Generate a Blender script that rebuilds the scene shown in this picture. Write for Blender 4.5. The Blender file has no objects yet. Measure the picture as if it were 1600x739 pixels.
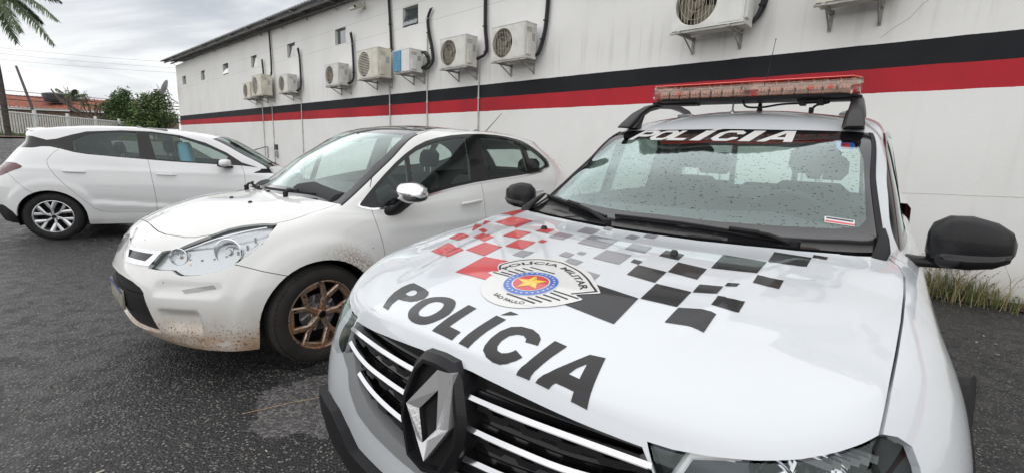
import bpy, bmesh, math, random
import numpy as np
from mathutils import Vector, Matrix
from mathutils.bvhtree import BVHTree

random.seed(7)
scene = bpy.context.scene
COL = scene.collection
R = math.radians
PI = math.pi

# ------------------------------------------------------------------ materials
def new_mat(name):
    m = bpy.data.materials.new(name); m.use_nodes = True
    nt = m.node_tree; b = nt.nodes['Principled BSDF']
    return m, nt, b

def simple(name, col, rough=0.5, metal=0.0, coat=0.0, spec=0.5, bump=0.0, bscale=60.0, var=0.0, vscale=6.0, emis=None, estr=0.0):
    m, nt, b = new_mat(name)
    b.inputs['Base Color'].default_value = (*col, 1)
    b.inputs['Roughness'].default_value = rough
    b.inputs['Metallic'].default_value = metal
    b.inputs['Coat Weight'].default_value = coat
    b.inputs['Coat Roughness'].default_value = 0.04
    b.inputs['Specular IOR Level'].default_value = spec
    if emis:
        b.inputs['Emission Color'].default_value = (*emis, 1); b.inputs['Emission Strength'].default_value = estr
    tc = nt.nodes.new('ShaderNodeTexCoord')
    if bump:
        n = nt.nodes.new('ShaderNodeTexNoise'); n.inputs['Scale'].default_value = bscale; n.inputs['Detail'].default_value = 4
        bp = nt.nodes.new('ShaderNodeBump'); bp.inputs['Strength'].default_value = bump; bp.inputs['Distance'].default_value = 0.004
        nt.links.new(tc.outputs['Object'], n.inputs['Vector']); nt.links.new(n.outputs['Fac'], bp.inputs['Height'])
        nt.links.new(bp.outputs['Normal'], b.inputs['Normal'])
    if var:
        n = nt.nodes.new('ShaderNodeTexNoise'); n.inputs['Scale'].default_value = vscale; n.inputs['Detail'].default_value = 6
        mr = nt.nodes.new('ShaderNodeMapRange'); mr.inputs['From Min'].default_value = 0.3; mr.inputs['From Max'].default_value = 0.7
        mr.inputs['To Min'].default_value = 1 - var; mr.inputs['To Max'].default_value = 1 + var
        mx = nt.nodes.new('ShaderNodeMix'); mx.data_type = 'RGBA'; mx.blend_type = 'MULTIPLY'; mx.inputs['Factor'].default_value = 1
        mx.inputs['A'].default_value = (*col, 1)
        nt.links.new(tc.outputs['Object'], n.inputs['Vector']); nt.links.new(n.outputs['Fac'], mr.inputs['Value'])
        nt.links.new(mr.outputs['Result'], mx.inputs['B']); nt.links.new(mx.outputs['Result'], b.inputs['Base Color'])
    return m

def nd(nt, kind, **kw):
    n = nt.nodes.new(kind)
    for k, v in kw.items():
        if hasattr(n, k): setattr(n, k, v)
        else: n.inputs[k.replace('_', ' ')].default_value = v
    return n

def math_node(nt, op, a, b=None, clamp=False):
    n = nt.nodes.new('ShaderNodeMath'); n.operation = op; n.use_clamp = clamp
    for i, x in enumerate((a, b)):
        if x is None: continue
        if isinstance(x, (int, float)): n.inputs[i].default_value = x
        else: nt.links.new(x, n.inputs[i])
    return n.outputs[0]

def mix_col(nt, fac, a, b, mode='MIX'):
    n = nt.nodes.new('ShaderNodeMix'); n.data_type = 'RGBA'; n.blend_type = mode
    for key, x in (('Factor', fac), ('A', a), ('B', b)):
        if isinstance(x, (int, float)): n.inputs[key].default_value = x
        elif isinstance(x, tuple): n.inputs[key].default_value = (*x, 1)
        else: nt.links.new(x, n.inputs[key])
    return n.outputs['Result']

def ramp(nt, val, lo, hi, a=0.0, b=1.0, smooth=True):
    n = nt.nodes.new('ShaderNodeMapRange'); n.interpolation_type = 'SMOOTHSTEP' if smooth else 'LINEAR'
    n.inputs['From Min'].default_value = lo; n.inputs['From Max'].default_value = hi
    n.inputs['To Min'].default_value = a; n.inputs['To Max'].default_value = b
    nt.links.new(val, n.inputs['Value']); return n.outputs['Result']

def noise(nt, vec, scale, detail=5, rough=0.55, dist=0.0):
    n = nt.nodes.new('ShaderNodeTexNoise'); n.inputs['Scale'].default_value = scale
    n.inputs['Detail'].default_value = detail; n.inputs['Roughness'].default_value = rough; n.inputs['Distortion'].default_value = dist
    if vec is not None: nt.links.new(vec, n.inputs['Vector'])
    return n.outputs['Fac']

# ------------------------------------------------------------------ objects
def thing(name, label, cat, loc=(0, 0, 0), rotz=0.0, group=None):
    o = bpy.data.objects.new(name, None); COL.objects.link(o)
    o.location = loc; o.rotation_euler = (0, 0, rotz); o['label'] = label; o['category'] = cat
    o.empty_display_size = 0.1
    if group: o['group'] = group
    return o

def tag(o, label=None, cat=None, group=None, kind=None):
    if label: o['label'] = label
    if cat: o['category'] = cat
    if group: o['group'] = group
    if kind: o['kind'] = kind
    return o

def link_mesh(name, me, parent=None, loc=None):
    o = bpy.data.objects.new(name, me); COL.objects.link(o)
    if parent is not None: o.parent = parent
    if loc is not None: o.location = loc
    return o

def dup_tree(root, loc, rotz, label, group=None):
    r = root.copy(); COL.objects.link(r); r.location = loc; r.rotation_euler = (0, 0, rotz); r['label'] = label
    if group: r['group'] = group
    for ch in list(root.children):
        c = ch.copy(); COL.objects.link(c); c.parent = r
        for g in list(ch.children):
            d = g.copy(); COL.objects.link(d); d.parent = c
    return r

class MB:
    """collects simple shapes into one mesh"""
    def __init__(self): self.v = []; self.f = []; self.m = []; self.mats = []
    def mi(self, mat):
        if mat is None: return 0
        if mat not in self.mats: self.mats.append(mat)
        return self.mats.index(mat)
    def add(self, vs, fs, mat=None):
        o = len(self.v); k = self.mi(mat)
        self.v += [tuple(v) for v in vs]; self.f += [tuple(i + o for i in f) for f in fs]; self.m += [k] * len(fs)
    def box(self, c, s, mat=None, rot=None, bev=0.0):
        x, y, z = s[0] / 2, s[1] / 2, s[2] / 2
        if bev <= 0:
            vs = [(-x, -y, -z), (x, -y, -z), (x, y, -z), (-x, y, -z), (-x, -y, z), (x, -y, z), (x, y, z), (-x, y, z)]
            fs = [(0, 3, 2, 1), (4, 5, 6, 7), (0, 1, 5, 4), (1, 2, 6, 5), (2, 3, 7, 6), (3, 0, 4, 7)]
        else:
            bm = bmesh.new(); bmesh.ops.create_cube(bm, size=1)
            bmesh.ops.scale(bm, vec=(s[0], s[1], s[2]), verts=bm.verts)
            bmesh.ops.bevel(bm, geom=bm.edges[:], offset=min(bev, min(s) * 0.45), segments=2, affect='EDGES', profile=0.6)
            bm.verts.index_update(); vs = [v.co[:] for v in bm.verts]; fs = [[v.index for v in f.verts] for f in bm.faces]; bm.free()
        M = rot if rot is not None else Matrix.Identity(3)
        vs = [tuple(M @ Vector(v) + Vector(c)) for v in vs]
        self.add(vs, fs, mat); return self
    def tube(self, pts, r, mat=None, n=8, cap=True, r_end=None, flat=None):
        pts = [Vector(p) for p in pts]; vs = []; fs = []; N = len(pts)
        prev = None
        for i, p in enumerate(pts):
            d = (pts[min(i + 1, N - 1)] - pts[max(i - 1, 0)])
            if d.length < 1e-9: d = Vector((0, 0, 1))
            d.normalize()
            if prev is None:
                a = Vector((0, 0, 1)) if abs(d.z) < 0.9 else Vector((1, 0, 0))
                u = d.cross(a).normalized()
            else:
                u = (prev - d * prev.dot(d)).normalized()
            prev = u; w = d.cross(u)
            rr = r if not isinstance(r, (list, tuple)) else r[i]
            if r_end is not None: rr = r + (r_end - r) * i / (N - 1)
            for k in range(n):
                t = 2 * PI * k / n
                vs.append(p + u * (math.cos(t) * rr) + w * (math.sin(t) * rr * (flat or 1)))
        for i in range(N - 1):
            for k in range(n):
                a = i * n + k; b = i * n + (k + 1) % n
                fs.append((a, b, b + n, a + n))
        if cap:
            fs.append(tuple(range(n - 1, -1, -1))); fs.append(tuple((N - 1) * n + k for k in range(n)))
        self.add(vs, fs, mat); return self
    def lathe(self, prof, mat=None, n=32, axis='Z', center=(0, 0, 0), close=False):
        """prof: list of (r, h)"""
        vs = []; fs = []; L = len(prof)
        for (r, h) in prof:
            for k in range(n):
                t = 2 * PI * k / n; a, b = r * math.cos(t), r * math.sin(t)
                p = {'Z': (a, b, h), 'Y': (a, h, b), 'X': (h, a, b)}[axis]
                vs.append((p[0] + center[0], p[1] + center[1], p[2] + center[2]))
        for i in range(L - 1 if not close else L):
            for k in range(n):
                a = i * n + k; b = i * n + (k + 1) % n; c = ((i + 1) % L) * n + (k + 1) % n; d = ((i + 1) % L) * n + k
                fs.append((a, b, c, d))
        self.add(vs, fs, mat); return self
    def prism(self, poly, z0, z1, mat=None, frame=None):
        """poly in 2D extruded from z0 to z1; frame maps (a,b,h) -> point"""
        fr = frame or (lambda a, b, h: (a, b, h))
        n = len(poly)
        vs = [fr(a, b, z0) for a, b in poly] + [fr(a, b, z1) for a, b in poly]
        fs = [tuple(range(n - 1, -1, -1)), tuple(range(n, 2 * n))] + [(i, (i + 1) % n, (i + 1) % n + n, i + n) for i in range(n)]
        self.add(vs, fs, mat); return self
    def build(self, name, mat=None, parent=None, smooth=None, bevel=0.0, fix=True):
        me = bpy.data.meshes.new(name)
        me.from_pydata(self.v, [], self.f)
        mats = self.mats or ([mat] if mat else [])
        for m in mats: me.materials.append(m)
        if self.mats: me.polygons.foreach_set('material_index', self.m)
        bm = bmesh.new(); bm.from_mesh(me)
        if fix: bmesh.ops.recalc_face_normals(bm, faces=bm.faces)
        if bevel: bmesh.ops.bevel(bm, geom=bm.edges[:], offset=bevel, segments=2, affect='EDGES', profile=0.6, clamp_overlap=True)
        bm.to_mesh(me); bm.free()
        if smooth is not None:
            me.polygons.foreach_set('use_smooth', [True] * len(me.polygons))
            me.set_sharp_from_angle(angle=R(smooth))
        me.update()
        return link_mesh(name, me, parent)

# ------------------------------------------------------------------ smooth surfaces
def spline_eval(P, counts, ghost0=None, ghost1=None):
    """P: (n,k,3) control rows; Catmull-Rom with mean chord spacing along axis 0; counts per interval"""
    P = np.asarray(P, float); n = len(P)
    d = np.linalg.norm(P[1:] - P[:-1], axis=2).mean(axis=1); d = np.maximum(d, 1e-4) ** 0.75
    t = np.concatenate([[0], np.cumsum(d)])
    m = np.zeros_like(P)
    for i in range(n):
        if i == 0:
            if ghost0 is not None: m[0] = (P[1] - ghost0) / (2 * d[0])
            else: m[0] = (P[1] - P[0]) / d[0]
        elif i == n - 1:
            if ghost1 is not None: m[i] = (ghost1 - P[i - 1]) / (2 * d[-1])
            else: m[i] = (P[i] - P[i - 1]) / d[-1]
        else:
            a, b = d[i - 1], d[i]
            m[i] = ((P[i] - P[i - 1]) / a * b + (P[i + 1] - P[i]) / b * a) / (a + b)
    out = []
    for i in range(n - 1):
        c = counts[i]
        for k in range(c):
            s = k / c; h = d[i]
            out.append((2*s**3 - 3*s*s + 1) * P[i] + (s**3 - 2*s*s + s) * h * m[i] + (-2*s**3 + 3*s*s) * P[i + 1] + (s**3 - s*s) * h * m[i + 1])
    out.append(P[-1])
    return np.array(out)

def auto_counts(P, step, mx=14):
    d = np.linalg.norm(P[1:] - P[:-1], axis=2).max(axis=1)
    return [int(min(mx, max(1, math.ceil(x / step)))) for x in d]

def ellipse_loft(mb, secs, mat=None, n=20, power=2.0, cap=True):
    """secs: (centre, axis_a vector, axis_b vector); superellipse rings joined in order"""
    vs = []; fs = []
    for c, a, b in secs:
        c, a, b = Vector(c), Vector(a), Vector(b)
        for k in range(n):
            t = 2 * PI * k / n; ct, st = math.cos(t), math.sin(t)
            x = math.copysign(abs(ct) ** (2 / power), ct); y = math.copysign(abs(st) ** (2 / power), st)
            vs.append(c + a * x + b * y)
    for i in range(len(secs) - 1):
        for k in range(n):
            q = i * n + k; w = i * n + (k + 1) % n
            fs.append((q, w, w + n, q + n))
    if cap: fs.append(tuple(range(n - 1, -1, -1))); fs.append(tuple((len(secs) - 1) * n + k for k in range(n)))
    mb.add(vs, fs, mat); return mb

class Shell:
    """half body (y>=0) built from a control grid; can be cut by outlines and split in panels"""
    def __init__(self, grid, step=0.035, disp=None):
        G = np.array(grid, float)          # [col][row][3]
        G = np.transpose(G, (1, 0, 2))     # rows first
        cu = auto_counts(np.transpose(G, (1, 0, 2)), step); cv = auto_counts(G, step)
        A = spline_eval(G, cv)             # along rows -> [V][col]
        B = np.transpose(A, (1, 0, 2))
        g0 = B[1].copy(); g0[:, 1] *= -1
        g1 = B[-2].copy(); g1[:, 1] *= -1
        S = spline_eval(B, cu, ghost0=g0, ghost1=g1)  # [U][V][3]
        S[0, :, 1] = 0; S[-1, :, 1] = 0
        if disp is not None: S = disp(S)
        self.U, self.V = S.shape[:2]
        ur = [0]
        for c in cu: ur.append(ur[-1] + c)
        vr = [0]
        for c in cv: vr.append(vr[-1] + c)
        self.S = S
        # fractional control indices
        ui = np.interp(np.arange(self.U), ur, np.arange(len(ur))); vi = np.interp(np.arange(self.V), vr, np.arange(len(vr)))
        # normals by finite differences, mirrored across the centre
        Sp = np.concatenate([S[1:2] * [1, -1, 1], S, S[-2:-1] * [1, -1, 1]], axis=0)
        du = Sp[2:] - Sp[:-2]
        dv = np.empty_like(S); dv[:, 1:-1] = S[:, 2:] - S[:, :-2]; dv[:, 0] = S[:, 1] - S[:, 0]; dv[:, -1] = S[:, -1] - S[:, -2]
        N = np.cross(du, dv); L = np.linalg.norm(N, axis=2, keepdims=True); L[L < 1e-12] = 1; N /= L
        # fix degenerate centre line at roof
        self.N = N
        bm = bmesh.new(); self.bm = bm
        lu = bm.faces.layers.float.new('u'); lv = bm.faces.layers.float.new('v'); self.ll = bm.faces.layers.int.new('lab')
        self.lu, self.lv = lu, lv
        vs = [[bm.verts.new(S[i, j]) for j in range(self.V)] for i in range(self.U)]
        tv = []; tf = []
        for i in range(self.U):
            for j in range(self.V): tv.append(Vector(S[i, j]))
        for i in range(self.U - 1):
            for j in range(self.V - 1):
                f = bm.faces.new((vs[i][j], vs[i + 1][j], vs[i + 1][j + 1], vs[i][j + 1]))
                f[lu] = (ui[i] + ui[i + 1]) / 2; f[lv] = (vi[j] + vi[j + 1]) / 2
                a = i * self.V + j; tf.append((a, a + self.V, a + self.V + 1)); tf.append((a, a + self.V + 1, a + 1))
        bmesh.ops.remove_doubles(bm, verts=bm.verts, dist=1e-5)
        self.tv, self.tf = tv, tf
        self.bvh = BVHTree.FromPolygons(tv, tf, epsilon=0)
        self.vn = [Vector(n) for n in N.reshape(-1, 3)]
        self.labels = {'body': 0}
    def normal_at(self, p):
        loc, nn, idx, d = self.bvh.find_nearest(p)
        a, b, c = self.tf[idx]; A, B, Cc = self.tv[a], self.tv[b], self.tv[c]
        v0 = B - A; v1 = Cc - A; v2 = loc - A
        d00 = v0.dot(v0); d01 = v0.dot(v1); d11 = v1.dot(v1); d20 = v2.dot(v0); d21 = v2.dot(v1)
        den = d00 * d11 - d01 * d01
        if abs(den) < 1e-14: n = self.vn[a] + self.vn[b] + self.vn[c]
        else:
            w1 = (d11 * d20 - d01 * d21) / den; w2 = (d00 * d21 - d01 * d20) / den
            n = self.vn[a] * (1 - w1 - w2) + self.vn[b] * w1 + self.vn[c] * w2
        if n.length < 1e-6: n = nn
        return n.normalized()
    def cut(self, poly, proj, label=None, filt=None, only=None):
        """poly: closed outline in the projection plane ('side' x,z / 'top' x,y / 'front' y,z)"""
        ia, ib = {'side': (0, 2), 'top': (0, 1), 'front': (1, 2)}[proj]
        bm = self.bm; lu, lv, ll = self.lu, self.lv, self.ll
        if only is not None: only = {self.labels.get(o, -1) for o in only}
        P = [Vector((float(a), float(b))) for a, b in poly]
        xs = [p.x for p in P]; ys = [p.y for p in P]; m = 0.002
        bb = (min(xs) - m, max(xs) + m, min(ys) - m, max(ys) + m)
        cand = set()
        for f in bm.faces:
            if only is not None and f[ll] not in only: continue
            if filt is not None and not filt(f[lu], f[lv]): continue
            fx = [v.co[ia] for v in f.verts]; fy = [v.co[ib] for v in f.verts]
            if max(fx) < bb[0] or min(fx) > bb[1] or max(fy) < bb[2] or min(fy) > bb[3]: continue
            cand.add(f)
        n = len(P)
        for i in range(n):
            a, b = P[i], P[(i + 1) % n]
            if (b - a).length < 1e-6: continue
            d = (b - a).normalized(); nrm = Vector((-d.y, d.x))
            sel = []
            x0, x1 = min(a.x, b.x), max(a.x, b.x); y0, y1 = min(a.y, b.y), max(a.y, b.y)
            L = (b - a).length
            for f in cand:
                if not f.is_valid: continue
                fx = [v.co[ia] for v in f.verts]; fy = [v.co[ib] for v in f.verts]
                if max(fx) < x0 or min(fx) > x1 or max(fy) < y0 or min(fy) > y1: continue
                s = [(x - a.x) * nrm.x + (y - a.y) * nrm.y for x, y in zip(fx, fy)]
                if max(s) < 1e-6 or min(s) > -1e-6: continue
                t = [(x - a.x) * d.x + (y - a.y) * d.y for x, y in zip(fx, fy)]
                if max(t) < 0 or min(t) > L: continue
                sel.append(f)
            if not sel: continue
            geom = set(sel)
            for f in sel:
                geom.update(f.edges); geom.update(f.verts)
            co = [0, 0, 0]; co[ia] = a.x; co[ib] = a.y
            no = [0, 0, 0]; no[ia] = nrm.x; no[ib] = nrm.y
            r = bmesh.ops.bisect_plane(bm, geom=list(geom), dist=1e-7, plane_co=co, plane_no=no)
            for g in r['geom']:
                if isinstance(g, bmesh.types.BMFace): cand.add(g)
            cand = {f for f in cand if f.is_valid}
        if label is not None:
            k = self.labels.setdefault(label, len(self.labels))
            for f in cand:
                if not f.is_valid: continue
                c = f.calc_center_median()
                if inside(c[ia], c[ib], P): f[ll] = k
    def relabel(self, label, test, only=None):
        k = self.labels.setdefault(label, len(self.labels))
        for f in self.bm.faces:
            if only is not None and f[self.ll] not in [self.labels[o] for o in only]: continue
            c = f.calc_center_median()
            if test(f[self.lu], f[self.lv], c): f[self.ll] = k
    def seam(self, pts, proj, w=0.0045, filt=None, label='gap', only=None):
        self.cut(ribbon(pts, w), proj, label, filt, only)
    def piece(self, label, name, mat, parent, mirror='join', flange=0.012, offset=0.0, mats=None, thick=0.0, also=(), push=None, flip_y=False, flange_mat=None, loose=False, sgn=None, _faces=None):
        """extract faces of a label as an object. mirror: 'join' both halves in one mesh, 'split' -> two objects, 'none'"""
        ks = {self.labels[l] for l in (label,) + tuple(also) if l in self.labels}
        fs = _faces if _faces is not None else [f for f in self.bm.faces if f[self.ll] in ks]
        if loose:
            left = set(fs); outs = []; n0 = len(fs)
            while left:
                st = [left.pop()]; comp = []
                while st:
                    f = st.pop(); comp.append(f)
                    for e in f.edges:
                        for g2 in e.link_faces:
                            if g2 in left: left.discard(g2); st.append(g2)
                if len(comp) < 3 and n0 > 40: continue
                mid = any(abs(v.co.y) < 1e-5 for f in comp for v in f.verts)
                outs += self.piece(label, name, mat, parent, ('join' if mid else 'split') if mirror != 'one' else 'one', flange, offset, mats, thick, also, push, flip_y, flange_mat, False, sgn, comp)
            return outs
        if not fs: print('EMPTY piece', label, name); return []
        idx = {}; V = []; N = []; F = []
        for f in fs:
            loop = []
            for v in f.verts:
                if v not in idx:
                    idx[v] = len(V); nn = self.normal_at(v.co); V.append(v.co + nn * offset); N.append(nn)
                loop.append(idx[v])
            F.append(loop)
        if push is not None: V = [push(v, n) for v, n in zip(V, N)]
        nmain = len(F)
        if flange > 0:
            cnt = {}
            for loop in F:
                for i in range(len(loop)):
                    a, b = loop[i], loop[(i + 1) % len(loop)]
                    cnt[(a, b)] = cnt.get((a, b), 0) + 1
            bnd = [(a, b) for (a, b) in cnt if (b, a) not in cnt]
            fv = {}
            def g(a, k):
                if (a, k) not in fv:
                    fv[(a, k)] = len(V); V.append(V[a] - N[a] * (flange if k else 0)); N.append(None)
                return fv[(a, k)]
            for a, b in bnd:
                if abs(V[a].y) < 1e-5 and abs(V[b].y) < 1e-5: continue
                F.append([g(b, 0), g(a, 0), g(a, 1), g(b, 1)])
        outs = []
        def make(sgns, nm):
            VV = []; NN = []; FF = []; flg = []
            for s in sgns:
                o = len(VV)
                VV += [(v.x, v.y * s, v.z) for v in V]
                NN += [(n.x, n.y * s, n.z) if n is not None else None for n in N]
                for q, loop in enumerate(F):
                    l = [i + o for i in loop]
                    if s < 0: l.reverse()
                    FF.append(l); flg.append(q >= nmain)
            me = bpy.data.meshes.new(nm); me.from_pydata(VV, [], FF)
            me.polygons.foreach_set('use_smooth', [True] * len(FF))
            for m_ in (mats or [mat]): me.materials.append(m_)
            if flange_mat is not None:
                me.materials.append(flange_mat)
                me.polygons.foreach_set('material_index', [1 if q else 0 for q in flg])
            me.update()
            ln = []
            for p, fl in zip(me.polygons, flg):
                for vi in p.vertices:
                    ln.append(tuple(p.normal) if fl or NN[vi] is None else NN[vi])
            me.normals_split_custom_set(ln)
            return link_mesh(nm, me, parent)
        if mirror == 'join': outs.append(make((1, -1), name))
        elif mirror == 'one': outs.append(make((sgn,), name))
        elif mirror == 'split': outs.append(make((1,), name)); outs.append(make((-1,), name))
        else: outs.append(make((1,), name))
        return outs
    def inner(self, name, mat, parent, off=0.02, test=None):
        V = []; idx = {}; F = []
        for f in self.bm.faces:
            if test is not None and not test(f[self.lu], f[self.lv], f.calc_center_median()): continue
            l = []
            for v in f.verts:
                if v not in idx:
                    idx[v] = len(V); V.append(v.co - self.normal_at(v.co) * off)
                l.append(idx[v])
            F.append(l)
        n = len(V)
        V2 = [(v.x, max(v.y, 0), v.z) for v in V] + [(v.x, -max(v.y, 0), v.z) for v in V]
        F2 = F + [[i + n for i in reversed(l)] for l in F]
        me = bpy.data.meshes.new(name); me.from_pydata(V2, [], F2); me.materials.append(mat); me.update()
        return link_mesh(name, me, parent)

def inside(x, y, P):
    c = False; n = len(P); j = n - 1
    for i in range(n):
        a, b = P[i], P[j]
        if (a.y > y) != (b.y > y) and x < (b.x - a.x) * (y - a.y) / (b.y - a.y) + a.x: c = not c
        j = i
    return c

def ribbon(pts, w):
    P = [Vector((float(a), float(b))) for a, b in pts]; L = []; Rr = []
    for i, p in enumerate(P):
        d0 = (p - P[i - 1]).normalized() if i > 0 else None
        d1 = (P[i + 1] - p).normalized() if i < len(P) - 1 else None
        d = ((d0 or d1) + (d1 or d0)).normalized(); n = Vector((-d.y, d.x))
        k = 1.0
        if d0 is not None and d1 is not None: k = 1 / max(0.5, n.dot(Vector((-d0.y, d0.x))))
        L.append(p + n * w / 2 * k); Rr.append(p - n * w / 2 * k)
    return [tuple(q) for q in L + Rr[::-1]]

def offset_poly(pts, w):
    """grow (w>0) a closed polygon"""
    P = [Vector((float(a), float(b))) for a, b in pts]; n = len(P)
    area = sum(P[i].x * P[(i + 1) % n].y - P[(i + 1) % n].x * P[i].y for i in range(n))
    s = 1 if area > 0 else -1; out = []
    for i in range(n):
        d0 = (P[i] - P[i - 1]).normalized(); d1 = (P[(i + 1) % n] - P[i]).normalized()
        n0 = Vector((d0.y, -d0.x)) * s; n1 = Vector((d1.y, -d1.x)) * s
        m = (n0 + n1)
        if m.length < 1e-6: m = n0
        m.normalize(); out.append(tuple(P[i] + m * (w / max(0.4, m.dot(n0)))))
    return out

def smooth_line(pts, k=6, closed=False):
    """Catmull-Rom through 2D/3D points"""
    P = [np.array(p, float) for p in pts]; n = len(P); out = []
    rng = range(n if closed else n - 1)
    for i in rng:
        p1, p2 = P[i], P[(i + 1) % n]
        p0 = P[i - 1] if (closed or i > 0) else 2 * p1 - p2
        p3 = P[(i + 2) % n] if (closed or i < n - 2) else 2 * p2 - p1
        for q in range(k):
            t = q / k
            out.append(tuple(0.5 * ((2 * p1) + (-p0 + p2) * t + (2*p0 - 5*p1 + 4*p2 - p3) * t*t + (-p0 + 3*p1 - 3*p2 + p3) * t**3)))
    if not closed: out.append(tuple(P[-1]))
    return out

def circle(cx, cy, r, n=48, a0=0, a1=2 * PI, ry=None):
    ry = ry or r
    full = abs(a1 - a0 - 2 * PI) < 1e-6
    m = n if full else n + 1
    return [(cx + r * math.cos(a0 + (a1 - a0) * i / n), cy + ry * math.sin(a0 + (a1 - a0) * i / n)) for i in range(m)]
# ------------------------------------------------------------------ materials
def paint_mat(name, col, mud=0.0, drops=0.0, dirt=0.12):
    m, nt, b = new_mat(name)
    b.inputs['Roughness'].default_value = 0.45; b.inputs['Coat Weight'].default_value = 1.0; b.inputs['Coat Roughness'].default_value = 0.03
    b.inputs['Specular IOR Level'].default_value = 0.4
    tc = nt.nodes.new('ShaderNodeTexCoord'); P = tc.outputs['Object']
    sp = nt.nodes.new('ShaderNodeSeparateXYZ'); nt.links.new(P, sp.inputs[0])
    n1 = noise(nt, P, 2.3, 6, 0.6)
    c = mix_col(nt, math_node(nt, 'MULTIPLY', ramp(nt, n1, 0.4, 0.75), dirt), col, (col[0] * .72, col[1] * .69, col[2] * .62))
    rough = None
    if mud:
        # road film low on the body, speckled splashes, streaks behind the wheels
        big = noise(nt, P, 3.0, 8, 0.7); fine = noise(nt, P, 85, 3, 0.6); mid = noise(nt, P, 14, 6, 0.7)
        low = ramp(nt, sp.outputs['Z'], 0.52, 0.14)
        film = math_node(nt, 'MULTIPLY', low, ramp(nt, big, 0.25, 0.6))
        c = mix_col(nt, math_node(nt, 'MULTIPLY', film, 0.95), c, (0.40, 0.25, 0.13))
        # arch splash: distance from the wheel centre
        def arch(cx):
            dx = math_node(nt, 'SUBTRACT', sp.outputs['X'], cx); dz = math_node(nt, 'SUBTRACT', sp.outputs['Z'], 0.31)
            d = math_node(nt, 'SQRT', math_node(nt, 'ADD', math_node(nt, 'MULTIPLY', dx, dx), math_node(nt, 'MULTIPLY', dz, dz)))
            side = ramp(nt, dx, 0.10, -0.22)
            return math_node(nt, 'MULTIPLY', ramp(nt, d, 0.50, 0.345), side)
        s1 = math_node(nt, 'MULTIPLY', arch(-0.02), ramp(nt, fine, 0.38, 0.58))
        c = mix_col(nt, math_node(nt, 'MULTIPLY', s1, 0.8), c, (0.24, 0.13, 0.065))
        sp2 = math_node(nt, 'MULTIPLY', ramp(nt, fine, 0.565, 0.61), ramp(nt, math_node(nt, 'ADD', low, math_node(nt, 'MULTIPLY', mid, 0.8)), 0.62, 1.15))
        c = mix_col(nt, math_node(nt, 'MULTIPLY', sp2, 0.95), c, (0.25, 0.115, 0.045))
        vs = nt.nodes.new('ShaderNodeTexVoronoi'); vs.inputs['Scale'].default_value = 11; nt.links.new(P, vs.inputs['Vector'])
        spots = math_node(nt, 'MULTIPLY', ramp(nt, vs.outputs['Distance'], 0.07, 0.045), ramp(nt, mid, 0.5, 0.56))
        c = mix_col(nt, spots, c, (0.05, 0.03, 0.02))
        rr = math_node(nt, 'ADD', math_node(nt, 'MULTIPLY', film, 0.5), 0.05)
        nt.links.new(rr, b.inputs['Coat Roughness'])
        nt.links.new(math_node(nt, 'SUBTRACT', 1.0, math_node(nt, 'MULTIPLY', film, 0.8)), b.inputs['Coat Weight'])
    nt.links.new(c, b.inputs['Base Color'])
    if drops: add_drops(nt, b, P, drops, coat=True)
    return m

def add_drops(nt, b, P, strength, coat=False, scale=95):
    v = nt.nodes.new('ShaderNodeTexVoronoi'); v.inputs['Scale'].default_value = scale; v.inputs['Randomness'].default_value = 1
    nt.links.new(P, v.inputs['Vector'])
    rnd = nt.nodes.new('ShaderNodeSeparateColor'); nt.links.new(v.outputs['Color'], rnd.inputs[0])
    rad = math_node(nt, 'MULTIPLY', ramp(nt, rnd.outputs[0], 0.62, 1.0), 0.38)
    h = math_node(nt, 'MAXIMUM', math_node(nt, 'SUBTRACT', rad, v.outputs['Distance']), 0.0)
    bp = nt.nodes.new('ShaderNodeBump'); bp.inputs['Strength'].default_value = strength; bp.inputs['Distance'].default_value = 0.01
    nt.links.new(h, bp.inputs['Height'])
    if coat: nt.links.new(bp.outputs['Normal'], b.inputs['Coat Normal'])
    else: nt.links.new(bp.outputs['Normal'], b.inputs['Normal'])
    return h

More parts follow.
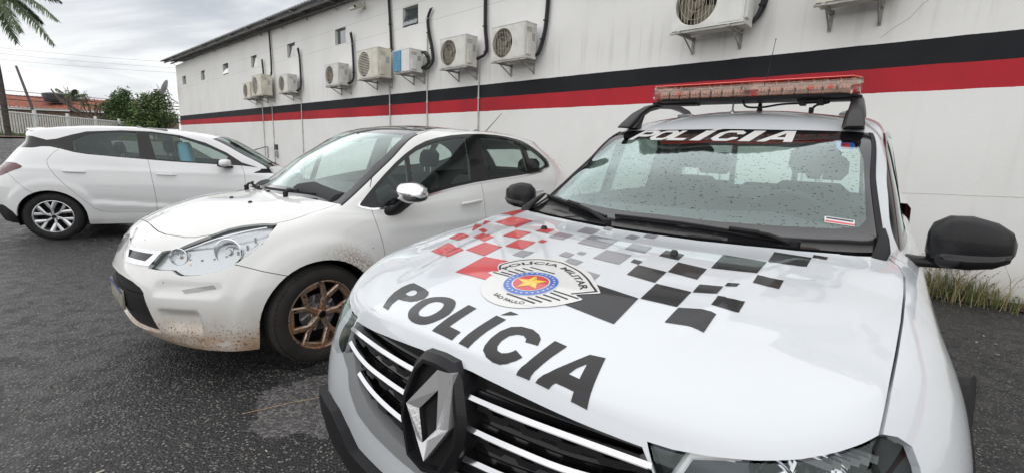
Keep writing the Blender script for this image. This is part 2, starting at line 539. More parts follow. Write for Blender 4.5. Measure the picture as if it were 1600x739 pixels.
def glass_mat(name, tint=(0.72, 0.82, 0.78), drops=0.0, dust=0.0, refl=1.0):
    m = bpy.data.materials.new(name); m.use_nodes = True; nt = m.node_tree; nt.nodes.clear()
    out = nt.nodes.new('ShaderNodeOutputMaterial')
    tr = nt.nodes.new('ShaderNodeBsdfTransparent'); tr.inputs[0].default_value = (*tint, 1)
    gl = nt.nodes.new('ShaderNodeBsdfGlossy'); gl.inputs['Roughness'].default_value = 0.015; gl.inputs['Color'].default_value = (.86, 1, .97, 1)
    lw = nt.nodes.new('ShaderNodeLayerWeight'); lw.inputs['Blend'].default_value = 0.5
    f2 = math_node(nt, 'MULTIPLY', math_node(nt, 'ADD', math_node(nt, 'MULTIPLY', math_node(nt, 'POWER', lw.outputs['Facing'], 5.0), 0.95), 0.045), 1.35 * refl, clamp=True)
    mx = nt.nodes.new('ShaderNodeMixShader'); nt.links.new(f2, mx.inputs[0]); nt.links.new(tr.outputs[0], mx.inputs[1]); nt.links.new(gl.outputs[0], mx.inputs[2])
    tc = nt.nodes.new('ShaderNodeTexCoord'); P = tc.outputs['Object']
    last = mx.outputs[0]
    if drops:
        v = nt.nodes.new('ShaderNodeTexVoronoi'); v.inputs['Scale'].default_value = 105
        mp = nt.nodes.new('ShaderNodeMapping'); mp.inputs['Scale'].default_value = (1.4, .6, 1)
        nt.links.new(P, mp.inputs[0]); nt.links.new(mp.outputs[0], v.inputs['Vector'])
        rnd = nt.nodes.new('ShaderNodeSeparateColor'); nt.links.new(v.outputs['Color'], rnd.inputs[0])
        rad = math_node(nt, 'MULTIPLY', ramp(nt, rnd.outputs[0], 0.35, 1.0), 0.36)
        msk = ramp(nt, math_node(nt, 'SUBTRACT', rad, v.outputs['Distance']), 0.0, 0.05)
        h = math_node(nt, 'MAXIMUM', math_node(nt, 'SUBTRACT', rad, v.outputs['Distance']), 0.0)
        bp = nt.nodes.new('ShaderNodeBump'); bp.inputs['Strength'].default_value = drops; bp.inputs['Distance'].default_value = 0.02
        nt.links.new(h, bp.inputs['Height'])
        rf = nt.nodes.new('ShaderNodeBsdfTransparent'); rf.inputs[0].default_value = (.10, .12, .12, 1)  # dark tint on the water drops stands in for their refraction
        m2 = nt.nodes.new('ShaderNodeMixShader'); nt.links.new(math_node(nt, 'MULTIPLY', msk, 0.8), m2.inputs[0])
        nt.links.new(last, m2.inputs[1]); nt.links.new(rf.outputs[0], m2.inputs[2]); last = m2.outputs[0]
    if dust:
        df = nt.nodes.new('ShaderNodeBsdfDiffuse'); df.inputs[0].default_value = (0.45, 0.42, 0.37, 1)
        n = noise(nt, P, 5, 6, 0.65); n2 = noise(nt, P, 90, 2, 0.5)
        fac = math_node(nt, 'MULTIPLY', math_node(nt, 'ADD', ramp(nt, n, 0.3, 0.75, 0.25, 1.0), ramp(nt, n2, 0.62, 0.68, 0, 2.0)), dust)
        m2 = nt.nodes.new('ShaderNodeMixShader'); nt.links.new(fac, m2.inputs[0]); nt.links.new(last, m2.inputs[1]); nt.links.new(df.outputs[0], m2.inputs[2]); last = m2.outputs[0]
    nt.links.new(last, out.inputs[0])
    return m

M = {}
M['police_white'] = paint_mat('police_white_paint', (0.63, 0.665, 0.70), drops=0.12, dirt=0.05)
M['muddy_white'] = paint_mat('muddy_white_paint', (0.66, 0.66, 0.63), mud=1.0)
M['clean_white'] = paint_mat('clean_white_paint', (0.64, 0.645, 0.65), dirt=0.08)
M['blackplastic'] = simple('black_plastic', (0.022, 0.023, 0.025), 0.5, bump=0.15, bscale=900)
M['wetplastic'] = simple('wet_black_plastic', (0.02, 0.021, 0.023), 0.35, coat=0.3, bump=0.25, bscale=260)
M['gloss_black'] = simple('gloss_black', (0.012, 0.012, 0.014), 0.12, coat=1.0)
M['frit'] = simple('windscreen_frit', (0.016, 0.016, 0.019), 0.08, coat=1.0)
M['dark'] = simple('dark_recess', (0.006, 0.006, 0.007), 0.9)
M['rubber'] = simple('rubber', (0.018, 0.018, 0.019), 0.75, bump=0.3, bscale=120, var=0.3, vscale=14)
M['muddy_rubber'] = simple('muddy_rubber', (0.035, 0.028, 0.022), 0.85, bump=0.4, bscale=90, var=0.5, vscale=9)
M['chrome'] = simple('chrome', (0.78, 0.78, 0.80), 0.07, 1.0)
M['satin'] = simple('satin_chrome', (0.55, 0.56, 0.58), 0.25, 1.0)
M['alloy'] = simple('silver_alloy', (0.56, 0.57, 0.58), 0.3, 0.85, var=0.1)
M['reflector'] = simple('lamp_reflector', (0.72, 0.73, 0.75), 0.16, 0.9)
M['lamp_white'] = simple('lamp_white', (0.8, 0.8, 0.8), 0.2)
M['interior'] = simple('cabin_trim', (0.035, 0.037, 0.04), 0.8)
M['seat_grey'] = simple('seat_cloth', (0.045, 0.045, 0.05), 0.9, bump=0.3, bscale=400)
M['headliner'] = simple('headliner', (0.22, 0.22, 0.22), 0.9)
M['red_lens'] = simple('red_lens', (0.12, 0.005, 0.008), 0.12, coat=1.0)
M['decal_red'] = simple('red_vinyl', (0.55, 0.035, 0.04), 0.3, coat=0.7)
M['decal_grey'] = simple('grey_vinyl', (0.24, 0.235, 0.26), 0.3, coat=0.7)
M['decal_black'] = simple('black_vinyl', (0.018, 0.018, 0.022), 0.25, coat=0.8)
M['decal_white'] = simple('white_vinyl', (0.78, 0.78, 0.76), 0.3, coat=0.6)
M['decal_blue'] = simple('blue_vinyl', (0.03, 0.11, 0.45), 0.3, coat=0.7)
M['decal_yellow'] = simple('yellow_vinyl', (0.82, 0.55, 0.03), 0.3, coat=0.7)
M['decal_yellow_dark'] = simple('dark_yellow_vinyl', (0.66, 0.40, 0.02), 0.3, coat=0.7)
M['decal_mint'] = simple('mint_label', (0.25, 0.55, 0.47), 0.5)
def rusty_alloy():
    m, nt, b = new_mat('mud_coated_alloy')
    b.inputs['Metallic'].default_value = 0.45; b.inputs['Roughness'].default_value = 0.38; b.inputs['Coat Weight'].default_value = 0.4
    tc = nt.nodes.new('ShaderNodeTexCoord'); P = tc.outputs['Object']
    n = noise(nt, P, 12, 8, 0.7); n2 = noise(nt, P, 55, 4, 0.6)
    c = mix_col(nt, ramp(nt, n, 0.42, 0.6), (0.38, 0.30, 0.24), (0.27, 0.125, 0.06))
    c = mix_col(nt, ramp(nt, n2, 0.56, 0.62), c, (0.09, 0.035, 0.018))
    nt.links.new(c, b.inputs['Base Color']); nt.links.new(ramp(nt, n, 0.4, 0.6, 0.8, 0.15), b.inputs['Metallic'])
    return m
M['rusty'] = rusty_alloy()
M['glass_police'] = glass_mat('police_windscreen_glass', (0.74, 0.87, 0.83), drops=0.9, refl=2.0)
M['glass_muddy'] = glass_mat('dusty_windscreen_glass', (0.76, 0.88, 0.86), dust=0.13, refl=1.7)
M['glass_side'] = glass_mat('tinted_side_glass', (0.38, 0.44, 0.42), dust=0.03)
M['glass_light'] = glass_mat('green_side_glass', (0.62, 0.70, 0.67))
M['lens'] = glass_mat('clear_lamp_lens', (0.93, 0.94, 0.94), dust=0.02)
M['bar_lens'] = glass_mat('light_bar_lens', (0.85, 0.55, 0.47))
M['bar_red'] = glass_mat('light_bar_red_lens', (0.85, 0.07, 0.04))
M['frit_wet'] = simple('wet_windscreen_frit', (0.016, 0.016, 0.020), 0.10, coat=1.0)
_nt = M['frit_wet'].node_tree; _tc = _nt.nodes.new('ShaderNodeTexCoord'); add_drops(_nt, _nt.nodes['Principled BSDF'], _tc.outputs['Object'], 0.5, coat=True, scale=48)
_nt = M['decal_black'].node_tree; _tc = _nt.nodes.new('ShaderNodeTexCoord'); add_drops(_nt, _nt.nodes['Principled BSDF'], _tc.outputs['Object'], 0.25, coat=True)
_nt = M['wetplastic'].node_tree; _tc = _nt.nodes.new('ShaderNodeTexCoord'); add_drops(_nt, _nt.nodes['Principled BSDF'], _tc.outputs['Object'], 0.35, coat=True)
M['sticker_white'] = simple('sticker_paper', (0.6, 0.62, 0.62), 0.5)
M['bar_red_solid'] = simple('light_bar_red_lens', (0.62, 0.035, 0.02), 0.15, coat=1.0)
M['red_glow'] = simple('orange_glow_spot', (0.85, 0.10, 0.04), 0.3)  # orange colour imitating glowing spots in the light bar, not emissive
M['plate'] = simple('number_plate_enamel', (0.45, 0.44, 0.41), 0.5, bump=0.2, var=0.2)
M['cyan_cloth'] = simple('blue_cloth', (0.22, 0.55, 0.75), 0.9)
M['bulb'] = simple('amber_marker', (0.75, 0.35, 0.08), 0.2, coat=1)
ARC_FLIP = True
PM_POSE = (0.300, 1.478, 231.9)
C3_POSE = (-1.76140461, 3.22084773, 227.916)
HB_POSE = (-6.17049981, 6.45806653, 25.191)
M['leaf_litter'] = simple('leaf_litter', (0.05, 0.028, 0.014), 0.8, var=0.5, vscale=40)
M['plate_blue'] = simple('plate_band_blue', (0.06, 0.08, 0.20), 0.5)
M['drl'] = simple('daytime_lamp_lens', (0.33, 0.34, 0.33), 0.3, coat=1.0, bump=0.5, bscale=160)
M['lamp_back'] = simple('lamp_housing_silver', (0.5, 0.51, 0.53), 0.28, 0.6)
M['dusty_black'] = simple('dusty_black_glass', (0.022, 0.023, 0.026), 0.10, coat=1.0, var=0.5, vscale=4)
M['chrome_dirty'] = simple('spotted_chrome', (0.72, 0.72, 0.73), 0.09, 1.0, bump=0.25, bscale=70, var=0.12, vscale=30)
M['glass_side_clear'] = glass_mat('lightly_tinted_glass', (0.50, 0.56, 0.54), dust=0.03)
M['glass_hb'] = glass_mat('tinted_green_glass', (0.50, 0.56, 0.54))
def honeycomb():
    m, nt, b = new_mat('honeycomb_mesh'); b.inputs['Base Color'].default_value = (0.012, 0.012, 0.013, 1); b.inputs['Roughness'].default_value = 0.35
    tc = nt.nodes.new('ShaderNodeTexCoord'); v = nt.nodes.new('ShaderNodeTexVoronoi'); v.feature = 'DISTANCE_TO_EDGE'; v.inputs['Scale'].default_value = 34; v.inputs['Randomness'].default_value = 0.05
    nt.links.new(tc.outputs['Object'], v.inputs['Vector'])
    bp = nt.nodes.new('ShaderNodeBump'); bp.inputs['Strength'].default_value = 1; bp.inputs['Distance'].default_value = 0.02
    nt.links.new(ramp(nt, v.outputs['Distance'], 0.02, 0.12, 1, 0), bp.inputs['Height']); nt.links.new(bp.outputs['Normal'], b.inputs['Normal'])
    nt.links.new(mix_col(nt, ramp(nt, v.outputs['Distance'], 0.02, 0.12), (0.03, 0.03, 0.032), (0.002, 0.002, 0.002)), b.inputs['Base Color'])
    return m
M['honeycomb'] = honeycomb()

M['bar_chrome'] = simple('bright_trim', (0.80, 0.80, 0.81), 0.16, 0.9)
M['satin'] = simple('satin_chrome', (0.66, 0.67, 0.69), 0.30, 0.75)
M['lamp_back'] = simple('lamp_housing_silver', (0.62, 0.63, 0.65), 0.3, 0.35)
M['glass_side'] = glass_mat('tinted_side_glass', (0.42, 0.50, 0.47), dust=0.03)
M['glass_side_clear'] = glass_mat('lightly_tinted_glass', (0.66, 0.74, 0.71), dust=0.05)
M['glass_hb'] = glass_mat('tinted_green_glass', (0.66, 0.74, 0.71), dust=0.02)
M['bar_lens'] = glass_mat('light_bar_lens', (0.96, 0.82, 0.78), dust=.08)

M['badge_chrome'] = simple('brushed_badge', (0.50, 0.50, 0.51), 0.22, 1.0, bump=.1, bscale=200)
M['decal_white'] = simple('white_vinyl', (0.62, 0.62, 0.60), 0.3, coat=0.6)

for _k, _c, _s in (('gloss_black', .30, .25), ('frit', .5, .3), ('frit_wet', .5, .3), ('decal_black', .35, .3), ('blackplastic', 0, .3), ('wetplastic', .12, .3), ('rubber', 0, .25), ('interior', 0, .25), ('dusty_black', .8, .3)):
    _b = M[_k].node_tree.nodes['Principled BSDF']; _b.inputs['Coat Weight'].default_value = _c; _b.inputs['Specular IOR Level'].default_value = _s
M['bar_chrome'] = simple('bright_trim', (0.62, 0.62, 0.63), 0.14, 1.0)

M['bar_module'] = simple('lamp_module', (0.42, 0.36, 0.33), 0.3, 0.5, var=.3, vscale=25)
M['trim_satin'] = simple('satin_trim', (0.52, 0.53, 0.54), 0.32, 0.25)
M['lens_pm'] = glass_mat('headlamp_lens', (0.9, 0.93, 0.94), refl=1.8)
M['lamp_back_dark'] = simple('dark_lamp_housing', (0.10, 0.11, 0.12), 0.25, 0.5)
M['bar_lens'] = glass_mat('light_bar_lens', (0.95, 0.72, 0.66), dust=.30)
M['bar_red_solid'] = simple('light_bar_red_lens', (0.85, 0.05, 0.025), 0.15, coat=1.0)
M['glass_police'] = glass_mat('police_windscreen_glass', (0.80, 0.94, 0.90), drops=0.9, refl=2.0)
M['glass_muddy'] = glass_mat('dusty_windscreen_glass', (0.82, 0.94, 0.92), dust=0.10, refl=1.9)
M['rusty'].node_tree.nodes['Principled BSDF'].inputs['Roughness'].default_value = 0.3

M['badge_chrome'] = simple('brushed_badge', (0.55, 0.55, 0.56), 0.28, .75, bump=.1, bscale=200)
M['plate'] = simple('number_plate_enamel', (0.26, 0.25, 0.20), 0.6, bump=0.3, var=0.4, vscale=12)
M['police_white'] = paint_mat('police_white_paint', (0.58, 0.615, 0.65), drops=0.12, dirt=0.10)

M['trim_satin'] = simple('satin_trim', (0.42, 0.43, 0.44), 0.30, 0.5)

M['glass_side_clear'] = glass_mat('lightly_tinted_glass', (0.70, 0.78, 0.75), refl=.75)
M['glass_hb'] = glass_mat('tinted_green_glass', (0.70, 0.78, 0.75), refl=.8)
M['lens'] = glass_mat('clear_lamp_lens', (0.96, 0.97, 0.97), refl=.7)
M['lens_pm'] = glass_mat('headlamp_lens', (0.93, 0.95, 0.96), refl=.8)
M['lamp_back_dark'] = simple('dark_lamp_housing', (0.035, 0.04, 0.05), 0.2, 0.6)
M['lamp_back'] = simple('lamp_housing_silver', (0.70, 0.71, 0.73), 0.25, 0.3)

M['chrome_dirty'].node_tree.nodes['Principled BSDF'].inputs['Roughness'].default_value = 0.14

M['lamp_back'] = simple('lamp_housing_silver', (0.40, 0.41, 0.43), 0.22, 0.75, bump=.3, bscale=60)
M['lamp_ring'] = simple('lamp_inner_ring', (0.12, 0.125, 0.13), 0.2, 0.7)

M['lamp_back'] = simple('lamp_housing_silver', (0.52, 0.53, 0.55), 0.2, 0.6, bump=.25, bscale=40)
M['red_lens'] = simple('red_lens', (0.07, 0.003, 0.006), 0.15, coat=.5)

def _base(k, c):
    nt = M[k].node_tree; b = nt.nodes['Principled BSDF']; b.inputs['Base Color'].default_value = (*c, 1)
for _k, _c in (('blackplastic', .011), ('wetplastic', .010), ('decal_black', .010), ('frit_wet', .009), ('frit', .009), ('gloss_black', .007), ('seat_grey', .020)): _base(_k, (_c, _c, _c * 1.12))
for _k in ('blackplastic', 'wetplastic'): M[_k].node_tree.nodes['Principled BSDF'].inputs['Specular IOR Level'].default_value = .22
M['badge_chrome'] = simple('badge_chrome', (0.74, 0.74, 0.75), 0.20, .72, bump=.12, bscale=150)
M['police_white'] = paint_mat('police_white_paint', (0.60, 0.625, 0.65), drops=0.14, dirt=0.10)
M['muddy_white'] = paint_mat('muddy_white_paint', (0.665, 0.67, 0.65), mud=1.0)

M['muddy_rubber'] = simple('muddy_rubber', (0.020, 0.018, 0.016), 0.85, bump=0.4, bscale=90, var=0.4, vscale=9)
M['bar_lens'] = glass_mat('light_bar_lens', (0.95, 0.74, 0.66), dust=.16)
# ------------------------------------------------------------------ shared vehicle parts (car frame: x forward, y to the car's left, z up)
def add_wheel(parent, c, r, rim_r, width, side, style, rim_mat, tyre_mat, steer=0.0):
    """c: wheel centre (mid tread). side: +1 left / -1 right; outer face towards side*y"""
    hub = MB(); hw = width / 2
    hub.lathe([(0.0, hw - .055), (.055, hw - .055), (.06, hw - .075), (rim_r * .55, hw - .078), (rim_r * .55, hw - .10), (.0, hw - .10)], M['reflector'] if style != 'leaf' else M['dark'], 32, 'Y')
    hub.lathe([(rim_r * .62, hw - .105), (rim_r * .95, hw - .13), (rim_r * .95, -hw + .02), (0, -hw + .02)], M['dark'], 32, 'Y')
    w = hub.build('wheel', None, parent, smooth=30)
    w.location = c; w.rotation_euler = (0, 0, steer + (0 if side > 0 else PI))
    ty = MB(); t = r; rr = rim_r
    prof = [(rr * .97, hw - .02), (rr * 1.0, hw - .008), (rr + (t - rr) * .25, hw + .004), (rr + (t - rr) * .55, hw + .006), (rr + (t - rr) * .8, hw - .003), (t - .012, hw - .014), (t - .003, hw - .028), (t, hw - .045)]
    g = []
    for k in (-1, 0, 1):
        cx = k * hw * .32
        g += [(t, cx + .006), (t - .007, cx + .005), (t - .007, cx - .005), (t, cx - .006)]
    prof += g[::-1][::-1] if False else sorted(g[:0], key=lambda q: -q[1])
    for k in (1, 0, -1):
        cx = k * hw * .32; prof += [(t, cx + .006), (t - .007, cx + .004), (t - .007, cx - .004), (t, cx - .006)]
    prof += [(t, -hw + .045), (t - .012, -hw + .014), (rr + (t - rr) * .55, -hw - .006), (rr, -hw + .008), (rr * .97, -hw + .02)]
    ty.lathe(prof, tyre_mat, 64, 'Y')
    # sidewall lettering rib and tread blocks
    for k in range(64):
        a = 2 * PI * (k + .5) / 64
        ty.box((math.cos(a) * (t - .010), hw - .012, math.sin(a) * (t - .010)), (.006, .020, .016), tyre_mat, Matrix.Rotation(-a, 3, 'Y'))
    o = ty.build('tyre', None, w, smooth=35)
    rm = MB()
    rm.lathe([(rr * 1.0, hw - .012), (rr * 1.015, hw - .006), (rr * .985, hw - .004), (rr * .95, hw - .012), (rr * .93, hw - .03), (rr * .91, hw - .10)], rim_mat, 64, 'Y')
    def fr(h0):
        return lambda a, b, h: (a, h0 + h, b)
    def bar(p0, p1, w0, w1, y0, y1, th=.022):
        d = Vector((p1[0] - p0[0], p1[1] - p0[1])).normalized(); n = Vector((-d.y, d.x))
        q = [(p0[0] + n.x * w0 / 2, p0[1] + n.y * w0 / 2), (p0[0] - n.x * w0 / 2, p0[1] - n.y * w0 / 2), (p1[0] - n.x * w1 / 2, p1[1] - n.y * w1 / 2), (p1[0] + n.x * w1 / 2, p1[1] + n.y * w1 / 2)]
        c0 = p0; c1 = p1
        ys = [y0, y0, y1, y1]; vs = []
        for (a, b), y in zip(q, ys): vs.append((a, y - th, b))
        for (a, b), y in zip(q, ys): vs.append((a, y - .006, b))
        k = .55
        for i, ((a, b), y) in enumerate(zip(q, ys)):
            cc = c0 if i < 2 else c1
            vs.append((cc[0] + (a - cc[0]) * k, y, cc[1] + (b - cc[1]) * k))
        fs = []
        for L in (0, 4):
            for i in range(4): fs.append((L + i, L + (i + 1) % 4, L + 4 + (i + 1) % 4, L + 4 + i))
        fs.append((8, 9, 10, 11)); fs.append((3, 2, 1, 0))
        rm.add(vs, fs, rim_mat)
    pol = lambda rad, ang: (rad * math.cos(ang), rad * math.sin(ang))
    yh = hw - .022; yr = hw - .010
    n = {'twist': 5, 'leaf': 6, 'plain': 5}[style]
    for k in range(n):
        a = 2 * PI * k / n + {'twist': .55, 'leaf': .3, 'plain': .3}[style]
        if style == 'twist':
            bar(pol(.018, a), pol(rr * .50, a), .036, .040, yh, yh + .006)
            bar(pol(rr * .47, a), pol(rr * .955, a + .40), .036, .034, yh + .006, yr)
            bar(pol(rr * .47, a + .01), pol(rr * .955, a - .22), .034, .030, yh + .005, yr)
            bar(pol(rr * .94, a + .40), pol(rr * .94, a - .22 + 2 * PI / n), .03, .03, yr - .002, yr - .002)
        elif style == 'leaf':
            bar(pol(.03, a), pol(rr * .50, a + .10), .024, .034, yh, yh + .004)
            bar(pol(rr * .46, a + .10), pol(rr * .96, a + .40), .038, .050, yh + .004, yr)
            bar(pol(rr * .46, a + .06), pol(rr * .96, a - .12), .028, .040, yh + .002, yr - .002)
        else:
            bar(pol(.03, a - .12), pol(rr * .96, a - .2), .028, .03, yh, yr); bar(pol(.03, a + .12), pol(rr * .96, a + .2), .028, .03, yh, yr)
    rm.lathe([(.0, yh + .004), (.026, yh + .003), (.034, yh - .004), (.040, yh - .02)], rim_mat, 24, 'Y')
    rm.build('rim', None, w, smooth=32)
    cap = MB(); cap.lathe([(0, yh + .009), (.020, yh + .008), (.024, yh + .003)], M['gloss_black'], 20, 'Y')
    for k in range(4):
        a = 2 * PI * k / 4 + .78
        cap.lathe([(0, yh + .0), (.009, yh - .001), (.011, yh - .03)], M['satin'], 12, 'Y', center=(.05 * math.cos(a), 0, .05 * math.sin(a)))
        if style == 'twist': cap.lathe([(.012, yh - .024), (.028, yh - .026), (.030, yh - .034)], M['reflector'], 16, 'Y', center=(.05 * math.cos(a), 0, .05 * math.sin(a)))
    cap.build('hub_cap', None, w, smooth=35)
    return w

def add_seat(parent, x, y, z, w=.50, h=.60, back=.22, name='seat', mat=None, rest=True):
    mat = mat or M['seat_grey']; mb = MB()
    ellipse_loft(mb, [((x - .25, y, z), (0, w / 2, 0), (0, 0, .06)), ((x - .1, y, z + .01), (0, w / 2, 0), (0, 0, .085)), ((x + .18, y, z + .02), (0, w / 2 * .97, 0), (0, 0, .08)), ((x + .27, y, z + .01), (0, w / 2 * .9, 0), (0, 0, .05))], mat, 20, 4)
    ellipse_loft(mb, [((x - .20, y, z), (0, w / 2 * .9, 0), (.06, 0, 0)), ((x - .24, y, z + .12), (0, w / 2, 0), (.09, 0, 0)), ((x - .20 - back * .5, y, z + h * .55), (0, w / 2, 0), (.085, 0, 0)), ((x - .20 - back * .9, y, z + h * .92), (0, w / 2 * .82, 0), (.06, 0, 0)), ((x - .20 - back, y, z + h), (0, w / 2 * .6, 0), (.03, 0, 0))], mat, 20, 3.5)
    s = mb.build(name, None, parent, smooth=50)
    if rest:
        hb = MB(); hx = x - .22 - back
        ellipse_loft(hb, [((hx, y, z + h + .05), (0, .10, 0), (.035, 0, 0)), ((hx - .01, y, z + h + .10), (0, .135, 0), (.05, 0, 0)), ((hx - .02, y, z + h + .18), (0, .13, 0), (.048, 0, 0)), ((hx - .02, y, z + h + .22), (0, .09, 0), (.025, 0, 0))], mat, 20, 3)
        for q in (-.05, .05): hb.tube([(hx + .01, y + q, z + h - .03), (hx, y + q, z + h + .08)], .006, M['satin'], 8)
        hb.build('headrest', None, s, smooth=50)
    return s

def add_cabin(parent, dash_x, dash_w, dash_z, seat_x, rear_x, seat_y, seat_z, steer_x, dash_profile=None, mat=None):
    mb = MB(); w = dash_w / 2
    ellipse_loft(mb, [((dash_x - .02, -w, dash_z - .12), (.20, 0, 0), (0, 0, .13)), ((dash_x, -w * .6, dash_z - .10), (.24, 0, 0), (0, 0, .13)), ((dash_x, 0, dash_z - .10), (.25, 0, 0), (0, 0, .135)), ((dash_x, w * .5, dash_z - .09), (.24, 0, 0), (0, 0, .15)), ((dash_x - .02, w, dash_z - .12), (.20, 0, 0), (0, 0, .13))], M['interior'], 20, 3.5)
    mb.box((dash_x - .12, 0, dash_z - .38), (.25, .30, .4), M['interior'], bev=.03)
    ellipse_loft(mb, [((dash_x - .24, seat_y, dash_z - .02), (0, .17, 0), (0, 0, .05)), ((dash_x - .12, seat_y, dash_z - .02), (0, .16, 0), (0, 0, .04)), ((dash_x - .02, seat_y, dash_z - .04), (0, .10, 0), (0, 0, .02))], M['interior'], 18, 2.5)
    mb.build('dashboard', None, parent, smooth=45)
    sw = MB(); ctr = Vector((steer_x, seat_y, dash_z - .03)); ax = Vector((-.9, 0, .42)).normalized(); up = Vector((.42, 0, .9)).normalized(); sd = Vector((0, 1, 0))
    ring = [ctr + up * (.18 * math.sin(t)) + sd * (.18 * math.cos(t)) for t in [2 * PI * k / 36 for k in range(37)]]
    sw.tube(ring, .015, M['interior'], 10, cap=False)
    for t in (0, PI, -PI / 2): sw.tube([ctr, ctr + up * (.175 * math.sin(t)) + sd * (.175 * math.cos(t))], .018, M['interior'], 8)
    sw.tube([ctr - ax * -.03, ctr - ax * .25], .05, M['interior'], 12)
    sw.build('steering_wheel', None, parent, smooth=50)
    for s in (1, -1): add_seat(parent, seat_x, s * seat_y, seat_z)
    for s in (1, 0, -1): add_seat(parent, rear_x, s * seat_y * 1.05, seat_z, w=.42, h=.55, back=.16, name='rear_seat', rest=(s != 0))
    return

def wiper(parent, pts, pivot, mat=None, base='wiper'):
    mb = MB(); mat = mat or M['blackplastic']
    P = [Vector(p) for p in pts]
    mb.tube(P, .006, mat, 6); mb.tube([p + Vector((0, 0, -.009)) for p in P], .003, M['rubber'], 4)
    mid = P[len(P) // 2]; up = Vector((.005, 0, .014))
    mb.tube([Vector(pivot), Vector(pivot) + (mid - Vector(pivot)) * .5 + up, mid + up * .7], [.011, .008, .006], mat, 8)
    mb.tube([mid - (P[-1] - P[0]).normalized() * .05 + up * .6, mid + (P[-1] - P[0]).normalized() * .05 + up * .6], .009, mat, 8)
    mb.tube([Vector(pivot) - Vector((0, 0, .03)), Vector(pivot) + Vector((0, 0, .012))], .016, mat, 12)
    return mb.build(base, None, parent, smooth=40)

def arch_liner(parent, cx, cz, r, y0, y1, side):
    mb = MB(); N = 30; vs = []; fs = []
    for k in range(N + 1):
        a = R(-18) + R(216) * k / N; c, s_ = math.cos(a), math.sin(a)
        vs += [(cx + r * c, y1 * side, cz + r * s_), (cx + r * c, y0 * side, cz + r * s_)]
    vs.append((cx, y0 * side, cz - .05))
    for k in range(N): fs += [(2 * k, 2 * k + 2, 2 * k + 3, 2 * k + 1), (2 * k + 1, 2 * k + 3, len(vs) - 1)]
    mb.add(vs, fs, M['dark'])
    return mb.build('wheel_well', None, parent, fix=False)
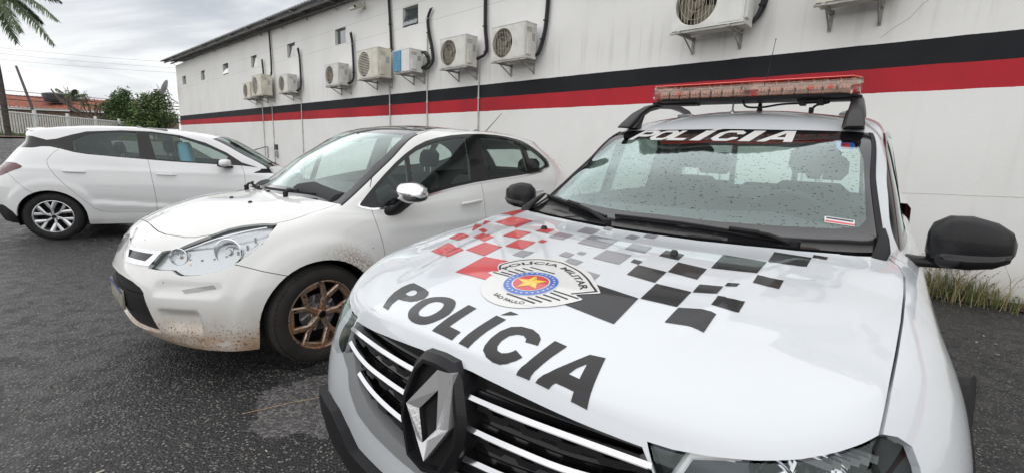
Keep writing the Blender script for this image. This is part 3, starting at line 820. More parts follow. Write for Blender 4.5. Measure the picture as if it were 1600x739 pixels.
# outlines of the vinyl graphics on the hood (car frame x, y in metres)
PMD = {
'red': [[[-0.578,-0.883],[-0.595,-0.888],[-0.613,-0.894],[-0.632,-0.899],[-0.626,-0.885],[-0.621,-0.872],[-0.615,-0.858],[-0.594,-0.851],[-0.574,-0.844],[-0.554,-0.837],[-0.562,-0.852],[-0.57,-0.868]],[[-0.406,-0.797],[-0.45,-0.807],[-0.495,-0.816],[-0.541,-0.827],[-0.54,-0.791],[-0.547,-0.762],[-0.51,-0.701],[-0.462,-0.692],[-0.408,-0.679],[-0.352,-0.661],[-0.386,-0.718],[-0.378,-0.742]],[[-0.215,-0.65],[-0.254,-0.648],[-0.295,-0.647],[-0.34,-0.648],[-0.329,-0.6],[-0.323,-0.556],[-0.305,-0.505],[-0.212,-0.468],[-0.131,-0.437],[-0.069,-0.418],[-0.169,-0.533],[-0.196,-0.594]],[[-0.016,-0.606],[-0.05,-0.619],[-0.085,-0.633],[-0.121,-0.647],[-0.243,-0.737],[-0.227,-0.704],[-0.214,-0.674],[-0.193,-0.675],[-0.168,-0.672],[-0.141,-0.667],[-0.162,-0.705],[-0.18,-0.74]],[[0.107,-0.614],[0.034,-0.628],[0.031,-0.604],[0.069,-0.538],[0.135,-0.531]],[[-0.045,-0.597],[-0.058,-0.6],[-0.072,-0.603],[-0.085,-0.606],[-0.072,-0.585],[-0.058,-0.563],[-0.042,-0.541],[-0.029,-0.537],[-0.015,-0.532],[-0.002,-0.528],[-0.017,-0.551],[-0.032,-0.575]],[[0.075,-0.513],[0.053,-0.516],[0.029,-0.521],[0.005,-0.525],[0.026,-0.486],[0.081,-0.42],[0.089,-0.395],[0.11,-0.393],[0.13,-0.391],[0.149,-0.39],[0.142,-0.415],[0.092,-0.478]],[[0.059,-0.38],[0.026,-0.386],[-0.007,-0.391],[-0.044,-0.398],[-0.045,-0.373],[-0.046,-0.348],[-0.047,-0.324],[-0.011,-0.318],[0.023,-0.313],[0.056,-0.308],[0.057,-0.332],[0.057,-0.356]],[[-0.078,-0.33],[-0.101,-0.333],[-0.125,-0.336],[-0.152,-0.341],[-0.159,-0.327],[-0.166,-0.314],[-0.173,-0.3],[-0.136,-0.288],[-0.101,-0.277],[-0.07,-0.268],[-0.073,-0.288],[-0.076,-0.309]],[[0.165,-0.281],[0.132,-0.287],[0.098,-0.294],[0.062,-0.301],[0.064,-0.274],[0.066,-0.247],[0.068,-0.221],[0.104,-0.214],[0.139,-0.207],[0.172,-0.201],[0.17,-0.227],[0.167,-0.254]],[[0.058,-0.221],[0.047,-0.222],[0.036,-0.223],[0.025,-0.224],[0.028,-0.215],[0.03,-0.206],[0.032,-0.197],[0.044,-0.196],[0.056,-0.195],[0.067,-0.193],[0.064,-0.203],[0.061,-0.212]],[[0.27,-0.535],[0.24,-0.537],[0.207,-0.542],[0.171,-0.549],[0.194,-0.497],[0.239,-0.426],[0.258,-0.383],[0.285,-0.383],[0.31,-0.384],[0.334,-0.386],[0.296,-0.452],[0.285,-0.491]],[[0.255,-0.377],[0.224,-0.377],[0.191,-0.378],[0.156,-0.38],[0.162,-0.348],[0.168,-0.316],[0.175,-0.285],[0.213,-0.278],[0.249,-0.273],[0.283,-0.269],[0.273,-0.304],[0.263,-0.341]],[[0.426,-0.252],[0.385,-0.252],[0.34,-0.256],[0.289,-0.262],[0.293,-0.217],[0.295,-0.175],[0.295,-0.136],[0.348,-0.129],[0.395,-0.125],[0.438,-0.123],[0.436,-0.162],[0.432,-0.204]]],
'grey': [[[-0.019,-0.228],[-0.067,-0.236],[-0.125,-0.249],[-0.121,-0.214],[-0.118,-0.18],[-0.06,-0.169],[-0.012,-0.162],[-0.015,-0.194]],[[0.239,-0.19],[0.209,-0.193],[0.178,-0.197],[0.179,-0.172],[0.179,-0.149],[0.212,-0.145],[0.243,-0.142],[0.241,-0.165]],[[-0.189,-0.211],[-0.254,-0.229],[-0.314,-0.242],[-0.311,-0.206],[-0.309,-0.17],[-0.248,-0.157],[-0.18,-0.14],[-0.185,-0.175]],[[-0.329,-0.173],[-0.35,-0.174],[-0.37,-0.175],[-0.366,-0.157],[-0.362,-0.138],[-0.337,-0.136],[-0.309,-0.131],[-0.319,-0.152]],[[-0.005,-0.099],[-0.077,-0.111],[-0.173,-0.133],[-0.163,-0.074],[-0.152,-0.018],[-0.062,0.001],[0.006,0.011],[0.001,-0.043]],[[-0.224,-0.026],[-0.265,-0.031],[-0.301,-0.034],[-0.292,-0.013],[-0.282,0.008],[-0.247,0.01],[-0.209,0.014],[-0.216,-0.006]],[[-0.291,0.017],[-0.323,0.013],[-0.351,0.011],[-0.346,0.034],[-0.342,0.056],[-0.314,0.058],[-0.283,0.061],[-0.287,0.04]],[[-0.031,0.064],[-0.081,0.055],[-0.141,0.043],[-0.133,0.081],[-0.126,0.118],[-0.068,0.129],[-0.021,0.136],[-0.026,0.1]],[[0.125,0.033],[0.071,0.027],[0.013,0.021],[0.02,0.068],[0.026,0.113],[0.084,0.119],[0.137,0.124],[0.131,0.08]],[[0.162,-0.067],[0.139,-0.07],[0.115,-0.072],[0.118,-0.053],[0.122,-0.034],[0.145,-0.032],[0.168,-0.03],[0.165,-0.048]],[[0.11,-0.033],[0.096,-0.034],[0.082,-0.035],[0.084,-0.022],[0.086,-0.01],[0.101,-0.009],[0.115,-0.008],[0.113,-0.021]],[[0.208,-0.018],[0.186,-0.021],[0.164,-0.025],[0.169,0.002],[0.175,0.028],[0.196,0.028],[0.216,0.029],[0.212,0.006]],[[0.285,0.084],[0.264,0.081],[0.243,0.078],[0.247,0.102],[0.251,0.124],[0.272,0.127],[0.292,0.13],[0.289,0.107]]],
'black': [[[-0.02,0.182],[-0.047,0.179],[-0.077,0.175],[-0.111,0.17],[-0.104,0.193],[-0.099,0.215],[-0.093,0.236],[-0.064,0.239],[-0.037,0.242],[-0.014,0.244],[-0.016,0.224],[-0.018,0.203]],[[0.095,0.141],[0.084,0.139],[0.072,0.138],[0.06,0.137],[0.063,0.147],[0.065,0.157],[0.068,0.167],[0.079,0.168],[0.091,0.168],[0.102,0.169],[0.1,0.16],[0.097,0.15]],[[0.204,0.18],[0.174,0.177],[0.141,0.173],[0.107,0.17],[0.11,0.199],[0.112,0.228],[0.113,0.256],[0.148,0.258],[0.18,0.26],[0.211,0.262],[0.21,0.236],[0.207,0.208]],[[0.322,0.271],[0.289,0.27],[0.254,0.269],[0.215,0.267],[0.213,0.297],[0.211,0.327],[0.21,0.355],[0.245,0.355],[0.278,0.355],[0.308,0.354],[0.312,0.327],[0.317,0.299]],[[0.453,0.14],[0.412,0.137],[0.367,0.133],[0.314,0.127],[0.321,0.178],[0.324,0.224],[0.325,0.267],[0.374,0.269],[0.418,0.27],[0.458,0.27],[0.459,0.23],[0.457,0.186]],[[0.11,0.258],[0.077,0.256],[0.043,0.253],[0.007,0.251],[0.01,0.28],[0.013,0.308],[0.016,0.335],[0.052,0.337],[0.086,0.338],[0.118,0.34],[0.115,0.313],[0.112,0.286]],[[0.385,0.355],[0.309,0.358],[0.287,0.4],[0.276,0.433],[0.357,0.431]],[[0.001,0.342],[-0.049,0.339],[-0.112,0.334],[-0.192,0.326],[-0.188,0.37],[-0.184,0.411],[-0.184,0.451],[-0.121,0.453],[-0.071,0.454],[-0.03,0.454],[-0.017,0.418],[-0.008,0.38]],[[-0.191,0.453],[-0.252,0.448],[-0.312,0.445],[-0.366,0.442],[-0.369,0.478],[-0.373,0.513],[-0.376,0.547],[-0.334,0.547],[-0.297,0.546],[-0.265,0.546],[-0.251,0.514],[-0.214,0.484]],[[-0.382,0.548],[-0.395,0.548],[-0.408,0.548],[-0.421,0.548],[-0.421,0.561],[-0.421,0.574],[-0.42,0.587],[-0.408,0.587],[-0.396,0.586],[-0.384,0.586],[-0.383,0.573],[-0.383,0.561]],[[0.041,0.458],[0.022,0.458],[0.002,0.458],[-0.019,0.457],[-0.039,0.476],[-0.06,0.494],[-0.068,0.515],[-0.039,0.515],[-0.012,0.516],[0.013,0.516],[0.013,0.496],[0.022,0.476]],[[0.21,0.358],[0.191,0.357],[0.171,0.356],[0.149,0.356],[0.142,0.373],[0.136,0.391],[0.129,0.408],[0.148,0.408],[0.167,0.408],[0.184,0.408],[0.193,0.392],[0.201,0.375]],[[0.124,0.41],[0.115,0.41],[0.106,0.41],[0.097,0.41],[0.092,0.419],[0.088,0.427],[0.083,0.436],[0.091,0.436],[0.1,0.435],[0.109,0.435],[0.114,0.427],[0.119,0.419]],[[0.253,0.414],[0.234,0.414],[0.215,0.414],[0.195,0.413],[0.189,0.433],[0.172,0.45],[0.158,0.467],[0.182,0.468],[0.203,0.468],[0.224,0.469],[0.23,0.45],[0.243,0.432]]],
'letters': [[[0.638,-0.31],[0.648,-0.274],[0.625,-0.288],[0.601,-0.292],[0.606,-0.264],[0.606,-0.237],[0.599,-0.218],[0.583,-0.207],[0.565,-0.213],[0.552,-0.225],[0.541,-0.25],[0.515,-0.331],[0.52,-0.343],[0.54,-0.352],[0.57,-0.35],[0.603,-0.335]],[[0.657,-0.182],[0.639,-0.199],[0.614,-0.206],[0.59,-0.204],[0.572,-0.189],[0.56,-0.158],[0.559,-0.13],[0.568,-0.107],[0.59,-0.089],[0.617,-0.079],[0.642,-0.083],[0.663,-0.096],[0.672,-0.113],[0.673,-0.14],[0.667,-0.164]],[[0.679,-0.07],[0.658,-0.07],[0.625,-0.07],[0.565,-0.065],[0.569,-0.035],[0.614,-0.038],[0.653,-0.04],[0.658,0.009],[0.685,0.01]],[[0.685,0.021],[0.658,0.021],[0.627,0.023],[0.571,0.03],[0.574,0.061],[0.632,0.052],[0.67,0.051],[0.686,0.051]],[[0.566,0.037],[0.542,0.048],[0.543,0.073],[0.552,0.062]],[[0.678,0.086],[0.667,0.08],[0.643,0.076],[0.615,0.078],[0.591,0.089],[0.578,0.109],[0.574,0.137],[0.581,0.158],[0.591,0.17],[0.611,0.177],[0.616,0.148],[0.607,0.144],[0.601,0.132],[0.605,0.118],[0.617,0.106],[0.638,0.102],[0.655,0.105],[0.665,0.114],[0.666,0.126],[0.66,0.137],[0.652,0.143],[0.645,0.146],[0.654,0.17],[0.667,0.164],[0.679,0.153],[0.686,0.139],[0.688,0.12],[0.686,0.102]],[[0.684,0.179],[0.661,0.186],[0.622,0.192],[0.58,0.198],[0.58,0.228],[0.622,0.219],[0.657,0.213],[0.68,0.208]],[[0.678,0.221],[0.656,0.235],[0.62,0.254],[0.573,0.277],[0.562,0.306],[0.605,0.314],[0.661,0.325],[0.667,0.294],[0.658,0.294],[0.664,0.258],[0.674,0.249]]],
'holes': [[[0.572,-0.297],[0.557,-0.296],[0.551,-0.287],[0.557,-0.268],[0.567,-0.257],[0.577,-0.256],[0.582,-0.266],[0.579,-0.283]],[[0.645,-0.156],[0.634,-0.167],[0.617,-0.172],[0.597,-0.171],[0.584,-0.156],[0.585,-0.134],[0.594,-0.123],[0.61,-0.116],[0.632,-0.117],[0.645,-0.126],[0.649,-0.142]],[[0.638,0.269],[0.618,0.274],[0.597,0.285],[0.635,0.291]]],
'shield': [[0.401,-0.146],[0.388,-0.145],[0.379,-0.127],[0.358,-0.149],[0.332,-0.165],[0.312,-0.16],[0.286,-0.149],[0.265,-0.138],[0.239,-0.121],[0.218,-0.098],[0.205,-0.072],[0.2,-0.049],[0.207,-0.015],[0.225,0.021],[0.235,0.055],[0.249,0.082],[0.268,0.106],[0.303,0.136],[0.331,0.161],[0.352,0.178],[0.364,0.18],[0.399,0.138],[0.408,0.159],[0.418,0.162],[0.454,0.139],[0.485,0.11],[0.506,0.058],[0.495,-0.009],[0.46,-0.041],[0.42,-0.089],[0.409,-0.121]],
'arc': [[0.367,-0.132],[0.337,-0.154],[0.299,-0.143],[0.275,-0.13],[0.25,-0.106],[0.236,-0.085],[0.23,-0.067],[0.225,-0.04],[0.225,-0.014],[0.238,0.018],[0.251,0.047],[0.269,0.076],[0.29,0.102],[0.308,0.122],[0.331,0.144],[0.344,0.158],[0.357,0.171],[0.391,0.138],[0.402,0.126]],
'stripes': [[[0.392,-0.136],[0.394,-0.067]],[[0.379,-0.118],[0.382,-0.074]],[[0.362,-0.107],[0.366,-0.063]],[[0.344,-0.096],[0.348,-0.056]],[[0.326,-0.082],[0.329,-0.044]],[[0.307,-0.069],[0.314,0.019]],[[0.479,-0.015],[0.486,0.077]],[[0.47,0.044],[0.473,0.089]],[[0.456,0.058],[0.458,0.106]],[[0.44,0.069],[0.444,0.121]],[[0.422,0.078],[0.43,0.134]],[[0.409,0.079],[0.414,0.154]]],
'nozzles': [[-0.14,-0.331],[-0.076,0.209]]}
# ------------------------------------------------------------------ police pickup body control grid
# rows: 0 bottom 1 2 3 4 lip front 5 lip top 6 hood 7 hood 8 cowl/glass base 9 glass mid 10 header 11 roof 12 roof centre line
PM_G = [
 # c0 centre
 [(.60,0,.25),(.705,0,.40),(.73,0,.60),(.722,0,.79),(.700,0,.898),(.668,0,.930),(.40,0,.993),(.0,0,1.032),(-.385,0,1.045),(-.87,0,1.285),(-1.375,0,1.497),(-1.720,0.000,1.614),(-2.100,0.000,1.658)],
 [(.59,.23,.25),(.69,.23,.40),(.715,.23,.60),(.706,.23,.785),(.682,.225,.890),(.648,.22,.924),(.39,.185,.992),(.0,.165,1.032),(-.39,.15,1.045),(-.87,.14,1.285),(-1.375,.13,1.495),(-1.720,0.120,1.612),(-2.100,0.100,1.656)],
 [(.56,.45,.25),(.65,.46,.40),(.672,.455,.58),(.656,.45,.75),(.632,.44,.853),(.595,.425,.902),(.36,.36,.982),(-.01,.32,1.030),(-.41,.29,1.046),(-.885,.27,1.285),(-1.375,.25,1.493),(-1.720,0.220,1.607),(-2.100,0.170,1.652)],
 [(.49,.66,.25),(.575,.685,.40),(.592,.685,.57),(.568,.67,.73),(.540,.635,.842),(.505,.605,.895),(.31,.52,.980),(-.03,.47,1.030),(-.44,.43,1.046),(-.91,.395,1.283),(-1.375,.365,1.491),(-1.720,0.300,1.600),(-2.100,0.230,1.646)],
 [(.37,.785,.25),(.45,.81,.40),(.46,.815,.57),(.43,.80,.73),(.405,.755,.855),(.375,.715,.915),(.20,.62,.985),(-.07,.575,1.024),(-.48,.54,1.046),(-.935,.495,1.280),(-1.37,.462,1.488),(-1.720,0.370,1.592),(-2.100,0.290,1.641)],
 [(.22,.84,.26),(.25,.875,.42),(.26,.888,.60),(.255,.88,.75),(.235,.835,.865),(.20,.78,.938),(.09,.70,.993),(-.13,.66,1.022),(-.525,.635,1.047),(-.965,.58,1.276),(-1.365,.545,1.485),(-1.720,0.440,1.584),(-2.100,0.350,1.634)],
 [(.0,.86,.26),(.0,.905,.42),(.0,.925,.60),(.0,.915,.76),(-.0,.868,.885),(-.02,.805,.968),(-.11,.755,1.003),(-.27,.725,1.022),(-.585,.715,1.050),(-.99,.655,1.268),(-1.355,.614,1.478),(-1.720,0.500,1.576),(-2.100,0.420,1.626)],
 [(-.30,.86,.26),(-.30,.90,.42),(-.30,.912,.60),(-.30,.900,.78),(-.30,.865,.905),(-.29,.815,.982),(-.31,.785,1.010),(-.42,.765,1.028),(-.66,.752,1.050),(-1.03,.695,1.262),(-1.37,.645,1.470),(-1.740,0.545,1.571),(-2.100,0.480,1.620)],
 [(-.62,.855,.26),(-.62,.89,.42),(-.62,.898,.60),(-.62,.890,.78),(-.62,.868,.91),(-.62,.840,.975),(-.63,.815,1.005),(-.66,.795,1.025),(-.74,.780,1.045),(-1.08,.725,1.258),(-1.42,.660,1.462),(-1.780,0.570,1.566),(-2.100,0.500,1.616)],
 [(-1.05,.855,.26),(-1.05,.89,.42),(-1.05,.898,.60),(-1.05,.893,.78),(-1.05,.875,.91),(-1.05,.852,.985),(-1.05,.835,1.015),(-1.05,.818,1.035),(-1.05,.800,1.055),(-1.30,.735,1.28),(-1.58,.665,1.498),(-1.860,0.580,1.579),(-2.150,0.500,1.620)],
 [(-1.60,.855,.26),(-1.60,.89,.42),(-1.60,.898,.60),(-1.60,.893,.78),(-1.60,.877,.91),(-1.60,.855,.99),(-1.60,.838,1.02),(-1.60,.822,1.04),(-1.60,.805,1.06),(-1.72,.745,1.30),(-1.86,.675,1.525),(-2.020,0.590,1.596),(-2.200,0.450,1.624)],
 [(-2.15,.855,.26),(-2.15,.89,.42),(-2.15,.898,.60),(-2.15,.893,.78),(-2.15,.877,.91),(-2.15,.857,.99),(-2.15,.840,1.02),(-2.15,.825,1.04),(-2.15,.808,1.06),(-2.16,.75,1.31),(-2.18,.68,1.54),(-2.230,0.590,1.602),(-2.300,0.400,1.626)],
 [(-2.44,.84,.26),(-2.44,.87,.42),(-2.44,.88,.60),(-2.44,.875,.78),(-2.44,.86,.91),(-2.44,.84,.99),(-2.44,.83,1.02),(-2.44,.815,1.04),(-2.44,.80,1.06),(-2.43,.735,1.31),(-2.41,.66,1.53),(-2.400,0.570,1.599),(-2.360,0.360,1.624)],
 [(-2.50,.5,.26),(-2.52,.5,.42),(-2.52,.5,.60),(-2.52,.5,.78),(-2.52,.5,.91),(-2.52,.5,.99),(-2.52,.5,1.02),(-2.52,.5,1.04),(-2.515,.5,1.06),(-2.50,.47,1.31),(-2.47,.42,1.54),(-2.440,0.370,1.604),(-2.370,0.220,1.626)],
 [(-2.52,0,.26),(-2.54,0,.42),(-2.54,0,.60),(-2.54,0,.78),(-2.54,0,.91),(-2.54,0,.99),(-2.54,0,1.02),(-2.54,0,1.04),(-2.535,0,1.06),(-2.52,0,1.31),(-2.49,0,1.55),(-2.450,0.000,1.614),(-2.380,0.000,1.636)],
]
def crease(S):
    """raised centre panel of the hood with two soft creases"""
    x, y, z = S[..., 0], S[..., 1], S[..., 2]
    up = np.clip((z - .93) / .05, 0, 1) * np.clip((-.33 - x) / -.15, 0, 1) * np.clip((1.08 - z) / .02, 0, 1)
    yc = .515 - .13 * np.clip((x + .35) / 1.0, 0, 1)      # crease runs forward and inward
    t = np.clip((y - yc) / .045 + .5, 0, 1); t = t * t * (3 - 2 * t)
    out = S.copy(); out[..., 2] = z - .015 * t * up
    return out
# ------------------------------------------------------------------ small hatchback (muddy) control grid
# rows: 0 bottom 1 2 3 4 5 shoulder 6 hood 7 glass base 8 glass mid 9 roof edge 10 roof 11 roof centre
C3_G = [
 [(.72,0,.19),(.81,0,.27),(.848,0,.42),(.845,0,.56),(.79,0,.69),(.70,0,.815),(.40,0,.94),(.02,0,.995),(-.40,0,1.26),(-.86,0,1.475),(-1.15,0,1.515),(-1.5,0,1.525)],
 [(.71,.22,.185),(.795,.22,.265),(.832,.22,.42),(.828,.22,.55),(.775,.22,.68),(.68,.215,.81),(.385,.18,.938),(.0,.16,.994),(-.41,.14,1.26),(-.86,.12,1.473),(-1.15,.11,1.513),(-1.5,.10,1.524)],
 [(.65,.43,.18),(.72,.44,.26),(.755,.445,.42),(.752,.445,.53),(.705,.44,.66),(.62,.425,.79),(.335,.36,.93),(-.05,.32,.99),(-.44,.28,1.258),(-.87,.24,1.469),(-1.15,.21,1.508),(-1.5,.19,1.52)],
 [(.54,.62,.175),(.58,.63,.26),(.61,.635,.42),(.60,.635,.53),(.56,.62,.65),(.50,.59,.77),(.26,.50,.918),(-.09,.47,.984),(-.475,.41,1.252),(-.88,.35,1.463),(-1.15,.32,1.502),(-1.5,.29,1.512)],
 [(.42,.74,.175),(.44,.755,.26),(.46,.765,.42),(.45,.76,.54),(.42,.735,.67),(.37,.70,.78),(.17,.62,.905),(-.13,.59,.976),(-.51,.52,1.245),(-.89,.45,1.455),(-1.15,.41,1.495),(-1.5,.38,1.505)],
 [(.24,.815,.18),(.25,.83,.27),(.25,.84,.42),(.245,.835,.56),(.23,.805,.70),(.195,.76,.82),(.05,.70,.905),(-.17,.675,.968),(-.545,.60,1.238),(-.89,.525,1.445),(-1.16,.48,1.488),(-1.5,.45,1.5)],
 [(0,.84,.19),(0,.858,.28),(0,.868,.42),(0,.865,.58),(0,.845,.73),(-.01,.80,.845),(-.07,.755,.915),(-.20,.725,.962),(-.58,.655,1.230),(-.89,.575,1.432),(-1.17,.525,1.480),(-1.5,.50,1.492)],
 [(-.25,.82,.19),(-.25,.845,.28),(-.25,.862,.42),(-.25,.862,.58),(-.25,.848,.73),(-.25,.815,.85),(-.25,.785,.905),(-.27,.757,.952),(-.62,.685,1.215),(-.91,.605,1.412),(-1.18,.56,1.470),(-1.5,.53,1.483)],
 [(-.42,.80,.19),(-.42,.83,.28),(-.42,.855,.42),(-.42,.858,.58),(-.42,.848,.73),(-.42,.82,.84),(-.41,.80,.89),(-.40,.782,.94),(-.70,.705,1.195),(-.98,.625,1.400),(-1.22,.575,1.468),(-1.5,.545,1.48)],
 [(-.80,.80,.19),(-.80,.83,.28),(-.80,.852,.42),(-.80,.86,.58),(-.80,.855,.73),(-.80,.84,.85),(-.80,.822,.93),(-.80,.80,.985),(-.98,.72,1.235),(-1.16,.63,1.435),(-1.32,.58,1.478),(-1.52,.54,1.483)],
 [(-1.38,.80,.19),(-1.38,.83,.28),(-1.38,.852,.42),(-1.38,.862,.58),(-1.38,.86,.73),(-1.38,.85,.87),(-1.38,.83,.97),(-1.38,.808,1.045),(-1.41,.725,1.28),(-1.45,.63,1.465),(-1.50,.58,1.488),(-1.58,.52,1.495)],
 [(-2.0,.80,.19),(-2.0,.835,.28),(-2.0,.855,.42),(-2.0,.868,.58),(-2.0,.868,.73),(-2.0,.858,.87),(-2.0,.835,.99),(-2.0,.81,1.085),(-1.98,.72,1.28),(-1.94,.615,1.44),(-1.90,.56,1.478),(-1.84,.47,1.50)],
 [(-2.46,.80,.19),(-2.46,.84,.28),(-2.46,.866,.42),(-2.46,.875,.58),(-2.46,.873,.73),(-2.46,.86,.87),(-2.45,.825,1.0),(-2.43,.775,1.12),(-2.36,.675,1.27),(-2.28,.575,1.395),(-2.20,.53,1.45),(-2.05,.42,1.49)],
 [(-2.85,.75,.20),(-2.86,.79,.29),(-2.87,.81,.42),(-2.87,.82,.58),(-2.87,.815,.73),(-2.84,.785,.88),(-2.80,.72,1.02),(-2.72,.65,1.13),(-2.61,.565,1.27),(-2.47,.48,1.385),(-2.36,.46,1.44),(-2.18,.34,1.475)],
 [(-3.02,.6,.22),(-3.06,.62,.32),(-3.09,.62,.45),(-3.09,.63,.6),(-3.07,.62,.75),(-3.03,.60,.9),(-2.95,.52,1.04),(-2.85,.46,1.15),(-2.70,.41,1.29),(-2.54,.40,1.39),(-2.40,.33,1.44),(-2.22,.22,1.472)],
 [(-3.08,.3,.22),(-3.12,.3,.32),(-3.16,.3,.45),(-3.16,.3,.6),(-3.13,.3,.75),(-3.08,.3,.9),(-3.01,.28,1.04),(-2.92,.26,1.15),(-2.75,.23,1.29),(-2.56,.2,1.395),(-2.42,.16,1.445),(-2.24,.1,1.473)],
 [(-3.10,0,.22),(-3.14,0,.32),(-3.18,0,.45),(-3.18,0,.6),(-3.15,0,.75),(-3.10,0,.9),(-3.03,0,1.04),(-2.93,0,1.15),(-2.76,0,1.29),(-2.57,0,1.395),(-2.43,0,1.445),(-2.25,0,1.473)],
]
# ------------------------------------------------------------------ clean white hatchback control grid (origin under the REAR axle)
HB_G = [
 [(3.22,0,.20),(3.32,0,.28),(3.35,0,.42),(3.34,0,.56),(3.32,0,.66),(3.24,0,.75),(2.85,0,.90),(2.58,0,.975),(2.26,0,1.17),(1.84,0,1.39),(1.35,0,1.46),(.9,0,1.472)],
 [(3.15,.3,.20),(3.25,.3,.28),(3.28,.3,.42),(3.27,.3,.56),(3.25,.3,.66),(3.17,.29,.75),(2.81,.25,.89),(2.56,.22,.975),(2.25,.2,1.17),(1.83,.18,1.388),(1.35,.16,1.457),(.9,.14,1.47)],
 [(2.98,.58,.20),(3.05,.60,.28),(3.08,.61,.42),(3.07,.60,.56),(3.05,.58,.66),(2.98,.56,.75),(2.70,.46,.875),(2.52,.42,.97),(2.22,.38,1.165),(1.82,.34,1.382),(1.35,.30,1.45),(.9,.26,1.463)],
 [(2.80,.75,.21),(2.83,.77,.28),(2.84,.79,.42),(2.83,.78,.56),(2.81,.75,.68),(2.76,.71,.78),(2.55,.62,.87),(2.45,.58,.962),(2.17,.52,1.155),(1.80,.45,1.372),(1.35,.40,1.442),(.9,.35,1.456)],
 [(2.53,.80,.21),(2.53,.83,.28),(2.53,.845,.42),(2.53,.845,.56),(2.53,.83,.70),(2.52,.79,.80),(2.46,.72,.885),(2.46,.665,.952),(2.16,.60,1.145),(1.77,.54,1.358),(1.35,.48,1.43),(.9,.43,1.448)],
 [(2.34,.785,.20),(2.34,.815,.28),(2.34,.838,.42),(2.34,.842,.56),(2.34,.835,.70),(2.34,.805,.81),(2.34,.765,.885),(2.42,.715,.945),(2.11,.652,1.14),(1.74,.58,1.345),(1.36,.53,1.42),(.9,.50,1.438)],
 [(1.85,.775,.19),(1.85,.805,.27),(1.85,.83,.42),(1.85,.838,.56),(1.85,.835,.70),(1.85,.82,.82),(1.85,.795,.90),(1.88,.768,.955),(1.74,.69,1.15),(1.52,.605,1.355),(1.27,.55,1.42),(.9,.52,1.436)],
 [(1.45,.775,.19),(1.45,.805,.27),(1.45,.828,.42),(1.45,.838,.56),(1.45,.838,.70),(1.45,.825,.82),(1.45,.80,.92),(1.45,.77,.985),(1.37,.695,1.17),(1.25,.61,1.395),(1.12,.555,1.435),(.88,.50,1.45)],
 [(1.0,.775,.19),(1.0,.805,.27),(1.0,.828,.42),(1.0,.84,.56),(1.0,.842,.70),(1.0,.83,.82),(1.0,.80,.93),(1.0,.772,1.01),(.98,.695,1.20),(.95,.605,1.425),(.92,.55,1.455),(.86,.46,1.466)],
 [(.5,.78,.19),(.5,.81,.27),(.5,.833,.42),(.5,.848,.56),(.5,.85,.70),(.5,.84,.82),(.5,.808,.94),(.5,.775,1.05),(.51,.69,1.22),(.53,.595,1.42),(.57,.54,1.45),(.65,.42,1.466)],
 [(.0,.79,.20),(.0,.825,.28),(.0,.85,.42),(.0,.862,.56),(.0,.865,.70),(.0,.855,.82),(.0,.818,.95),(.0,.77,1.07),(.04,.68,1.22),(.10,.59,1.385),(.20,.53,1.43),(.40,.38,1.46)],
 [(-.33,.77,.22),(-.34,.81,.30),(-.35,.825,.42),(-.35,.83,.56),(-.34,.83,.70),(-.32,.82,.83),(-.29,.775,.96),(-.25,.72,1.08),(-.20,.64,1.21),(-.16,.56,1.36),(-.03,.49,1.41),(.22,.32,1.452)],
 [(-.54,.60,.24),(-.56,.63,.32),(-.58,.64,.42),(-.58,.65,.56),(-.56,.66,.70),(-.53,.65,.84),(-.46,.60,.97),(-.38,.55,1.10),(-.30,.49,1.22),(-.27,.43,1.355),(-.12,.36,1.405),(.15,.22,1.447)],
 [(-.60,.3,.26),(-.63,.3,.34),(-.65,.3,.42),(-.65,.3,.56),(-.63,.3,.70),(-.59,.3,.85),(-.53,.28,.98),(-.45,.26,1.11),(-.38,.23,1.23),(-.36,.20,1.365),(-.2,.16,1.41),(.12,.1,1.448)],
 [(-.62,0,.26),(-.65,0,.34),(-.67,0,.42),(-.67,0,.56),(-.65,0,.70),(-.61,0,.85),(-.55,0,.98),(-.47,0,1.11),(-.41,0,1.23),(-.40,0,1.37),(-.22,0,1.412),(.11,0,1.448)],
]
# ================================================================== police pickup
def text_polys(txt, size, shear=0.0, bold=0.0):
    """triangles of a line of lettering as list of faces in 2D, plus its width"""
    cu = bpy.data.curves.new('lettering', 'FONT'); cu.body = txt; cu.size = size; cu.shear = shear; cu.offset = bold; cu.resolution_u = 4
    o = bpy.data.objects.new('lettering', cu); COL.objects.link(o)
    bpy.context.view_layer.update(); dg = bpy.context.evaluated_depsgraph_get()
    me = bpy.data.meshes.new_from_object(o.evaluated_get(dg))
    V = [(v.co.x, v.co.y) for v in me.vertices]; F = [list(p.vertices) for p in me.polygons]
    bpy.data.objects.remove(o); bpy.data.curves.remove(cu); bpy.data.meshes.remove(me)
    return V, F

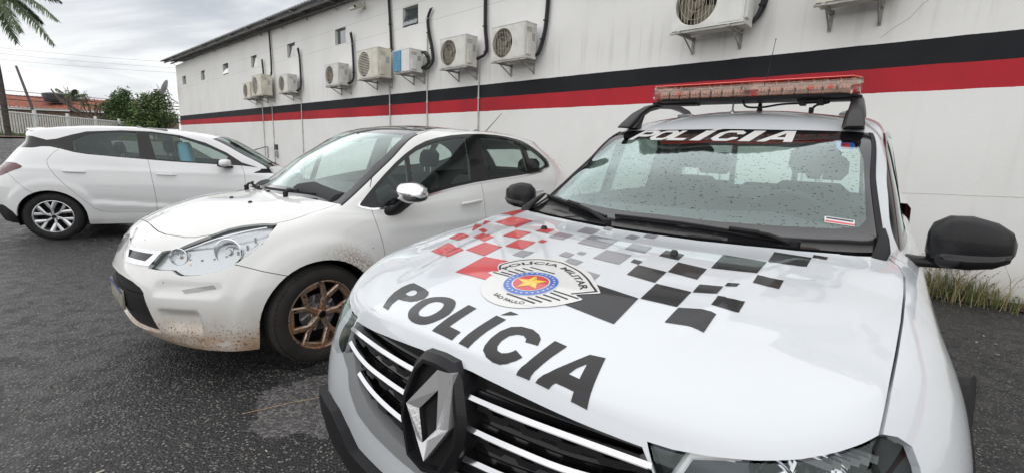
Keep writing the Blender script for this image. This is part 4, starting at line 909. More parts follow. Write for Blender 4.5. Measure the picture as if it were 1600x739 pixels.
def build_police():
    root = thing('police_pickup', 'white police pickup in the foreground with checkered hood and roof light bar', 'police car', (PM_POSE[0], PM_POSE[1], 0), R(PM_POSE[2]))
    W = M['police_white']
    S = Shell(PM_G, step=0.03, disp=crease)
    lowf = lambda u, v: v < 8.0
    # ---- parametric regions
    S.relabel('screen', lambda u, v, c: u < 6 and 8 < v < 10)
    S.relabel('screen_trim', lambda u, v, c: 6 < u < 6.35 and 7.9 < v < 10.0)
    # ---- hood outline (top view) and its front lip (front view)
    seamxy = [(.398, .742), (.346, .746), (.277, .75), (.153, .758), (-.023, .768), (-.221, .776), (-.389, .777), (-.476, .764), (-.557, .742)]
    rear = [(-.50, .66), (-.43, .50), (-.385, .35), (-.355, .20), (-.345, 0), (-.345, -.02)]
    hoodpoly = [(.80, -.02), (.80, .742)] + seamxy + rear
    S.cut(offset_poly(hoodpoly, .0028), 'top', 'gap', lowf, only=['body'])
    S.cut(offset_poly(hoodpoly, -.0028), 'top', 'hood', lowf, only=['gap'])
    S.relabel('hood', lambda u, v, c: c.x < -.30 and c.y < .62 and c.x > -.52, only=['gap']); S.relabel('hood', lambda u, v, c: c.y < .03, only=['gap'])
    lip = [(-.02, .892), (0, .892), (.08, .890), (.15, .884), (.22, .876), (.30, .865), (.36, .857), (.42, .848), (.47, .8445), (.52, .845), (.585, .849), (.643, .855), (.69, .864), (.72, .872), (.742, .880)]
    S.cut(lip + [(.78, .90), (.80, .2), (-.02, .2)], 'front', 'fascia', lambda u, v: u < 5.2 and v < 6, only=['body', 'hood', 'gap'])
    S.relabel('cowl', lambda u, v, c: u < 6.2 and 6.5 < v < 8.02 and c.x < -.30 and c.y < .742, only=['body'])
    # ---- grille, badge housing, headlight, bumper
    grille = [(-.02, .886), (.08, .884), (.15, .878), (.22, .870), (.30, .859), (.36, .851), (.425, .842), (.452, .80), (.478, .745), (.487, .728), (.42, .705), (.402, .66), (.335, .616), (.25, .603), (.12, .597), (-.02, .595)]
    S.cut(grille, 'front', 'grille', lambda u, v: u < 4 and v < 5.5, only=['fascia'])
    trim = [(.487, .728), (.42, .705), (.402, .66), (.335, .616), (.25, .603), (.12, .597), (-.02, .595), (-.02, .632), (.14, .645), (.235, .658), (.285, .678), (.33, .702), (.352, .722), (.375, .752), (.40, .765)]
    S.cut(trim, 'front', 'chrome_trim', lambda u, v: u < 4 and v < 5.5, only=['grille'])
    BARS = []
    for i, ln in enumerate([[(-.02, .838), (.10, .834), (.20, .833), (.30, .829), (.38, .823), (.445, .816)], [(-.02, .772), (.10, .770), (.20, .770), (.30, .768), (.385, .772), (.44, .778)], [(-.02, .700), (.10, .702), (.20, .708), (.28, .716), (.345, .728)]]):
        BARS.append(ln)
        # stepped black rib under every chrome strip
        zz = []
        yy = .10
        while yy < ln[-1][0] - .03:
            zb = np.interp(yy, [p[0] for p in ln], [p[1] for p in ln])
            zz += [(yy, zb - .018), (yy + .028, zb - .018), (yy + .038, zb - .028), (yy + .066, zb - .028)]; yy += .076
        S.cut(ribbon(zz, .014), 'front', 'rib', lambda u, v: u < 4 and v < 5.5, only=['grille'])
    head = [(.435, .848), (.47, .8445), (.52, .845), (.585, .849), (.643, .855), (.69, .864), (.72, .872), (.742, .880), (.765, .872), (.786, .856), (.800, .828), (.812, .79), (.80, .745), (.76, .715), (.68, .70), (.60, .695), (.555, .697), (.52, .715), (.487, .735), (.462, .79)]
    S.cut(offset_poly(head, .003), 'front', 'gap', lambda u, v: u < 5.6 and v < 6, only=['fascia', 'body', 'hood', 'gap'])
    S.cut(offset_poly(head, -.001), 'front', 'headlight', lambda u, v: u < 5.6 and v < 6, only=['gap'])
    S.cut([(-.02, .2), (-.02, .50), (.21, .503), (.36, .497), (.42, .525), (.50, .545), (.60, .545), (.70, .52), (.78, .47), (.90, .43), (.95, .2)], 'front', 'bumper_guard', lambda u, v: u < 5.4, only=['fascia', 'body'])
    S.cut([(.56, .40), (.60, .47), (.66, .46), (.69, .40), (.66, .34), (.60, .33)], 'front', 'fog', lambda u, v: u < 4.5, only=['bumper_guard'])
    # ---- wheel arches
    for cx in (-.08, -2.83):
        S.cut(circle(cx - .04, .375, .45, 40), 'side', 'cladding', lambda u, v: u > 3.3, only=['body', 'bumper_guard', 'fascia'])
    for cx in (-.08, -2.83):
        S.cut(circle(cx, .36, .375, 40), 'side', 'void', lambda u, v: u > 3.3, only=['body', 'cladding', 'bumper_guard', 'fascia'])
        S.cut([(cx - .375, .36), (cx + .375, .36), (cx + .36, .1), (cx - .36, .1)], 'side', 'void', lambda u, v: u > 3.3, only=['body', 'cladding', 'bumper_guard', 'fascia'])
    S.cut([(-.36, .1), (-.36, .36), (-2.6, .36), (-2.6, .1)], 'side', 'cladding', lambda u, v: 4 < u < 12.5, only=['body'])
    # ---- side seams and glass
    S.seam([(.372, .735), (.385, .69), (.41, .60)], 'side', .005, lambda u, v: 3 < u < 6, only=['body', 'fascia'])
    S.seam([(-.60, 1.045), (-.53, 1.0), (-.49, .92), (-.475, .75), (-.48, .36)], 'side', .005, lambda u, v: 5 < u < 9 and v < 8, only=['body'])
    S.seam([(-1.53, 1.06), (-1.53, .36)], 'side', .005, lambda u, v: 8 < u < 11 and v < 8, only=['body'])
    S.seam([(-2.38, 1.06), (-2.38, .75), (-2.22, .5), (-2.2, .36)], 'side', .005, lambda u, v: 10 < u < 12.5 and v < 8, only=['body'])
    gl = lambda u, v: u > 6.5 and v > 7.6
    S.cut([(-.70, 1.045), (-1.02, 1.245), (-1.33, 1.425), (-1.52, 1.485), (-1.75, 1.505), (-2.25, 1.505), (-2.36, 1.40), (-2.40, 1.075), (-1.5, 1.065)], 'side', 'black_frame', gl, only=['body'])
    S.cut([(-.86, 1.075), (-1.05, 1.20), (-1.36, 1.405), (-1.49, 1.455), (-1.49, 1.085)], 'side', 'door_glass', gl, only=['black_frame'])
    S.cut([(-1.58, 1.085), (-1.58, 1.470), (-1.75, 1.485), (-2.20, 1.485), (-2.28, 1.40), (-2.30, 1.095)], 'side', 'door_glass', gl, only=['black_frame'])
    # rear cab window, three panes
    S.cut([(-.02, 1.12), (-.02, 1.47), (.40, 1.465), (.60, 1.43), (.64, 1.13)], 'front', 'black_frame', lambda u, v: u > 12 and v > 8, only=['body'])
    for a, b in ((-.02, .19), (.225, .565)):
        S.cut([(a, 1.15), (a, 1.445), (b, 1.44), (b + .03 * (b > .3), 1.15)], 'front', 'back_glass', lambda u, v: u > 12 and v > 8, only=['black_frame'])
    # ---- windscreen: black border and clear field
    clear = [(-.02, 1.096), (.20, 1.094), (.40, 1.098), (.58, 1.103), (.648, 1.112), (.664, 1.135), (.655, 1.18), (.618, 1.355), (.585, 1.42), (.555, 1.436), (.40, 1.440), (.2, 1.443), (-.02, 1.445)]
    S.cut(clear, 'front', 'clear', lambda u, v: u < 6 and 8 < v < 10, only=['screen'])
    # ---- vinyl checks, letters (cut straight out of the hood surface)
    # the film is laid separately so that the hood panel stays whole
    hood = S.piece('hood', 'hood', W, root, 'join', flange=.014)[0]
    S.piece('cowl', 'cowl_panel', M['blackplastic'], root, 'join', offset=-.012, loose=True)
    S.piece('fascia', 'front_bumper', W, root, 'join', flange=.02)
    S.piece('bumper_guard', 'bumper_guard', M['blackplastic'], root, 'join', offset=.028, flange=.045)
    fog = S.piece('fog', 'fog_lamp', M['lens'], root, 'split', offset=.020, flange=.01)
    g = S.piece('grille', 'grille', M['gloss_black'], root, 'join', offset=-.028, flange=-.03)[0]
    for ln in BARS:
        for sd in (1, -1):
            pts = smooth_line([(max(p[0], .085), p[1]) for p in ln if p[0] > .0] if False else [(.085, np.interp(.085, [p[0] for p in ln], [p[1] for p in ln]))] + [p for p in ln if p[0] > .12], 4)
            vs = []; mb = MB()
            for y, z in pts:
                p = S.bvh.ray_cast(Vector((2, y, z)), Vector((-1, 0, 0)))[0]; nn = S.normal_at(p); nx, ny = nn.x, nn.y; l = math.hypot(nx, ny); nx /= l; ny /= l
                for off, dz in ((.005, -.005), (.007, -.001), (-.001, .0055), (-.026, .006), (-.026, -.005)):
                    vs.append((p.x + nx * off, (y + ny * off) * sd, z + dz))
            n_ = len(pts); fs = [(5 * i + k, 5 * i + (k + 1) % 5, 5 * i + 5 + (k + 1) % 5, 5 * i + 5 + k) for i in range(n_ - 1) for k in range(5)] + [(0, 1, 2, 3, 4), tuple(5 * (n_ - 1) + k for k in (4, 3, 2, 1, 0))]
            mb.add(vs, fs, M['bar_chrome']); mb.build('chrome_bar', None, g, smooth=30)
    S.piece('rib', 'grille_rib', M['wetplastic'], g, 'join', offset=-.010, flange=.018, loose=True)
    S.piece('chrome_trim', 'chrome_trim', M['trim_satin'], g, 'join', offset=.006, flange=.03)
    hls = S.piece('headlight', 'headlight', M['lens_pm'], root, 'split', offset=.0, flange=.0)
    refl = S.piece('headlight', 'lamp_housing', M['lamp_back_dark'], root, 'split', offset=-.075, flange=-.07)
    for hl, rf, s in zip(hls, refl, (1, -1)):
        rf.parent = hl
        mb = MB()
        for (x, y, z, rr) in ((.50, .60, .785, .040), (.44, .68, .79, .036)):
            mb.lathe([(0, .03), (rr * .6, .028), (rr, .0), (rr * 1.05, -.02), (rr * 1.15, .0), (rr * 1.25, -.03)], M['chrome'], 24, 'X', center=(x, y * s, z))
        # white daytime strip: a C shape near the inner end
        mb.tube([(.545, .56 * s, .838), (.585, .49 * s, .828), (.60, .475 * s, .79), (.585, .50 * s, .745), (.55, .58 * s, .725)], .009, M['lamp_white'], 8)
        mb.box((.475, .62 * s, .835), (.012, .13, .012), M['reflector'], Matrix.Rotation(.6 * s, 3, 'Z'))
        mb.box((.535, .535 * s, .838), (.055, .018, .02), M['lamp_white'], Matrix.Rotation(.45 * s, 3, 'Z'))
        for k in range(6): mb.box((.40 + .012 * k, (.72 - .012 * k) * s, .838 - .002 * k), (.004, .05, .014), M['reflector'])
        mb.build('reflector', None, hl, smooth=40)
    for s, fo in zip((1, -1), fog):
        mb = MB(); mb.lathe([(0, .02), (.03, .018), (.045, 0), (.05, -.02)], M['reflector'], 24, 'X', center=(.57, .625 * s, .40)); mb.build('reflector', None, fo, smooth=40)
    S.relabel('roof_skin', lambda u, v, c: v > 10 and u > -1, only=['body'])
    S.relabel('fender_skin', lambda u, v, c: c.x > -.4825 and c.z < 1.06, only=['body'])
    S.relabel('front_door_skin', lambda u, v, c: -1.53 < c.x < -.47 and v < 8.05, only=['body'])
    S.relabel('rear_door_skin', lambda u, v, c: -2.38 < c.x < -1.53 and v < 8.05 and c.y > .7 and not (c.x < -2.2 and c.z < .75 and c.x < -2.22 - (c.z - .5) * .64), only=['body'])
    S.piece('roof_skin', 'roof', W, root, 'join', flange=.02)
    S.piece('fender_skin', 'front_fender', W, root, 'split', flange=.014)
    fd = S.piece('front_door_skin', 'front_door', W, root, 'split', flange=.014)
    rd = S.piece('rear_door_skin', 'rear_door', W, root, 'split', flange=.014)
    S.piece('body', 'cab_body', W, root, 'join', flange=.014)
    S.piece('cladding', 'arch_cladding', M['blackplastic'], root, 'split', offset=.0, flange=.05, push=lambda v, n: v + n * (.003 + .058 * min(1, max(0, (-.05 - v.x) / .28))))
    S.piece('screen_trim', 'pillar_trim', M['blackplastic'], root, 'split', offset=.003, flange=.015)
    S.piece('black_frame', 'window_frame', M['gloss_black'], root, 'join', offset=.001, flange=.02)
    S.piece('door_glass', 'side_window', M['glass_side'], root, 'split', offset=-.003, flange=0, loose=True)
    S.piece('back_glass', 'rear_window', M['glass_light'], root, 'join', offset=-.003, flange=0, loose=True)
    ws = S.piece('clear', 'windshield', M['glass_police'], root, 'join', offset=.0, flange=0)[0]
    S.piece('screen', 'windshield_border', M['frit_wet'], ws, 'join', offset=.0, flange=.01)
    S.inner('dark_inner_shell', M['dark'], root, .022, lambda u, v, c: v < 7.9 and not ((c.x + .08) ** 2 + (c.z - .36) ** 2 < .16 and c.y > .5) and not (v > 6.6 and u < 6.2) and not (u < 4 and c.z < .9 and c.z > .57))  # black shell added behind the panels so gaps and openings read dark
    S.inner('headliner', M['headliner'], root, .03, lambda u, v, c: v > 7.9 and f_label_ok(S, u, v, c))
    # ---- vinyl: new thin shells cut from the same surface
    D = Shell(PM_G, step=0.03, disp=crease)
    DH = {}
    for sg in (1, -1):
        q = Shell(PM_G, step=0.03, disp=crease); kill = [f for f in q.bm.faces if not (f[q.lv] < 8.6 and f[q.lv] > 2.6 and f[q.lu] < 7.5)]
        bmesh.ops.delete(q.bm, geom=kill, context='FACES'); DH[sg] = q
    def vinyl(key, polys, holes, name, mat):
        for sg in (1, -1):
            q = DH[sg]
            for pl in polys:
                if max(sg * p[1] for p in pl) <= 0: continue
                q.cut([(p[0], p[1] * sg) for p in pl], 'top', key)
            for pl in holes:
                if max(sg * p[1] for p in pl) <= 0: continue
                q.cut([(p[0], p[1] * sg) for p in pl], 'top', 'hole', only=[key])
            if key in q.labels: q.piece(key, name, mat, hood, 'one', flange=0, offset=.0012, sgn=sg, loose=True)
    def film(polys, holes, name, mat, off, sub=None):
        mb = MB()
        for pl in polys:
            bm = bmesh.new()
            xs = [p[0] for p in pl]; ys = [p[1] for p in pl]
            step = .03
            # clip a grid against the outline
            vs = [bm.verts.new((a, b, 0)) for a, b in pl]
            es = [bm.edges.new((vs[i], vs[(i + 1) % len(vs)])) for i in range(len(vs))]
            for h in holes:
                if inside(h[0][0], h[0][1], [Vector(p) for p in pl]):
                    hv = [bm.verts.new((a, b, 0)) for a, b in h]
                    es += [bm.edges.new((hv[i], hv[(i + 1) % len(hv)])) for i in range(len(hv))]
            bmesh.ops.triangle_fill(bm, use_beauty=True, use_dissolve=False, edges=es)
            x = math.floor(min(xs) / step) * step
            while x < max(xs):
                bmesh.ops.bisect_plane(bm, geom=bm.verts[:] + bm.edges[:] + bm.faces[:], plane_co=(x, 0, 0), plane_no=(1, 0, 0)); x += step
            y = math.floor(min(ys) / step) * step
            while y < max(ys):
                bmesh.ops.bisect_plane(bm, geom=bm.verts[:] + bm.edges[:] + bm.faces[:], plane_co=(0, y, 0), plane_no=(0, 1, 0)); y += step
            bm.verts.index_update()
            VV = [mp0(v.co.x, v.co.y, off) for v in bm.verts]
            mb.add(VV, [[v.index for v in f.verts] for f in bm.faces], mat); bm.free()
        o = mb.build(name, None, hood, fix=False)
        me = o.data; bm = bmesh.new(); bm.from_mesh(me)
        for f in bm.faces:
            if f.normal.z < 0: f.normal_flip()
        bm.to_mesh(me); bm.free()
        me.polygons.foreach_set('use_smooth', [True] * len(me.polygons))
        nn = [tuple(mpn(v.co)) for v in me.vertices]
        me.normals_split_custom_set_from_vertices(nn)
        return o
    def mp0(x, y, h=0.001):
        s = -1 if y < 0 else 1
        p = D.bvh.ray_cast(Vector((x, abs(y), 3)), Vector((0, 0, -1)))[0]
        if p is None: p = Vector((x, abs(y), 1.0))
        n = D.normal_at(p); return Vector((p.x + n.x * h, (p.y + n.y * h) * s, p.z + n.z * h))
    def mpn(co):
        s = -1 if co.y < 0 else 1
        n = D.normal_at(Vector((co.x, abs(co.y), co.z))); return Vector((n.x, n.y * s, n.z))
    # each check is framed by a white vinyl field
    for key, mat, nm in (('red', M['decal_red'], 'red_check'), ('grey', M['decal_grey'], 'grey_check'), ('black', M['decal_black'], 'black_check')):
        vinyl(key, PMD[key], [], nm, mat)
    CV = (2, 0, 3) 
    L = [smooth_line(q, 3, True) if i in (1,) else q for i, q in enumerate(PMD['letters'])]
    HH = [smooth_line(q, 3, True) for q in PMD['holes'][:2]] + [PMD['holes'][2]]
    vinyl('letters', L, HH, 'hood_letter', M['decal_black'])
    # ---- crest
    film([circle(.405, .002, .128, 60)], [], 'crest_disc', M['decal_white'], .0018)
    film([smooth_line(PMD['shield'], 2, True)], [], 'crest_shield', M['decal_white'], .0022)
    film([ribbon(smooth_line(PMD['arc'][:17], 3) + PMD['arc'][17:], .0062)], [], 'crest_outline', M['decal_black'], .0026)
    for q in PMD['stripes']: film([ribbon(q, .0062)], [], 'crest_stripe', M['decal_black'], .0026)
    cx, cy, r0 = .399, .001, .0725
    film([circle(cx, cy, r0 + .003, 48)], [], 'crest_ring_edge', M['decal_white'], .0028)
    film([circle(cx, cy, r0, 48)], [], 'crest_ring', M['decal_blue'], .0031)
    film([circle(cx, cy, r0 * .70, 40)], [], 'crest_ring_inner_edge', M['decal_white'], .0034)
    film([circle(cx, cy, r0 * .655, 40)], [], 'crest_field', M['decal_red'], .0038)
    stars = []
    for k in range(27):
        a = 2 * PI * k / 27; sx, sy = cx + r0 * .85 * math.cos(a), cy + r0 * .85 * math.sin(a)
        stars.append([(sx + .0048 * (1 if i % 2 == 0 else .42) * math.cos(PI * i / 5 + a), sy + .0048 * (1 if i % 2 == 0 else .42) * math.sin(PI * i / 5 + a)) for i in range(10)])
    film(stars, [], 'crest_small_stars', M['decal_white'], .0036)
    # five-pointed star with light and dark facets; tip towards the windscreen right
    a0 = math.atan2(.045, .035)
    tips = [(cx + r0 * .60 * math.cos(a0 + 2 * PI * i / 5), cy + r0 * .60 * math.sin(a0 + 2 * PI * i / 5)) for i in range(5)]
    ins = [(cx + r0 * .27 * math.cos(a0 + 2 * PI * (i + .5) / 5), cy + r0 * .27 * math.sin(a0 + 2 * PI * (i + .5) / 5)) for i in range(5)]
    film([[(cx, cy), tips[i], ins[i]] for i in range(5)], [], 'crest_star', M['decal_yellow'], .0044)
    film([[(cx, cy), ins[i - 1], tips[i]] for i in range(5)], [], 'crest_star_facets', M['decal_yellow_dark'], .0044)
    # lettering along the arc (centres fitted on the hood)
    def arc_text(txt, size, path, bold, name, flip=False):
        P = [Vector(p) for p in path]; cum = [0]
        for a, b in zip(P, P[1:]): cum.append(cum[-1] + (b - a).length)
        V, F = text_polys(txt, size, 0.0, bold)
        w0, w1 = min(v[0] for v in V), max(v[0] for v in V); sc = cum[-1] / (w1 - w0)
        def at(s):
            s = min(max(s, 0), cum[-1] - 1e-6)
            i = max(k for k in range(len(cum) - 1) if cum[k] <= s)
            d = (P[i + 1] - P[i]).normalized(); return P[i] + d * (s - cum[i]), d
        out = []
        for v in V:
            p, d = at((v[0] - w0) * sc); n = Vector((d.y, -d.x)) if not flip else Vector((-d.y, d.x))
            q = p + n * v[1]; out.append(mp0(q.x, q.y, .0027))
        mb = MB(); mb.add(out, F, M['decal_black']); o = mb.build(name, None, hood, fix=False)
        me = o.data; bm = bmesh.new(); bm.from_mesh(me)
        for f in bm.faces:
            if f.normal.z < 0: f.normal_flip()
        bm.to_mesh(me); bm.free(); return o
    base = smooth_line([(.360, -.116), (.325, -.111), (.299, -.095), (.279, -.071), (.268, -.046), (.265, -.016), (.272, .012), (.290, .046), (.317, .083), (.344, .111), (.370, .134)], 4)
    arc_text('POLÍCIA MILITAR', .0285, base, .0007, 'crest_lettering', ARC_FLIP)
    arc_text('SÃO PAULO', .017, smooth_line([(.498, -.044), (.506, -.022), (.510, .004), (.509, .030), (.502, .056)], 4), .0002, 'crest_small_lettering', ARC_FLIP)
    # ---- washer nozzles
    for (x, y) in PMD['nozzles']:
        p = mp0(x, y, 0); mb = MB()
        ellipse_loft(mb, [(p + Vector((0, 0, -.002)), (.016, 0, 0), (0, .012, 0)), (p + Vector((0, 0, .008)), (.014, 0, 0), (0, .011, 0)), (p + Vector((.001, 0, .014)), (.008, 0, 0), (0, .007, 0))], M['gloss_black'], 14, 2.4)
        mb.build('washer_nozzle', None, hood, smooth=50)
    # ---- badge: black hexagonal housing and folded chrome lozenge
    bz = .772
    hexo = [(0, .900), (.045, .897), (.072, .868), (.100, .79), (.098, .735), (.058, .655), (0, .640), (-.058, .655), (-.098, .735), (-.100, .79), (-.072, .868), (-.045, .897)]
    mb = MB(); k2 = [(y * .86, bz + (z - bz) * .90) for y, z in hexo]; k3 = [(y * .78, bz + (z - bz) * .84) for y, z in hexo]
    rings = [[(.690, y, z) for y, z in hexo], [(.738, y, z) for y, z in hexo], [(.752, y, z) for y, z in k2], [(.752, y, z) for y, z in k3], [(.735, y * .97, z) for y, z in k3]]
    n = len(hexo); vs = [p for r_ in rings for p in r_]; fs = []
    for i in range(len(rings) - 1):
        for k in range(n): fs.append((i * n + k, i * n + (k + 1) % n, (i + 1) * n + (k + 1) % n, (i + 1) * n + k))
    fs.append(tuple((len(rings) - 1) * n + k for k in range(n)))
    tilt = lambda q: (q[0] - (q[2] - bz) * .16 + .0, q[1], q[2])
    mb.add([tilt(v) for v in vs], fs, M['wetplastic'])
    badge = mb.build('badge', None, root, smooth=35)
    mb = MB()
    O_ = [(.752, .010, .876), (.754, .058, .882), (.758, .068, .772), (.752, .004, .676), (.760, -.064, .782)]
    I_ = [(.748, .016, .834), (.742, .020, .748), (.744, -.014, .706), (.746, -.036, .774)]
    vs = [tilt(p) for p in O_ + I_] + [tilt((.725, p[1], p[2])) for p in O_ + I_]
    fs = [(0, 1, 5), (1, 2, 6, 5), (2, 3, 7, 6), (3, 4, 8, 7), (4, 0, 5, 8)] + [(i, (i + 1) % 5, (i + 1) % 5 + 9, i + 9) for i in range(5)] + [(5 + i, 5 + (i + 1) % 4, 14 + (i + 1) % 4, 14 + i) for i in range(4)]
    mb.add(vs, fs[:10], M['badge_chrome']); mb.add(vs, fs[10:] + [(14, 15, 16, 17)], M['dark']); mb.build('emblem', None, badge)
    # ---- windscreen lettering and stickers
    def wmap(y, z, h=.0015):
        s = -1 if y < 0 else 1
        p = D.bvh.ray_cast(Vector((2, abs(y), z)), Vector((-1, 0, 0)))[0]; n = D.normal_at(p)
        return Vector((p.x + n.x * h, (p.y + n.y * h) * s, p.z + n.z * h))
    def wfilm(polys, mat, name, off=.0015):
        mb = MB()
        for pl, holes in polys:
            bm = bmesh.new(); es = []
            for lp in [pl] + holes:
                vs = [bm.verts.new((a, b, 0)) for a, b in lp]; es += [bm.edges.new((vs[i], vs[(i + 1) % len(vs)])) for i in range(len(vs))]
            bmesh.ops.triangle_fill(bm, use_beauty=True, use_dissolve=False, edges=es)
            xs = [p[0] for p in pl]; y = math.floor(min(xs) / .04) * .04
            while y < max(xs):
                bmesh.ops.bisect_plane(bm, geom=bm.verts[:] + bm.edges[:] + bm.faces[:], plane_co=(y, 0, 0), plane_no=(1, 0, 0)); y += .04
            bm.verts.index_update(); mb.add([wmap(v.co.x, v.co.y, off) for v in bm.verts], [[v.index for v in f.verts] for f in bm.faces], mat); bm.free()
        return mb.build(name, None, ws, smooth=60, fix=True)
    # block italic letters on a unit cell (0..1 wide, 0..1 high)
    t = .26
    LT = {'P': ([(0, 0), (t, 0), (t, .34), (.72, .34), (.95, .45), (1, .68), (.95, .9), (.75, 1), (0, 1)], [[(t, .56), (t, .8), (.68, .8), (.74, .68), (.68, .56)]]),
          'O': ([(.25, 0), (.75, 0), (1, .22), (1, .78), (.75, 1), (.25, 1), (0, .78), (0, .22)], [[(.34, .2), (.26, .3), (.26, .7), (.34, .8), (.66, .8), (.74, .7), (.74, .3), (.66, .2)]]),
          'L': ([(0, 0), (.95, 0), (.95, .22), (t, .22), (t, 1), (0, 1)], []),
          'I': ([(0, 0), (t * 1.1, 0), (t * 1.1, 1), (0, 1)], []),
          'C': ([(.25, 0), (.75, 0), (1, .2), (1, .36), (.74, .36), (.66, .2), (.34, .2), (.26, .3), (.26, .7), (.34, .8), (.66, .8), (.74, .64), (1, .64), (1, .8), (.75, 1), (.25, 1), (0, .78), (0, .22)], []),
          'A': ([(-.05, 0), (.24, 0), (.32, .2), (.74, .2), (.80, 0), (1.08, 0), (.72, 1), (.36, 1)], [[(.40, .4), (.53, .76), (.66, .4)]])}
    xs = {'P': (-.502, .112), 'O': (-.390, .118), 'L': (-.274, .105), 'I': (-.142, .19), 'C': (-.050, .125), 'I2': (.098, .19), 'A': (.188, .135)}
    out = []
    for kx, (x0, w) in xs.items():
        pl, hs = LT[kx[0]]
        T = lambda p: (x0 + p[0] * w + p[1] * .042, 1.425 + .060 * p[1])
        out.append(([T(p) for p in pl], [[T(p) for p in h] for h in hs]))
    out.append(([(-.083, 1.487), (-.048, 1.487), (-.020, 1.496), (-.058, 1.496)], []))
    wfilm(out, M['decal_white'], 'windshield_lettering')
    wfilm([([(.355, 1.447), (.452, 1.445), (.444, 1.470), (.355, 1.476)], [])], M['decal_mint'], 'mint_label', -.002)
    wfilm([([(.504, 1.433), (.575, 1.431), (.579, 1.400), (.514, 1.402)], [])], M['decal_blue'], 'blue_sticker', -.002)
    wfilm([([(.528, 1.428), (.556, 1.428), (.560, 1.404), (.530, 1.404)], [])], M['decal_red'], 'red_sticker', -.001)
    wfilm([([(.540, 1.139), (.632, 1.131), (.635, 1.112), (.545, 1.119)], [])], M['sticker_white'], 'white_sticker', .0012)
    wfilm([([(.546, 1.127), (.633, 1.119), (.634, 1.114), (.546, 1.121)], [])], M['decal_red'], 'sticker_stripe', .0018)
    wfilm([([(.546, 1.136), (.628, 1.129), (.629, 1.124), (.547, 1.131)], [])], M['decal_black'], 'sticker_print', .0018)
    # ---- wipers
    wiper(root, [wmap(-.70, 1.098, .012), wmap(-.60, 1.092, .012), wmap(-.45, 1.080, .012), wmap(-.22, 1.060, .012)], wmap(-.20, 1.052, .0))
    wiper(root, [wmap(-.19, 1.068, .012), wmap(.10, 1.070, .012), wmap(.32, 1.062, .012), wmap(.50, 1.052, .012)], wmap(.48, 1.052, .0))
    # corner covers at the pillar feet
    for s in (1, -1):
        mb = MB(); ellipse_loft(mb, [((-.52, .715 * s, 1.038), (.012, 0, 0), (0, .022, 0)), ((-.56, .722 * s, 1.058), (.03, 0, 0), (0, .022, 0)), ((-.64, .722 * s, 1.092), (.03, 0, 0), (0, .014, 0)), ((-.70, .715 * s, 1.118), (.012, 0, 0), (0, .008, 0))], M['blackplastic'], 14, 3)
        mb.build('pillar_foot_cover', None, root, smooth=50)
    # ---- door mirrors
    for s in (1, -1):
        mb = MB(); mx = -.75; k0 = len(bpy.data.objects)
        ellipse_loft(mb, [((mx, .838 * s, 1.085), (.02, 0, 0), (0, 0, .035)), ((mx, .848 * s, 1.085), (.055, 0, 0), (0, 0, .066)), ((mx, .885 * s, 1.094), (.075, 0, 0), (0, 0, .084)), ((mx, .94 * s, 1.096), (.078, 0, 0), (0, 0, .086)), ((mx - .005, 1.00 * s, 1.092), (.070, 0, 0), (0, 0, .074)), ((mx - .01, 1.035 * s, 1.090), (.052, 0, 0), (0, 0, .052)), ((mx - .012, 1.050 * s, 1.088), (.02, 0, 0), (0, 0, .022))], M['wetplastic'], 28, 2.9)
        o = mb.build('door_mirror', None, root, smooth=60)
        mb = MB(); ellipse_loft(mb, [((mx + .01, .775 * s, 1.012), (.05, 0, 0), (0, 0, .022)), ((mx + .005, .82 * s, 1.014), (.04, 0, 0), (0, 0, .018)), ((mx, .88 * s, 1.018), (.045, 0, 0), (0, 0, .016)), ((mx, .96 * s, 1.024), (.05, 0, 0), (0, 0, .012))], M['wetplastic'], 16, 3); mb.build('mirror_arm', None, o, smooth=60)
        mb = MB(); ellipse_loft(mb, [((mx + .004, .850 * s, 1.040), (.045, 0, 0), (0, 0, .022)), ((mx + .006, .885 * s, 1.040), (.0765, 0, 0), (0, 0, .032)), ((mx + .006, .94 * s, 1.042), (.0795, 0, 0), (0, 0, .033)), ((mx + .001, 1.00 * s, 1.050), (.0715, 0, 0), (0, 0, .028)), ((mx - .004, 1.036 * s, 1.062), (.052, 0, 0), (0, 0, .018))], M['gloss_black'], 24, 2.9); mb.build('lower_cover', None, o, smooth=60)
        mb = MB(); mb.box((mx - .066, .94 * s, 1.094), (.006, .13, .10), M['chrome'], bev=.002); mb.build('mirror_glass', None, o)
    for o in [c for c in root.children if c.name.startswith('door_mirror')]:
        ys = [v.co.y for v in o.data.vertices]
        if max(ys) < 0:
            pv = Vector((-.75, -.80, 1.07))
            for q in [o] + list(o.children):
                q.data.transform(Matrix.Translation(pv) @ Matrix.Diagonal((.85, .85, .80, 1)) @ Matrix.Translation(-pv))
    # ---- roof rails
    for s in (1, -1):
        mb = MB(); y = .535 * s; secs = []
        for (x, z, hz, wy) in ((-1.27, 1.500, .004, .036), (-1.31, 1.520, .012, .038), (-1.42, 1.578, .019, .033), (-1.56, 1.632, .018, .027), (-1.74, 1.668, .017, .023), (-1.97, 1.686, .017, .022), (-2.15, 1.684, .018, .022), (-2.32, 1.670, .020, .022), (-2.42, 1.645, .018, .022), (-2.46, 1.625, .006, .02)):
            secs.append(((x, y - s * (1.68 - z) * -.15, z), (0, wy, 0), (hz * .5, 0, hz)))
        ellipse_loft(mb, secs, M['wetplastic'], 18, 3.2)
        ellipse_loft(mb, [((-1.37, .553 * s, 1.500), (.075, 0, 0), (0, .045, 0)), ((-1.41, .545 * s, 1.54), (.03, 0, 0), (0, .038, 0)), ((-1.45, .54 * s, 1.582), (.012, 0, .01), (0, .03, 0))], M['wetplastic'], 18, 3.2)
        mb.build('roof_rail', None, root, smooth=45)
    # ---- light bar
    y0, y1 = -.53, .545; bx = -1.70
    mb = MB()
